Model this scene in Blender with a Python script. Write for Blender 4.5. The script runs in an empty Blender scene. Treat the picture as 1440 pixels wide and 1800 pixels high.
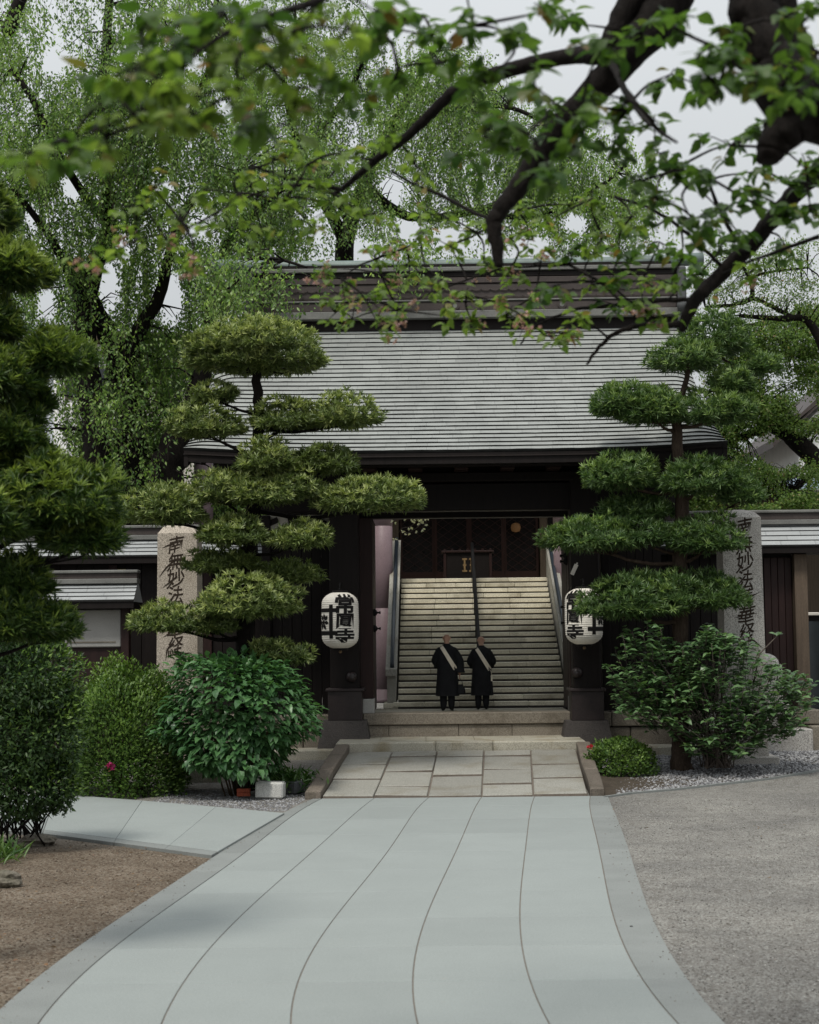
import bpy, math, random
import numpy as np
from mathutils import Vector, Matrix

random.seed(7)
RNG = np.random.default_rng(11)
scene = bpy.context.scene
COL = scene.collection
R = math.radians

# ------------------------------------------------------------------ camera, sky, sun, exposure
FPX = 2888.0                      # focal length in photo pixels (photo is 1440 x 1800)
CAM = Vector((0.0, 0.0, 2.95))
PITCH, YAW, ROLL = 4.36, 0.73, -0.62
cam_rot = (Matrix.Rotation(R(YAW), 3, 'Z') @ Matrix.Rotation(R(90 + PITCH), 3, 'X') @ Matrix.Rotation(R(ROLL), 3, 'Z'))
cd = bpy.data.cameras.new('camera')
cd.sensor_fit = 'HORIZONTAL'
cd.sensor_width = 36.0
cd.lens = 36.0 * FPX / 1440.0
cd.clip_start = 0.1
cd.clip_end = 1500
cd.dof.use_dof = True
cd.dof.focus_distance = 36.0
cd.dof.aperture_fstop = 3.2
cam = bpy.data.objects.new('camera', cd)
cam.matrix_world = Matrix.Translation(CAM) @ cam_rot.to_4x4()
COL.objects.link(cam)
scene.camera = cam

SUN_EL, SUN_DIR = 60.0, Vector((-0.30, -0.70))    # veiled sun behind the camera, a little to the left
w = bpy.data.worlds.new('World')
scene.world = w
w.use_nodes = True
nt = w.node_tree
bg = nt.nodes['Background']
sky = nt.nodes.new('ShaderNodeTexSky')
sky.sky_type = 'NISHITA'
sky.sun_disc = False
sky.sun_elevation = R(SUN_EL)
sky.sun_rotation = math.atan2(SUN_DIR.x, SUN_DIR.y)
sky.air_density = 1.0
sky.dust_density = 4.0
bw = nt.nodes.new('ShaderNodeRGBToBW')              # an overcast sky: grey, nearly even
nt.links.new(sky.outputs[0], bw.inputs[0])
mx = nt.nodes.new('ShaderNodeMix'); mx.data_type = 'RGBA'
mx.inputs[0].default_value = 0.80
nt.links.new(bw.outputs[0], mx.inputs[6])
mx.inputs[7].default_value = (7.0, 7.35, 7.6, 1)
# an overcast sky is three times as bright overhead as at the horizon
tc = nt.nodes.new('ShaderNodeTexCoord'); sx_ = nt.nodes.new('ShaderNodeSeparateXYZ')
nt.links.new(tc.outputs['Generated'], sx_.inputs[0])
mr = nt.nodes.new('ShaderNodeMapRange'); mr.clamp = True
mr.inputs[1].default_value = 0.0; mr.inputs[2].default_value = 1.0; mr.inputs[3].default_value = 0.70; mr.inputs[4].default_value = 2.10
nt.links.new(sx_.outputs[2], mr.inputs[0])
mg = nt.nodes.new('ShaderNodeMix'); mg.data_type = 'RGBA'; mg.blend_type = 'MULTIPLY'; mg.inputs[0].default_value = 1.0
nt.links.new(mx.outputs[2], mg.inputs[6]); nt.links.new(mr.outputs[0], mg.inputs[7])
nt.links.new(mg.outputs[2], bg.inputs[0])
bg.inputs[1].default_value = 0.10
sd = bpy.data.lights.new('sun', 'SUN')
sd.energy = 2.6
sd.angle = R(13)
sd.color = (1.0, 0.95, 0.86)
sun = bpy.data.objects.new('sun', sd)
hx = SUN_DIR.normalized() * math.cos(R(SUN_EL))
sun.rotation_euler = Vector((-hx.x, -hx.y, -math.sin(R(SUN_EL)))).to_track_quat('-Z', 'Y').to_euler()
sun.location = (-20, -20, 40)
COL.objects.link(sun)
scene.view_settings.view_transform = 'Standard'
scene.view_settings.look = 'None'
scene.view_settings.exposure = 0.0
scene.view_settings.gamma = 1.0
scene.view_settings.use_curve_mapping = False
scene.render.engine = 'CYCLES'
cy = scene.cycles
cy.use_denoising = True
cy.max_bounces = 5
cy.diffuse_bounces = 3
cy.glossy_bounces = 2
cy.transmission_bounces = 3
cy.transparent_max_bounces = 4
cy.caustics_reflective = cy.caustics_refractive = False


def P(px, py, Y):
    """World point seen at photo pixel (px, py) at the distance Y along the ground axis."""
    d = cam_rot @ Vector(((px - 720) / FPX, -(py - 900) / FPX, -1.0))
    return CAM + d * (Y / d.y)


def PZ(px, py, z):
    d = cam_rot @ Vector(((px - 720) / FPX, -(py - 900) / FPX, -1.0))
    return CAM + d * ((z - CAM.z) / d.z)


def S(Y):
    return FPX / Y


# ------------------------------------------------------------------ materials
class NT:
    def __init__(s, name):
        s.m = bpy.data.materials.new(name); s.m.use_nodes = True
        s.t = s.m.node_tree; s.b = s.t.nodes['Principled BSDF']; s.out = s.t.nodes['Material Output']

    def n(s, kind, **kw):
        x = s.t.nodes.new(kind)
        for k, v in kw.items():
            setattr(x, k, v)
        return x

    def l(s, a, b):
        s.t.links.new(a, b)

    def pos(s, scale=(1, 1, 1)):
        g = s.n('ShaderNodeNewGeometry')
        mp = s.n('ShaderNodeMapping'); mp.inputs['Scale'].default_value = scale
        s.l(g.outputs['Position'], mp.inputs[0])
        return mp.outputs[0]

    def noise(s, scale, detail=4, rough=.55, vec=None):
        x = s.n('ShaderNodeTexNoise')
        x.inputs['Scale'].default_value = scale; x.inputs['Detail'].default_value = detail
        x.inputs['Roughness'].default_value = rough
        s.l(vec if vec is not None else s.pos(), x.inputs['Vector'])
        return x.outputs[0]

    def ramp(s, fac, lo, hi, a=(0, 0, 0), b=(1, 1, 1)):
        r = s.n('ShaderNodeValToRGB')
        r.color_ramp.elements[0].position = lo; r.color_ramp.elements[1].position = hi
        r.color_ramp.elements[0].color = (*a, 1); r.color_ramp.elements[1].color = (*b, 1)
        s.l(fac, r.inputs[0])
        return r.outputs[0]

    def mix(s, fac, a, b, mode='MIX'):
        x = s.n('ShaderNodeMix'); x.data_type = 'RGBA'; x.blend_type = mode
        for i, v in ((0, fac), (6, a), (7, b)):
            if isinstance(v, (int, float)):
                x.inputs[i].default_value = v
            elif isinstance(v, tuple):
                x.inputs[i].default_value = (*v, 1)
            else:
                s.l(v, x.inputs[i])
        return x.outputs[2]

    def bump(s, h, strength, dist=.01, prev=None):
        x = s.n('ShaderNodeBump'); x.inputs['Strength'].default_value = strength
        x.inputs['Distance'].default_value = dist
        s.l(h, x.inputs['Height'])
        if prev is not None:
            s.l(prev, x.inputs['Normal'])
        return x.outputs[0]

    def rnd(s):
        """a number per loose leaf / stone and per object"""
        g = s.n('ShaderNodeNewGeometry'); o = s.n('ShaderNodeObjectInfo')
        a = s.n('ShaderNodeMath', operation='ADD'); s.l(g.outputs['Random Per Island'], a.inputs[0]); s.l(o.outputs['Random'], a.inputs[1])
        f = s.n('ShaderNodeMath', operation='FRACT'); s.l(a.outputs[0], f.inputs[0])
        return f.outputs[0]

    def base(s, c, rough=.7, spec=.3, normal=None):
        if isinstance(c, tuple):
            s.b.inputs['Base Color'].default_value = (*c, 1)
        else:
            s.l(c, s.b.inputs['Base Color'])
        s.b.inputs['Roughness'].default_value = rough
        s.b.inputs['Specular IOR Level'].default_value = spec
        if normal is not None:
            s.l(normal, s.b.inputs['Normal'])
        return s.m


def mul(c, k):
    return tuple(min(1, x * k) for x in c)


def simple(name, c, rough=.7, spec=.3, var=.25, vs=3.0, fine=.2, fs=60, bump=.15, bd=.01, objvar=0.0, stretch=(1, 1, 1)):
    t = NT(name)
    v = t.pos(stretch)
    a = t.mix(t.ramp(t.noise(vs, vec=v), .3, .7), mul(c, 1 - var), mul(c, 1 + var))
    f = t.noise(fs, 3, vec=v)
    a = t.mix(fine, a, t.mix(t.ramp(f, .35, .65), mul(c, .45), mul(c, 1.6)))
    if objvar:
        o = t.n('ShaderNodeObjectInfo')
        a = t.mix(1.0, a, t.ramp(o.outputs['Random'], 0, 1, (1 - objvar,) * 3, (1 + objvar * .6,) * 3), 'MULTIPLY')
    return t.base(a, rough, spec, t.bump(f, bump, bd) if bump else None)


def granite(name, c, dark=.35, scale=70, stain=None, stain_c=(0.16, 0.13, 0.07), rough=.8, objvar=.12, amount=.75):
    t = NT(name)
    a = t.mix(t.ramp(t.noise(1.6, 5), .3, .7), mul(c, .84), mul(c, 1.12))
    sp = t.noise(scale, 2, .7)
    a = t.mix(amount, a, t.mix(t.ramp(sp, .38, .6), mul(c, dark), mul(c, 1.25)))
    if stain:
        a = t.mix(t.ramp(t.noise(stain, 6, .6), .5, .72, (0, 0, 0), (.75, .75, .75)), a, stain_c)
    o = t.n('ShaderNodeObjectInfo')
    a = t.mix(1.0, a, t.ramp(o.outputs['Random'], 0, 1, (1 - objvar,) * 3, (1 + objvar * .7,) * 3), 'MULTIPLY')
    n1 = t.bump(sp, .3, .006)
    return t.base(a, rough, .25, t.bump(t.noise(9, 4), .25, .02, n1))


def leafm(name, c1, c2, trans=.3, rough=.45, spec=.35, c3=None):
    t = NT(name)
    r = t.rnd()
    cr = t.n('ShaderNodeValToRGB')
    cr.color_ramp.elements[0].color = (*c1, 1); cr.color_ramp.elements[1].color = (*c2, 1)
    if c3:
        e = cr.color_ramp.elements.new(.93); e.color = (*c2, 1)
        cr.color_ramp.elements[2].color = (*c3, 1)
    t.l(r, cr.inputs[0])
    col = t.mix(t.ramp(t.noise(1.3, 3), .35, .65), cr.outputs[0], t.mix(1.0, cr.outputs[0], (.68, .74, .72), 'MULTIPLY'))
    t.base(col, rough, spec)
    tr = t.n('ShaderNodeBsdfTranslucent')
    t.l(t.mix(1.0, col, (1.5, 1.6, .8), 'MULTIPLY'), tr.inputs[0])
    ms = t.n('ShaderNodeMixShader'); ms.inputs[0].default_value = trans
    t.l(t.b.outputs[0], ms.inputs[1]); t.l(tr.outputs[0], ms.inputs[2]); t.l(ms.outputs[0], t.out.inputs[0])
    return t.m


def gravelm(name, cols, scale=55):
    t = NT(name)
    p = t.pos()
    v = t.n('ShaderNodeTexVoronoi'); v.inputs['Scale'].default_value = scale; t.l(p, v.inputs['Vector'])
    sep = t.n('ShaderNodeSeparateColor'); t.l(v.outputs['Color'], sep.inputs[0])
    cr = t.n('ShaderNodeValToRGB'); els = cr.color_ramp.elements
    els[0].color = (*cols[0], 1); els[1].color = (*cols[-1], 1)
    for i, c in enumerate(cols[1:-1]):
        e = els.new((i + 1) / (len(cols) - 1)); e.color = (*c, 1)
    t.l(sep.outputs[0], cr.inputs[0])
    a = t.mix(t.ramp(t.noise(.5, 5, .65), .34, .68), t.mix(1.0, cr.outputs[0], (.72, .72, .72), 'MULTIPLY'), t.mix(1.0, cr.outputs[0], (1.15, 1.15, 1.12), 'MULTIPLY'))
    a = t.mix(t.ramp(t.noise(5, 4, .6), .5, .75, (0, 0, 0), (.45, .45, .45)), a, mul(cols[0], .8))
    n = t.bump(v.outputs['Distance'], .8, .012)
    return t, a, t.bump(t.noise(6, 4), .5, .05, n)


def ground_mat():
    t, a, n = gravelm('court gravel', [(.085, .076, .066), (.196, .193, .183), (.14, .126, .114), (.285, .285, .27), (.222, .216, .203), (.11, .097, .09)])
    # the earthy, reddish gravel on the left side of the path
    v = t.n('ShaderNodeTexVoronoi'); v.inputs['Scale'].default_value = 42; t.l(t.pos(), v.inputs['Vector'])
    sep = t.n('ShaderNodeSeparateColor'); t.l(v.outputs['Color'], sep.inputs[0])
    cr = t.n('ShaderNodeValToRGB'); els = cr.color_ramp.elements
    els[0].color = (.06, .045, .033, 1); els[1].color = (.21, .185, .148, 1)
    e = els.new(.3); e.color = (.125, .092, .066, 1)
    e = els.new(.6); e.color = (.16, .13, .10, 1)
    t.l(sep.outputs[1], cr.inputs[0])
    brown = t.mix(t.ramp(t.noise(.9, 5, .65), .35, .65), t.mix(1.0, cr.outputs[0], (.62, .6, .58), 'MULTIPLY'), cr.outputs[0])
    g = t.n('ShaderNodeNewGeometry'); sx = t.n('ShaderNodeSeparateXYZ'); t.l(g.outputs['Position'], sx.inputs[0])
    wob = t.noise(.35, 3)
    mx_ = t.n('ShaderNodeMath', operation='MULTIPLY_ADD'); t.l(wob, mx_.inputs[0]); mx_.inputs[1].default_value = 2.5; t.l(sx.outputs[0], mx_.inputs[2])
    left = t.ramp(mx_.outputs[0], .0, .35, (1, 1, 1), (0, 0, 0))
    my = t.n('ShaderNodeMapRange'); my.inputs[1].default_value = 23.5; my.inputs[2].default_value = 27; my.inputs[3].default_value = 1; my.inputs[4].default_value = .15
    t.l(sx.outputs[1], my.inputs[0])
    fac = t.n('ShaderNodeMath', operation='MULTIPLY'); t.l(left, fac.inputs[0]); t.l(my.outputs[0], fac.inputs[1])
    return t.base(t.mix(fac.outputs[0], a, brown), .95, .1, n)


MAT = {}
MAT['ground'] = ground_mat()
MAT['soil'] = simple('dark soil', (.055, .045, .035), .95, .1, .4, 4, .5, 40, .5, .02)
MAT['mortar'] = simple('joint mortar', (.15, .128, .108), .95, .1, .3, 6, .4, 80, .3)
MAT['pave'] = None


def paving():
    t = NT('pale concrete paving')
    c = (.240, .262, .254)
    a = t.mix(t.ramp(t.noise(.7, 5, .6), .32, .7), mul(c, .88), mul(c, 1.05))
    a = t.mix(t.ramp(t.noise(2.6, 5, .6, t.pos((1, .35, 1))), .5, .8, (0, 0, 0), (.35, .35, .35)), a, mul(c, .72))
    a = t.mix(t.ramp(t.noise(1.7, 6, .7, t.pos((.5, 1, 1))), .52, .7, (0, 0, 0), (.5, .5, .5)), a, mul(c, .80))
    a = t.mix(t.ramp(t.noise(14, 5, .75), .56, .72, (0, 0, 0), (.4, .4, .4)), a, mul(c, .78))
    a = t.mix(.30, a, t.mix(t.ramp(t.noise(38, 4, .75), .36, .64), mul(c, .62), mul(c, 1.30)))
    f = t.noise(120, 2)
    a = t.mix(.40, a, t.mix(t.ramp(f, .35, .65), mul(c, .6), mul(c, 1.3)))
    a = t.mix(t.ramp(t.noise(9, 3, .5), .68, .74, (0, 0, 0), (.3, .3, .3)), a, (.28, .27, .24))
    o = t.n('ShaderNodeObjectInfo')
    a = t.mix(1.0, a, t.ramp(o.outputs['Random'], 0, 1, (.945,) * 3, (1.03,) * 3), 'MULTIPLY')
    return t.base(a, .75, .25, t.bump(f, .2, .004))


MAT['pave'] = paving()
MAT['border'] = granite('grey border paving', (.188, .20, .193), .6, 90, None, objvar=.08, amount=.5)
MAT['ramp'] = granite('ramp granite', (.25, .245, .218), .55, 55, 1.1, (.16, .14, .10), objvar=.16, amount=.7)
MAT['kerb'] = granite('brown kerb stone', (.13, .11, .09), .5, 40, 2.0, (.07, .06, .045), objvar=.3)
MAT['step'] = granite('landing granite', (.36, .34, .28), .55, 60, 1.4, (.17, .13, .06), objvar=.12)
MAT['riser'] = granite('weathered riser granite', (.21, .185, .15), .5, 50, 1.2, (.08, .065, .045), objvar=.12)
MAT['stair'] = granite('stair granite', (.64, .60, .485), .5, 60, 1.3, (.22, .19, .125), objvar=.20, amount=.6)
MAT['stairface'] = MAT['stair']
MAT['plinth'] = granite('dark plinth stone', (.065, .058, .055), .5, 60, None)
MAT['granite'] = granite('speckled granite', (.42, .37, .31), .25, 55, .9, (.22, .18, .135), objvar=.05)
MAT['granite_grey'] = granite('grey speckled granite', (.46, .44, .41), .25, 55, .8, (.25, .23, .20), objvar=.05)
MAT['pink'] = granite('pink granite', (.235, .172, .188), .6, 80, None, objvar=.03, amount=.5, rough=.45)
MAT['parapet'] = granite('parapet granite', (.33, .32, .285), .5, 60, 1.1, (.17, .155, .12), objvar=.08)
MAT['ink'] = simple('black ink', (.008, .007, .007), .7, .2, .2, 5, .1, 50, 0)
MAT['carve'] = simple('dark carved lettering', (.035, .026, .02), .9, .1, .3, 8, .3, 60, .2)
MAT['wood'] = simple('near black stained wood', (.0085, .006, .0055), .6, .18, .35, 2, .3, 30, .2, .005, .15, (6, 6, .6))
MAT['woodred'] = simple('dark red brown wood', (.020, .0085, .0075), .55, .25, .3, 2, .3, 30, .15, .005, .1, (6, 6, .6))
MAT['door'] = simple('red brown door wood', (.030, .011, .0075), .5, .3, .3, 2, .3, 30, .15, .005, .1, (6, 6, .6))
MAT['post'] = simple('weathered brown post', (.10, .075, .055), .7, .2, .3, 3, .4, 30, .2, .005, 0, (8, 8, .5))
MAT['shoe'] = simple('tarnished copper cladding', (.019, .0125, .0125), .45, .4, .4, 5, .3, 40, .1)
MAT['lip_shade'] = simple('painted tile lip shade', (.03, .03, .03), .8, .1, .3, 3, .2, 40, 0)  # near black strip that paints the shadow gap under each tile course


def rooftile(name, c, bw=.45):
    t = NT(name)
    a = t.mix(t.ramp(t.noise(.55, 6, .62), .3, .72), mul(c, .72), mul(c, 1.12))
    a = t.mix(t.ramp(t.noise(1.0, 5, .6, t.pos((3, .5, .5))), .55, .8, (0, 0, 0), (.4, .4, .4)), a, mul(c, .5))
    a = t.mix(.22, a, t.mix(t.ramp(t.noise(60, 2), .35, .65), mul(c, .6), mul(c, 1.35)))
    # butt joints between the tiles of a course, shifted from course to course
    o = t.n('ShaderNodeObjectInfo'); g = t.n('ShaderNodeNewGeometry'); sx = t.n('ShaderNodeSeparateXYZ'); t.l(g.outputs['Position'], sx.inputs[0])
    m1 = t.n('ShaderNodeMath', operation='MULTIPLY_ADD'); t.l(sx.outputs[0], m1.inputs[0]); m1.inputs[1].default_value = 1 / bw; t.l(o.outputs['Random'], m1.inputs[2])
    fr = t.n('ShaderNodeMath', operation='FRACT'); t.l(m1.outputs[0], fr.inputs[0])
    fl = t.n('ShaderNodeMath', operation='FLOOR'); t.l(m1.outputs[0], fl.inputs[0])
    wn = t.n('ShaderNodeTexWhiteNoise'); wn.noise_dimensions = '2D'
    cb = t.n('ShaderNodeCombineXYZ'); t.l(fl.outputs[0], cb.inputs[0]); t.l(o.outputs['Random'], cb.inputs[1]); t.l(cb.outputs[0], wn.inputs['Vector'])
    a = t.mix(1.0, a, t.ramp(wn.outputs[0], 0, 1, (.92,) * 3, (1.05,) * 3), 'MULTIPLY')
    a = t.mix(t.ramp(fr.outputs[0], .0, .05, (.6, .6, .6), (0, 0, 0)), a, mul(c, .4))
    return t.base(a, .5, .35)


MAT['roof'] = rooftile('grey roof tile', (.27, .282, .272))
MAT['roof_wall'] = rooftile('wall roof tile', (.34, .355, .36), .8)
MAT['ridge'] = simple('brown ridge tile', (.050, .040, .037), .6, .3, .3, 2, .3, 40, .15, .005)
MAT['ridge_pale'] = simple('pale ridge band', (.14, .14, .132), .6, .3, .25, 2, .3, 40, .1)
MAT['patina'] = simple('green patina copper', (.115, .15, .14), .5, .4, .3, 2, .25, 40, .05)
MAT['plaster'] = simple('off white plaster', (.55, .52, .47), .8, .2, .15, 2, .15, 60, .1)
MAT['white'] = simple('white wall', (.78, .78, .76), .8, .2, .06, 2, .1, 60, .05)
MAT['bluewall'] = simple('pale blue panel', (.32, .40, .50), .6, .3, .2, 2, .1, 60, 0)
MAT['glass'] = simple('dark window glass', (.02, .025, .028), .12, .5, .3, 2, .1, 20, 0)
MAT['glassdim'] = simple('dim door glass', (.012, .010, .010), .25, .25, .5, 3, .1, 20, 0)
MAT['board'] = granite('grey notice panel', (.34, .335, .32), .7, 60, None, amount=.4)
MAT['rail'] = simple('blue black handrail', (.022, .03, .04), .4, .4, .2, 3, .1, 50, 0)
MAT['iron'] = simple('black iron', (.008, .0075, .0075), .7, .15, .2, 3, .1, 50, 0)
MAT['brass'] = simple('dull brass', (.20, .13, .06), .4, .5, .3, 8, .2, 60, 0)
MAT['yellow'] = simple('yellowed plate', (.42, .37, .16), .6, .3, .2, 20, .2, 60, 0)
MAT['brick'] = simple('red brick', (.30, .075, .042), .85, .2, .3, 10, .5, 60, .4, .006, .2)
MAT['block'] = granite('pale cube stone', (.42, .42, .40), .6, 60, None)
MAT['dkblock'] = granite('charcoal stone', (.075, .078, .08), .6, 60, None)
MAT['rock'] = granite('brown garden rock', (.14, .125, .10), .5, 25, 1.5, (.07, .07, .04))
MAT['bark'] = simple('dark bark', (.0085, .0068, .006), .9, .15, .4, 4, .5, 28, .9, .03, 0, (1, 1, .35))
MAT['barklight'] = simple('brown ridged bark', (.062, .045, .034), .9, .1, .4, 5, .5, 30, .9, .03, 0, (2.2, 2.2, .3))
MAT['twig'] = simple('grey twig bark', (.085, .07, .06), .9, .1, .3, 5, .3, 30, .3)
MAT['stem'] = simple('brown stem', (.07, .05, .03), .9, .1, .3, 5, .3, 30, .2)
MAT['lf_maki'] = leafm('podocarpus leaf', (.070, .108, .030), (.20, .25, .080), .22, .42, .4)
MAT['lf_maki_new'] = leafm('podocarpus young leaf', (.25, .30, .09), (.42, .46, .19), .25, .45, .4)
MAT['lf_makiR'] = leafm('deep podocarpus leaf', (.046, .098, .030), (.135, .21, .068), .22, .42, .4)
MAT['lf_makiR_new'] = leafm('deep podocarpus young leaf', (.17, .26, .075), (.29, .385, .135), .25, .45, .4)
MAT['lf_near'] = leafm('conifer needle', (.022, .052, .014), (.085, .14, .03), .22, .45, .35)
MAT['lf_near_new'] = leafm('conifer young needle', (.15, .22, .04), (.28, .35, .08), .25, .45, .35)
MAT['lf_weep'] = leafm('weeping tree leaf', (.070, .155, .032), (.30, .42, .125), .48, .42, .4)
MAT['lf_weep0'] = leafm('deep weeping tree leaf', (.035, .085, .018), (.13, .215, .055), .4, .42, .4)
MAT['lf_weep2'] = leafm('light weeping tree leaf', (.10, .20, .042), (.34, .455, .145), .48, .42, .4)
MAT['lf_cherry'] = leafm('cherry leaf', (.028, .065, .016), (.095, .165, .032), .5, .42, .35, (.16, .085, .035))
MAT['lf_cherry2'] = leafm('light cherry leaf', (.075, .130, .024), (.195, .27, .058), .5, .45, .3, (.24, .13, .07))
MAT['lf_back'] = leafm('background leaf', (.065, .125, .028), (.20, .285, .08), .45, .5, .3, (.28, .19, .10))
MAT['lf_azalea'] = leafm('azalea leaf', (.035, .085, .016), (.11, .18, .035), .25, .45, .35)
MAT['lf_azalea_new'] = leafm('azalea young leaf', (.085, .16, .025), (.16, .245, .05), .25, .45, .35)
MAT['lf_dark'] = leafm('dark shrub leaf', (.016, .042, .012), (.05, .095, .022), .2, .45, .3)
MAT['lf_hyd'] = leafm('hydrangea leaf', (.038, .10, .036), (.10, .21, .075), .22, .38, .45)
MAT['lf_hydR'] = leafm('camellia leaf', (.05, .105, .040), (.16, .26, .11), .22, .35, .5)
MAT['lf_herb'] = leafm('herb leaf', (.03, .09, .02), (.12, .20, .05), .25, .4, .4)
MAT['petal'] = leafm('pale pink petal', (.36, .17, .18), (.55, .36, .37), .4, .6, .2)
MAT['petalw'] = leafm('white petal', (.75, .68, .63), (.85, .80, .76), .4, .6, .2)
MAT['magenta'] = leafm('magenta petal', (.42, .02, .14), (.55, .05, .22), .3, .6, .2)
MAT['redfl'] = leafm('red petal', (.50, .03, .05), (.62, .06, .08), .3, .6, .2)
MAT['paper'] = simple('lantern paper', (.78, .74, .665), .85, .15, .10, 3, .12, 40, 0)
MAT['skin'] = simple('skin', (.42, .245, .17), .55, .3, .08, 10, .05, 80, 0)
MAT['robe'] = simple('black robe cloth', (.010, .0105, .012), .85, .2, .3, 6, .2, 80, .2)
MAT['sash'] = simple('cream sash cloth', (.68, .61, .50), .85, .2, .08, 10, .1, 90, .1)
MAT['leather'] = simple('black leather', (.008, .008, .009), .65, .2, .3, 10, .1, 80, .1)


def pebblem():
    t = NT('grey pebble')
    r = t.rnd()
    return t.base(t.ramp(r, 0, 1, (.075, .075, .08), (.32, .32, .325)), .75, .25)


MAT['pebble'] = pebblem()


def gritm(name, a, b, c):
    t = NT(name)
    cr = t.n('ShaderNodeValToRGB'); cr.color_ramp.elements[0].color = (*a, 1); cr.color_ramp.elements[1].color = (*c, 1)
    e = cr.color_ramp.elements.new(.5); e.color = (*b, 1)
    t.l(t.rnd(), cr.inputs[0])
    return t.base(cr.outputs[0], .9, .15)


MAT['grit'] = gritm('court grit', (.085, .078, .072), (.20, .195, .183), (.39, .385, .365))
MAT['gritb'] = gritm('earthy grit', (.06, .042, .03), (.14, .11, .085), (.26, .225, .185))
MAT['litter'] = leafm('dead leaf', (.05, .03, .018), (.20, .12, .06), .2, .7, .2, (.22, .07, .05))
m_ = NT('lamp glow'); m_.base((.13, .07, .03)); m_.b.inputs['Emission Color'].default_value = (1, .5, .2, 1); m_.b.inputs['Emission Strength'].default_value = .03
MAT['glow'] = m_.m


# ------------------------------------------------------------------ object helpers
def link(o):
    COL.objects.link(o); return o


def tag(o, label=None, cat=None, group=None, kind=None):
    if label: o['label'] = label
    if cat: o['category'] = cat
    if group: o['group'] = group
    if kind: o['kind'] = kind
    return o


def thing(name, label, cat, loc, group=None):
    o = bpy.data.objects.new(name, None)
    o.location = loc; o.empty_display_size = .2
    link(o)
    return tag(o, label, cat, group)


def parent(o, p):
    o.parent = p
    o.matrix_parent_inverse = world_of(p).inverted()   # so that the part keeps its place in the world
    return o


def world_of(o):
    if o.parent is None:
        return o.matrix_basis.copy()
    return world_of(o.parent) @ o.matrix_parent_inverse @ o.matrix_basis


class MB:
    """collects shapes in world space; build() links them as one mesh object"""
    def __init__(s):
        s.v = []; s.f = []; s.mi = []; s.sm = []

    def add(s, v, f, mi=0, smooth=False):
        b = len(s.v)
        s.v.extend([tuple(p) for p in v])
        for q in f:
            s.f.append(tuple(b + i for i in q)); s.mi.append(mi); s.sm.append(smooth)
        return s

    def box(s, x0, x1, y0, y1, z0, z1, bev=0.0, mi=0):
        if bev <= 0:
            v = [(x, y, z) for x in (x0, x1) for y in (y0, y1) for z in (z0, z1)]
            f = [(0, 1, 3, 2), (4, 6, 7, 5), (0, 4, 5, 1), (2, 3, 7, 6), (0, 2, 6, 4), (1, 5, 7, 3)]
            return s.add(v, f, mi)
        v, f = cbox(x0, x1, y0, y1, z0, z1, bev)
        return s.add(v, f, mi)

    def tube(s, pts, rad, segs=8, mi=0, cap=True, wob=0.0, smooth=True):
        v, f = tube(pts, rad, segs, cap, wob)
        return s.add(v, f, mi, smooth)

    def lathe(s, c, prof, segs=24, mi=0, smooth=True):
        v = []; f = []
        for r, z in prof:
            for k in range(segs):
                a = 2 * math.pi * k / segs
                v.append((c[0] + r * math.cos(a), c[1] + r * math.sin(a), c[2] + z))
        for i in range(len(prof) - 1):
            for k in range(segs):
                k2 = (k + 1) % segs
                f.append((i * segs + k, i * segs + k2, (i + 1) * segs + k2, (i + 1) * segs + k))
        f.append(tuple(range(segs - 1, -1, -1))); f.append(tuple((len(prof) - 1) * segs + k for k in range(segs)))
        return s.add(v, f, mi, smooth)

    def mesh(s, name, mats):
        me = bpy.data.meshes.new(name)
        me.from_pydata(s.v, [], s.f)
        for m in (mats if isinstance(mats, (list, tuple)) else [mats]):
            me.materials.append(m)
        me.polygons.foreach_set('material_index', s.mi)
        me.polygons.foreach_set('use_smooth', s.sm)
        me.update()
        return me

    def build(s, name, mats, par=None, **kw):
        o = link(bpy.data.objects.new(name, s.mesh(name, mats)))
        if par is not None:
            parent(o, par)
        return tag(o, **kw)


def cbox(x0, x1, y0, y1, z0, z1, b):
    lo = (x0, y0, z0); hi = (x1, y1, z1)
    b = min(b, .45 * min(x1 - x0, y1 - y0, z1 - z0))
    idx = {}; v = []
    for c in range(8):
        sg = [(c >> a) & 1 for a in range(3)]
        for a in range(3):
            p = [0, 0, 0]
            for k in range(3):
                e = hi[k] if sg[k] else lo[k]
                if k != a:
                    e += -b if sg[k] else b
                p[k] = e
            idx[(c, a)] = len(v); v.append(tuple(p))
    f = []
    cx = [(l + h) / 2 for l, h in zip(lo, hi)]

    def face(q):
        pts = [Vector(v[i]) for i in q]
        n = (pts[1] - pts[0]).cross(pts[2] - pts[0])
        ctr = sum(pts, Vector()) / len(pts) - Vector(cx)
        f.append(tuple(q) if n.dot(ctr) > 0 else tuple(reversed(q)))
    for a in range(3):
        o1, o2 = [k for k in range(3) if k != a]
        for sgn in (0, 1):
            cs = []
            for (i, j) in ((0, 0), (1, 0), (1, 1), (0, 1)):
                cs.append((sgn << a) | (i << o1) | (j << o2))
            face([idx[(c, a)] for c in cs])
        for i in (0, 1):
            for j in (0, 1):
                c0 = (i << o1) | (j << o2); c1 = c0 | (1 << a)
                face([idx[(c0, o1)], idx[(c1, o1)], idx[(c1, o2)], idx[(c0, o2)]])
    for c in range(8):
        face([idx[(c, 0)], idx[(c, 1)], idx[(c, 2)]])
    return v, f


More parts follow.
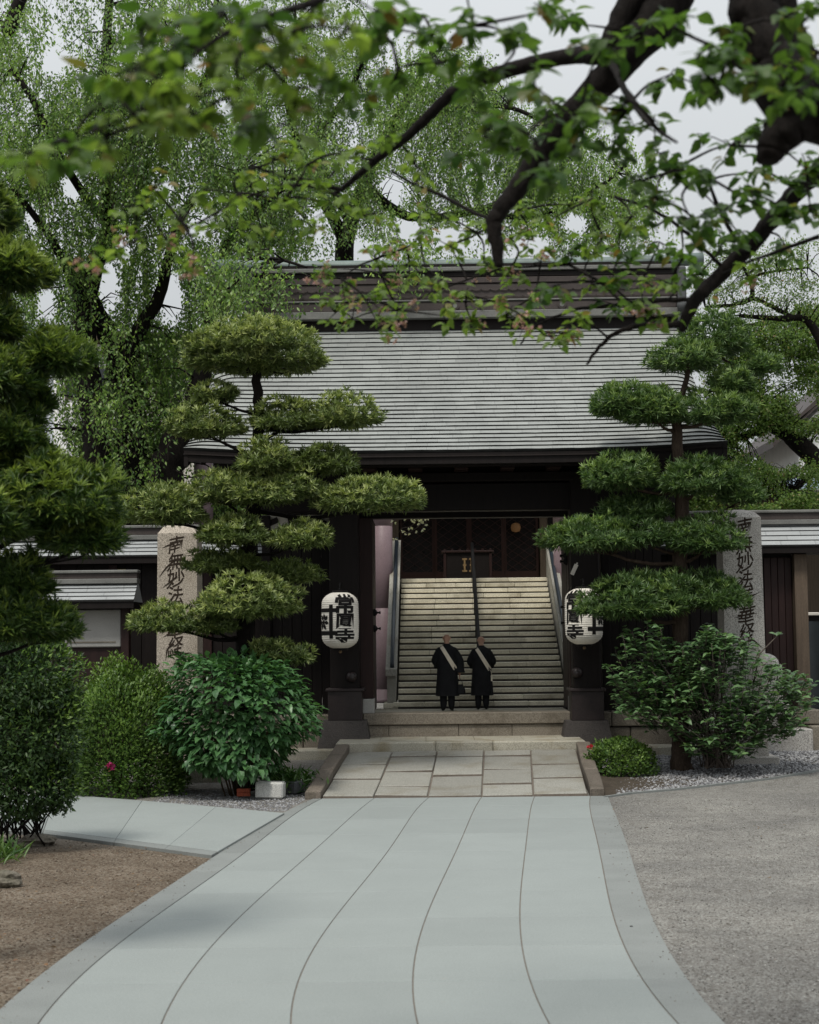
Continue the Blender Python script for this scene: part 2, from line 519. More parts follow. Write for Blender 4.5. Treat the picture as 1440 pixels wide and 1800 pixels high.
def tube(pts, rad, segs=8, cap=True, wob=0.0):
    pts = [Vector(p) for p in pts]
    n = len(pts)
    if isinstance(rad, (int, float)):
        rad = [rad] * n
    v = []; f = []
    t0 = (pts[1] - pts[0]).normalized()
    ref = Vector((0, 0, 1)) if abs(t0.z) < .9 else Vector((1, 0, 0))
    u = t0.cross(ref).normalized()
    for i in range(n):
        t = (pts[min(i + 1, n - 1)] - pts[max(i - 1, 0)]).normalized()
        u = (u - t * u.dot(t)).normalized()
        w_ = t.cross(u)
        for k in range(segs):
            a = 2 * math.pi * k / segs
            r = rad[i] * (1 + (wob * random.uniform(-1, 1) if wob else 0))
            v.append(pts[i] + (u * math.cos(a) + w_ * math.sin(a)) * r)
    for i in range(n - 1):
        for k in range(segs):
            k2 = (k + 1) % segs
            f.append((i * segs + k, i * segs + k2, (i + 1) * segs + k2, (i + 1) * segs + k))
    if cap:
        f.append(tuple(range(segs - 1, -1, -1))); f.append(tuple((n - 1) * segs + k for k in range(segs)))
    return v, f


def smooth_path(pts, sub=5, jit=0.0):
    """Catmull-Rom through (x,y,z,r) control points"""
    pts = [np.array(p, float) for p in pts]
    if len(pts) < 3:
        out = [pts[0] * (1 - k / sub) + pts[1] * (k / sub) for k in range(sub + 1)]
    else:
        out = []
        q = [2 * pts[0] - pts[1]] + pts + [2 * pts[-1] - pts[-2]]
        for i in range(1, len(q) - 2):
            for k in range(sub):
                t = k / sub
                out.append(.5 * ((2 * q[i]) + (-q[i - 1] + q[i + 1]) * t + (2 * q[i - 1] - 5 * q[i] + 4 * q[i + 1] - q[i + 2]) * t * t
                                 + (-q[i - 1] + 3 * q[i] - 3 * q[i + 1] + q[i + 2]) * t ** 3))
        out.append(pts[-1])
    out = np.array(out)
    if jit:
        out[1:-1, :3] += RNG.normal(0, 1, (len(out) - 2, 3)) * jit * out[1:-1, 3:4]
    out[:, 3] = np.maximum(out[:, 3], .002)
    return [Vector(o[:3]) for o in out], [float(o[3]) for o in out]


def limb(mb, pxs, segs=8, sub=5, jit=.25, wob=.08, mi=0):
    """pxs: (px, py, Y, width in px)"""
    c = []
    for (px, py, Y, wd) in pxs:
        p = P(px, py, Y); c.append((p.x, p.y, p.z, wd / 2 / S(Y)))
    pts, rad = smooth_path(c, sub, jit)
    mb.tube(pts, rad, segs, mi, True, wob)
    return pts


# leaves ------------------------------------------------------------------
T_BLADE = (np.array([(0, 0, 0), (.45, .5, .04), (1, 0, -.10), (.45, -.5, .04)]), np.array([(0, 1, 2), (0, 2, 3)]))
T_LEAF = (np.array([(0, 0, 0), (.30, .5, .10), (.66, .38, .03), (1, 0, -.16), (.66, -.38, .03), (.30, -.5, .10), (.5, 0, 0)]),
          np.array([(0, 1, 6), (1, 2, 6), (2, 3, 6), (3, 4, 6), (4, 5, 6), (5, 0, 6)]))
T_CHERRY = (np.array([(0, 0, 0), (.10, .05, 0), (.30, .40, .06), (.42, .50, .07), (.50, .44, .06), (.62, .44, .04), (.70, .32, .02), (.80, .26, -.03), (1, 0, -.14),
                      (.80, -.26, -.03), (.70, -.32, .02), (.62, -.44, .04), (.50, -.44, .06), (.42, -.50, .07), (.30, -.40, .06), (.10, -.05, 0), (.5, 0, 0)]),
            np.array([(i, i + 1, 16) for i in range(15)] + [(15, 0, 16)]))


def unit(a):
    return a / np.maximum(np.linalg.norm(a, axis=-1, keepdims=True), 1e-9)


def leaf_arrays(pos, d, nrm, L, W, tpl):
    tv, tf = tpl
    d = unit(d); s = unit(np.cross(d, nrm)); n = np.cross(s, d)
    v = (pos[:, None, :] + tv[None, :, 0:1] * (d * L[:, None])[:, None, :] + tv[None, :, 1:2] * (s * W[:, None])[:, None, :]
         + tv[None, :, 2:3] * (n * L[:, None])[:, None, :])
    f = (np.arange(len(pos)) * len(tv))[:, None, None] + tf[None]
    return v.reshape(-1, 3), f.reshape(-1, 3)


def np_mesh(name, parts, mats):
    """parts: [(verts, tris, material index)]"""
    V = np.concatenate([p[0] for p in parts]); off = 0; F = []; MI = []
    for v, f, mi in parts:
        F.append(f + off); off += len(v); MI.append(np.full(len(f), mi, np.int32))
    F = np.concatenate(F).astype(np.int32); MI = np.concatenate(MI)
    me = bpy.data.meshes.new(name)
    me.vertices.add(len(V)); me.vertices.foreach_set('co', V.astype(np.float32).ravel())
    me.loops.add(F.size); me.loops.foreach_set('vertex_index', F.ravel())
    me.polygons.add(len(F)); me.polygons.foreach_set('loop_start', np.arange(0, F.size, F.shape[1], dtype=np.int32))
    me.polygons.foreach_set('loop_total', np.full(len(F), F.shape[1], np.int32))
    for m in mats:
        me.materials.append(m)
    me.polygons.foreach_set('material_index', MI)
    me.update(calc_edges=True)
    return me


def np_obj(name, parts, mats, par=None, **kw):
    o = link(bpy.data.objects.new(name, np_mesh(name, parts, mats)))
    if par is not None:
        parent(o, par)
    return tag(o, **kw)


def rdir(n):
    return unit(RNG.normal(0, 1, (n, 3)))


def bumpy(d, seed, k=3.0, a=.14):
    r = np.zeros(len(d)); g = np.random.default_rng(abs(int(seed)))
    for i in range(4):
        w_ = g.normal(0, 1, 3) * k * (1 + .5 * i); ph = g.uniform(0, 6.28)
        r += np.sin(d @ w_ + ph) / (1 + .6 * i)
    return 1 + a * r / 2


def foliage_pad(c, rx, ry, rz, blade=.12, wid=.014, dens=360, nb=8, young=.5, seed=1, flat=.20, up=.55, droop=0.0):
    """blades of one clipped cushion of foliage: a dome with a flattish, ragged underside"""
    area = 2.6 * rx * ry + 3.2 * rx * rz
    n = int(dens * area)
    d = rdir(n)
    d[:, 2] = np.where(d[:, 2] < 0, d[:, 2] * flat, d[:, 2]); 
    e = unit(d)
    sh = 1 - np.abs(RNG.normal(0, .11, n)) - (RNG.random(n) < .18) * RNG.uniform(0, .5, n)
    rr = bumpy(e, seed, 3.4, .26) * sh
    p = np.array(c) + d * np.array((rx, ry, rz)) * rr[:, None]
    p[:, 2] -= droop * ((p[:, 0] - c[0]) / rx) ** 2 * rz
    nrm = unit(d / np.array((rx, ry, rz)))
    td = unit(nrm * .75 + np.array((0, 0, up)) + RNG.normal(0, .28, (n, 3)))
    pos = np.repeat(p, nb, 0); tdr = np.repeat(td, nb, 0)
    bd = unit(tdr * .95 + rdir(n * nb) * .85)
    L = RNG.uniform(.7, 1.15, n * nb) * blade; W = wid * RNG.uniform(.8, 1.25, n * nb)
    v, f = leaf_arrays(pos, bd, tdr + rdir(n * nb) * .3, L, W, T_BLADE)
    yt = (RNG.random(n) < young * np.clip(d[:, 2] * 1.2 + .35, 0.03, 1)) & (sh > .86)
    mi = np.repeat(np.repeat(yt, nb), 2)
    return [(v, f, mi)]


def pad_obj(name, lst, mats, par):
    V = []; F = []; MI = []; off = 0
    for v, f, mi in lst:
        V.append(v); F.append(f + off); MI.append(mi.astype(np.int32)); off += len(v)
    return _pad(name, np.concatenate(V), np.concatenate(F), np.concatenate(MI), mats, par)


def _pad(name, V, F, MI, mats, par):
    me = bpy.data.meshes.new(name); F = F.astype(np.int32)
    me.vertices.add(len(V)); me.vertices.foreach_set('co', V.astype(np.float32).ravel())
    me.loops.add(F.size); me.loops.foreach_set('vertex_index', F.ravel())
    me.polygons.add(len(F)); me.polygons.foreach_set('loop_start', np.arange(0, F.size, 3, dtype=np.int32))
    me.polygons.foreach_set('loop_total', np.full(len(F), 3, np.int32))
    for m in mats:
        me.materials.append(m)
    me.polygons.foreach_set('material_index', MI.astype(np.int32))
    me.update(calc_edges=True)
    o = link(bpy.data.objects.new(name, me))
    return parent(o, par)


# slabs on a curved surface -------------------------------------------------
def slab_mesh(fn, u0, u1, v0, v1, bu, bv, nu=1, nv=1, bev=.008, thick=.06):
    us = [(u0, -thick), (u0, -bev)] + [(u0 + bu + (u1 - u0 - 2 * bu) * k / nu, 0) for k in range(nu + 1)] + [(u1, -bev), (u1, -thick)]
    vs = [(v0, -thick), (v0, -bev)] + [(v0 + bv + (v1 - v0 - 2 * bv) * k / nv, 0) for k in range(nv + 1)] + [(v1, -bev), (v1, -thick)]
    v = []; f = []
    for (vv, dv) in vs:
        for (uu, du) in us:
            p = Vector(fn(uu, vv)); p.z += min(du, dv); v.append(p)
    n = len(us)
    for j in range(len(vs) - 1):
        for i in range(n - 1):
            f.append((j * n + i, j * n + i + 1, (j + 1) * n + i + 1, (j + 1) * n + i))
    return v, f


# ================================================================== SETTING
def gz(x, y):
    t = min(1, max(0, (y - 31) / 6.5))
    return -.02 + .34 * t * t * (3 - 2 * t)


def build_ground():
    xs = [-400, -150, -60, -30, -20] + [-15 + .5 * i for i in range(61)] + [20, 30, 60, 150, 400]
    ys = [-60, -20, 0, 4] + [7 + .5 * i for i in range(80)] + [50, 60, 80, 130, 250, 600]
    v = [(x, y, gz(x, y)) for y in ys for x in xs]
    n = len(xs)
    f = [(j * n + i, j * n + i + 1, (j + 1) * n + i + 1, (j + 1) * n + i) for j in range(len(ys) - 1) for i in range(n - 1)]
    MB().add(v, f, 0, True).build('ground', MAT['ground'], kind='structure')


build_ground()

SEAMS = [
    [(548, 1405), (450, 1458), (370, 1508), (300, 1557), (240, 1596), (181, 1630), (146, 1657), (90, 1700), (0, 1777), (-30, 1800)],
    [(563, 1405), (478, 1462), (400, 1520), (300, 1594), (208, 1657), (125, 1732), (67, 1800)],
    [(655, 1405), (600, 1452), (545, 1500), (490, 1550), (375, 1660), (330, 1715), (284, 1800)],
    [(750, 1405), (700, 1470), (640, 1550), (575, 1630), (540, 1690), (511, 1800)],
    [(844, 1405), (822, 1450), (790, 1520), (755, 1600), (735, 1655), (726, 1712), (735, 1800)],
    [(938, 1405), (930, 1440), (920, 1530), (913, 1600), (918, 1660), (935, 1730), (966, 1800)],
    [(1037, 1405), (1046, 1460), (1060, 1530), (1080, 1610), (1110, 1690), (1150, 1750), (1194, 1800)],
    [(1071, 1405), (1090, 1450), (1110, 1510), (1135, 1580), (1170, 1660), (1215, 1730), (1276, 1800)],
]
PATH_Y1 = 30.6
_seam = []
for s_ in SEAMS:
    pts = [PZ(a, b, 0) for a, b in s_]
    ys = np.array([p.y for p in pts][::-1]); xs = np.array([p.x for p in pts][::-1])
    _seam.append((ys, xs))


def seam_x(k, y):
    ys, xs = _seam[k]
    ft = np.polyfit(ys, xs, 4)
    yy = max(y, ys[0])
    x = float(np.polyval(ft, yy))
    if y < ys[0]:
        x += (y - ys[0]) * float(np.polyval(np.polyder(ft), ys[0]))
    return x


_fits = {}


def build_path():
    bed = MB()
    yy = np.linspace(8, PATH_Y1, 50)
    L = [seam_x(0, y) + .02 for y in yy]; Rr = [seam_x(7, y) - .02 for y in yy]
    v = []; f = []
    for l, r_, y in zip(L, Rr, yy):
        v += [(l, y, -.010), (r_, y, -.010)]
    f = [(2 * i, 2 * i + 1, 2 * i + 3, 2 * i + 2) for i in range(len(yy) - 1)]
    path = bed.add(v, f).build('path', MAT['mortar'], kind='structure')
    rows = [8.2, 9.6, 11.2, 12.8, 14.4, 16.0, 17.6, 19.4, 21.2, 23.0, 25.0, 27.0, 29.0, PATH_Y1]
    tab = {}
    fine = np.linspace(7.5, PATH_Y1, 300)
    for k in range(8):
        tab[k] = np.array([seam_x(k, y) for y in fine])
    for k in range(7):
        g = .008 if 0 < k < 6 else .006

        def fn(u, v_, k=k):
            a = np.interp(v_, fine, tab[k]) + (.006 if k > 0 else 0); b = np.interp(v_, fine, tab[k + 1]) - (.006 if k < 6 else 0)
            return (a + (b - a) * u, v_, 0)
        for r_ in range(len(rows) - 1):
            y0, y1 = rows[r_] + .0035, rows[r_ + 1] - .0035
            vv, ff = slab_mesh(fn, 0, 1, y0, y1, .006, .004, 1, 4, .003, .05)
            MB().add(vv, ff).build('slab', MAT['pave'] if 0 < k < 6 else MAT['border'], path)


build_path()


def poly_sheet(name, pts, mat, dz, thick=0.0, kind='structure', par=None, follow=True):
    """a flat or ground-following sheet with the given outline (x, y), fan-triangulated through bmesh"""
    import bmesh
    bm = bmesh.new()
    vs = [bm.verts.new((x, y, (gz(x, y) if follow else 0) + dz)) for x, y in pts]
    fc = bm.faces.new(vs)
    if fc.normal.z < 0:
        fc.normal_flip()
    if thick:
        ex = bmesh.ops.extrude_face_region(bm, geom=[fc])
        for e in ex['geom']:
            if isinstance(e, bmesh.types.BMVert):
                e.co.z += 0
        for v_ in vs:
            v_.co.z -= thick
    bmesh.ops.triangulate(bm, faces=[q for q in bm.faces if len(q.verts) > 4])
    bmesh.ops.recalc_face_normals(bm, faces=bm.faces)
    me = bpy.data.meshes.new(name); bm.to_mesh(me); bm.free(); me.materials.append(mat)
    o = link(bpy.data.objects.new(name, me))
    if par is not None:
        parent(o, par)
    return tag(o, kind=kind)


# the side path that leaves to the left behind the near shrub
def build_side_path():
    A = [PZ(a, b, 0) for a, b in ((-260, 1395), (100, 1398), (250, 1410), (380, 1421), (500, 1432))]
    B = [PZ(a, b, 0) for a, b in ((-300, 1440), (75, 1468), (200, 1484), (290, 1496), (372, 1507))]
    base = poly_sheet('side_path', [(p.x, p.y) for p in B] + [(p.x, p.y) for p in reversed(A)], MAT['mortar'], .012, 0, follow=False)
    for i in range(4):
        def fn(u, v_, i=i):
            a = A[i] * (1 - u) + A[i + 1] * u; b = B[i] * (1 - u) + B[i + 1] * u
            p = b * (1 - v_) + a * v_
            return (p.x, p.y, .03)
        vv, ff = slab_mesh(fn, .002, .998, .075, 1, .003, .004, 2, 1, .004, .06)
        MB().add(vv, ff).build('slab', MAT['pave'], base)
        vv, ff = slab_mesh(fn, .002, .998, 0, .07, .003, .01, 2, 1, .004, .06)
        MB().add(vv, ff).build('slab', MAT['border'], base)


build_side_path()

RAMP_Y0, RAMP_Y1, RAMP_Z = 30.65, 35.55, .50


def build_ramp():
    b = [566, 657, 752, 847, 938, 1034]; t = [612, 690, 769, 851, 933, 1013]
    bx = [P(a, 1402, RAMP_Y0).x for a in b]; tx = [P(a, 1318, RAMP_Y1).x for a in t]

    def at(col, v_):
        i = int(min(4, math.floor(col))); fr = col - i
        x0 = bx[i] * (1 - fr) + bx[i + 1] * fr; x1 = tx[i] * (1 - fr) + tx[i + 1] * fr
        return (x0 * (1 - v_) + x1 * v_, RAMP_Y0 + (RAMP_Y1 - RAMP_Y0) * v_, RAMP_Z * v_ ** 1.05)
    vs = np.linspace(0, 1, 9)
    v = []
    for q in vs:
        for c in (0, 4.9999):
            p = at(c, q); v.append((p[0], p[1], p[2] - .012))
    ramp = MB().add(v, [(2 * i, 2 * i + 1, 2 * i + 3, 2 * i + 2) for i in range(8)]).build('ramp', MAT['mortar'], kind='structure')
    rows = [[.36, .68], [.2, .52, .86], [.42, .84], [.24, .55, .86], [.34, .64]]
    random.seed(3)
    for c in range(5):
        js = [0.0] + rows[c] + [1.0]
        for k in range(len(js) - 1):
            tilt = random.uniform(-.02, .02); lift = random.uniform(-.008, .014)

            def fn(u, v_, c=c, tilt=tilt, lift=lift, j0=js[k], j1=js[k + 1]):
                p = at(c + u, v_)
                wob = .012 * math.sin(7 * v_ + 3 * c) 
                return (p[0] + (wob if .04 < u < .96 else wob * .3), p[1], p[2] + .014 + lift + tilt * (u - .5) + .022 * max(0, 1 - (v_ - j0) / (j1 - j0)))
            vv, ff = slab_mesh(fn, .016, .984, js[k] + .005, js[k + 1] - .005, .012, .004, 3, 2, .012, .07)
            mb = MB(); nn_ = 3 + 5
            mb.add(vv, ff)
            for fi, q in enumerate(ff):
                if min(q) < nn_ * 2 and max(q) < nn_ * 2:
                    mb.mi[fi] = 1
            mb.build('paving_stone', [MAT['ramp'], MAT['mortar']], ramp)
    # sloping kerbs
    for side, (q0, q1, w0, w1, nb) in enumerate(((536, 590, 27, 24, 2), (1038, 1013, 24, 24, 3))):
        k0 = P(q0, 1402, RAMP_Y0 - .05); k1 = P(q1, 1313, RAMP_Y1)
        wd0 = w0 / S(RAMP_Y0); wd1 = w1 / S(RAMP_Y1)
        cuts = [0, .42, 1] if nb == 2 else [0, .38, .62, 1]
        for k in range(nb):
            def fn(u, v_, k0=k0, k1=k1):
                x = k0.x * (1 - v_) + k1.x * v_ + (wd0 * (1 - v_) + wd1 * v_) * u
                return (x + .01 * math.sin(9 * v_), k0.y + (k1.y - k0.y) * v_, .13 + (RAMP_Z + .06) * v_ + .012 * math.sin(5 * v_ + side))
            vv, ff = slab_mesh(fn, 0, 1, cuts[k] + .003, cuts[k + 1] - .003, .1, .006, 2, 4, .02, .45)
            MB().add(vv, ff).build('kerb_stone', MAT['kerb'], ramp)


build_ramp()


def blocks(mat, x0, x1, cuts, y0, y1, z0, z1, par, name='stone_block', bev=.012, gap=.006, jit=.006):
    """a course of separate stones between x0 and x1, cut at the fractions in cuts"""
    cs = [0.0] + list(cuts) + [1.0]
    for a, b in zip(cs[:-1], cs[1:]):
        jz = random.uniform(-jit, jit); jy = random.uniform(-jit, jit)
        MB().box(x0 + (x1 - x0) * a + gap / 2, x0 + (x1 - x0) * b - gap / 2, y0 + jy, y1, z0, z1 + jz * .4, bev).build(name, mat, par)


LAND_Z, PLAT_Z = .70, 1.23
LX0, LX1 = P(590, 1303, 35.6).x, P(1030, 1300, 35.6).x
PLAT_Y = 37.6


def build_platform():
    core = MB().box(LX0 + .05, LX1 - .05, 35.7, 37.7, -.1, LAND_Z - .06)
    land = core.build('landing', MAT['plinth'], kind='structure')
    blocks(MAT['step'], LX0, LX1, [.40, .63], 35.58, 36.05, .40, LAND_Z, land, bev=.025)
    blocks(MAT['step'], LX0 + .02, LX1 - .02, [.17, .36, .56, .76, .9], 36.06, 37.6, LAND_Z - .1, LAND_Z - .004, land, 'paving_stone', .006)
    core = MB().box(-7.5, 9.0, PLAT_Y + .22, 41.5, -.1, PLAT_Z - .06)
    pl = core.build('platform', MAT['plinth'], kind='structure')
    xl, xr = P(640, 1280, PLAT_Y).x, P(1002, 1280, PLAT_Y).x
    blocks(MAT['riser'], xl, xr, [.12, .46, .72], PLAT_Y - .02, PLAT_Y + .3, LAND_Z - .05, .955, pl, bev=.015)
    blocks(MAT['riser'], xl - .02, xr + .02, [], PLAT_Y - .07, PLAT_Y + .5, .965, PLAT_Z, pl, bev=.02)
    blocks(MAT['step'], xl - .02, xr + .02, [.22, .44, .62, .82], PLAT_Y + .52, 39.78, PLAT_Z - .08, PLAT_Z - .002, pl, 'paving_stone', .004)
    # left and right of the posts: two courses and a lower ledge
    for (a, b, c1, c2) in ((-7.3, xl - .3, [.35, .7], [.2, .55, .8]), (xr + .3, 8.8, [.12, .3, .6], [.2, .42, .7])):
        blocks(MAT['riser'], a, b, c2, PLAT_Y + .02, PLAT_Y + .3, .25, .86, pl, bev=.02, gap=.02)
        blocks(MAT['riser'], a, b, c1, PLAT_Y - .03, PLAT_Y + .5, .885, PLAT_Z - .02, pl, bev=.02, gap=.012)
        blocks(MAT['riser'], a, b, [.3, .6], PLAT_Y + .52, 39.9, PLAT_Z - .1, PLAT_Z - .02, pl, 'paving_stone', .006)
    for (a, b, cu) in ((-4.6, LX0 - .03, [.5]), (LX1 + .03, 6.6, [.45, .8])):
        blocks(MAT['step'], a, b, cu, 36.3, 37.2, .2, .50, land, bev=.02, gap=.012)


build_platform()

# pebble bed and its kerb on the right, gravel bed on the left
BED_R = [(1062, 1403), (1110, 1396), (1180, 1390), (1260, 1381), (1350, 1372), (1440, 1362), (1560, 1350)]


def ground_pt(px, py):
    p = PZ(px, py, 0)
    for _ in range(6):
        p = PZ(px, py, gz(p.x, p.y))
    return p


def build_beds():
    edge = [ground_pt(a, b) for a, b in BED_R]
    pts = [(p.x, p.y) for p in edge]
    outl = pts + [(9.5, 37.5), (3.6, 37.5), (3.45, 35.6)]
    poly_sheet('gravel_bed', outl, MAT['soil'], .012)
    # thin white edging strip
    v = []; f = []
    for i, p in enumerate(edge):
        z = gz(p.x, p.y)
        v += [(p.x, p.y - .05, z - .02), (p.x, p.y - .05, z + .035), (p.x, p.y + .05, z + .035), (p.x, p.y + .05, z - .02)]
    for i in range(len(edge) - 1):
        a, b = 4 * i, 4 * i + 4
        f += [(a, a + 1, b + 1, b), (a + 1, a + 2, b + 2, b + 1), (a + 2, a + 3, b + 3, b + 2)]
    MB().add(v, f).build('edging_kerb', MAT['border'], kind='structure')
    # pebbles
    n = 15000
    X = RNG.uniform(3.0, 9.0, n); Y = RNG.uniform(30.6, 37.0, n)
    ex = np.array([p.x for p in edge]); ey = np.array([p.y for p in edge])
    ok = (Y > np.interp(X, ex, ey) + .06) & (X > 3.42 - .0 * Y)
    X, Y = X[ok], Y[ok]
    Z = np.array([gz(a, b) for a, b in zip(X, Y)]) + .018
    stones('pebbles', X, Y, Z, .022, .05, MAT['pebble'])
    # finer stones of the court, left and right of the path
    for nm, mt, (a, b, c, d), cnt, smin, smax in (('court_gravel', MAT['grit'], (0, 9, 11.5, 30), 26000, .005, .013), ('earth_gravel', MAT['gritb'], (-7.5, 2, 12, 26), 15000, .006, .017)):
        X = RNG.uniform(a, b, cnt); Y = c + (d - c) * RNG.random(cnt) ** 1.6
        fine = np.linspace(8, PATH_Y1, 60)
        if nm == 'court_gravel':
            ok = X > np.interp(Y, fine, [seam_x(7, y) for y in fine]) + .015
        else:
            ok = X < np.interp(Y, fine, [seam_x(0, y) for y in fine]) - .015
            sp = [PZ(a_, b_, 0) for a_, b_ in ((-300, 1440), (75, 1468), (200, 1484), (290, 1496), (372, 1507))]
            ok &= Y < np.interp(X, [p.x for p in sp], [p.y for p in sp]) - .03
        X, Y = X[ok], Y[ok]
        stones(nm, X, Y, np.full(len(X), -.016), smin, smax, mt)
    n = 420
    Y = RNG.uniform(12, 30, n); fine = np.linspace(8, PATH_Y1, 60); sd_ = RNG.random(n) < .5
    L0 = np.interp(Y, fine, [seam_x(0, y) for y in fine]); R0 = np.interp(Y, fine, [seam_x(7, y) for y in fine])
    off = RNG.exponential(.10, n)
    X = np.where(sd_, L0 + off, R0 - off)
    stones('scattered_grit', X, Y, np.full(n, .003), .003, .010, MAT['gritb'])
    # dead leaves and dark litter on the earthy gravel, a few blown onto the court
    n = 520
    X = RNG.uniform(-7.2, 1.0, n); Y = RNG.uniform(12.5, 25, n)
    ok = X < np.interp(Y, fine, [seam_x(0, y) for y in fine]) - .02
    X, Y = X[ok], Y[ok]
    X = np.concatenate([X, RNG.uniform(2.6, 8.5, 90)]); Y = np.concatenate([Y, RNG.uniform(13, 30, 90)])
    ok = (X < 0) | (X > np.interp(Y, fine, [seam_x(7, y) for y in fine]) - .25)
    X, Y = X[ok], Y[ok]; n = len(X)
    a = RNG.uniform(0, 6.28, n)
    v, f = leaf_arrays(np.stack([X, Y, np.full(n, .008)], 1), np.stack([np.cos(a), np.sin(a), RNG.uniform(-.05, .35, n)], 1), np.tile((0, 0, 1.), (n, 1)) + rdir(n) * .35, RNG.uniform(.03, .07, n), RNG.uniform(.018, .04, n), T_LEAF)
    np_obj('fallen_leaves', [(v, f, 0)], [MAT['litter']], kind='stuff')
    # left: grey gravel by the ramp
    X = RNG.uniform(-5.2, -1.9, 5200); Y = RNG.uniform(28.6, 32.4, 5200)
    fr = [PZ(a_, b_, 0) for a_, b_ in ((-260, 1395), (100, 1398), (250, 1410), (380, 1421), (500, 1432))]
    ok = Y > np.interp(X, [p.x for p in fr], [p.y for p in fr]) + .05
    ok &= X < np.interp(Y, [25, 30.6, 35.6], [seam_x(0, 25), seam_x(0, 30.5), LX0]) - .12
    X, Y = X[ok], Y[ok]
    stones('gravel_by_ramp', X, Y, np.array([gz(a, b) for a, b in zip(X, Y)]) + .004, .008, .03, MAT['pebble'])


OCT = np.array([(1, 0, 0), (-1, 0, 0), (0, 1, 0), (0, -1, 0), (0, 0, 1), (0, 0, -1)], float)
OCTF = np.array([(0, 2, 4), (2, 1, 4), (1, 3, 4), (3, 0, 4), (2, 0, 5), (1, 2, 5), (3, 1, 5), (0, 3, 5)])


def stones(name, X, Y, Z, smin, smax, mat):
    n = len(X)
    sz = smin + (smax - smin) * RNG.random(n) ** 2
    sc = np.stack([sz * RNG.uniform(.8, 1.3, n), sz * RNG.uniform(.8, 1.3, n), sz * RNG.uniform(.5, .8, n)], 1)
    v = OCT[None] * (1 + RNG.uniform(-.25, .25, (n, 6, 1))) * sc[:, None]
    a = RNG.uniform(0, 6.28, n); c, s_ = np.cos(a)[:, None], np.sin(a)[:, None]
    vx = v[..., 0] * c - v[..., 1] * s_; vy = v[..., 0] * s_ + v[..., 1] * c
    v = np.stack([vx + X[:, None], vy + Y[:, None], v[..., 2] + Z[:, None]], -1)
    f = (np.arange(n) * 6)[:, None, None] + OCTF[None]
    np_obj(name, [(v.reshape(-1, 3), f.reshape(-1, 3), 0)], [mat], kind='stuff')


build_beds()


# ================================================================== STAIRS, HALL, GATE, WALLS
ST_Y0, ST_RUN, N_ST = 39.8, .30, 22
ST_RISE = (4.585 - PLAT_Z) / N_ST
ST_X0, ST_X1 = -.84, 3.24
TOP_Z = PLAT_Z + N_ST * ST_RISE
TOP_Y = ST_Y0 + N_ST * ST_RUN


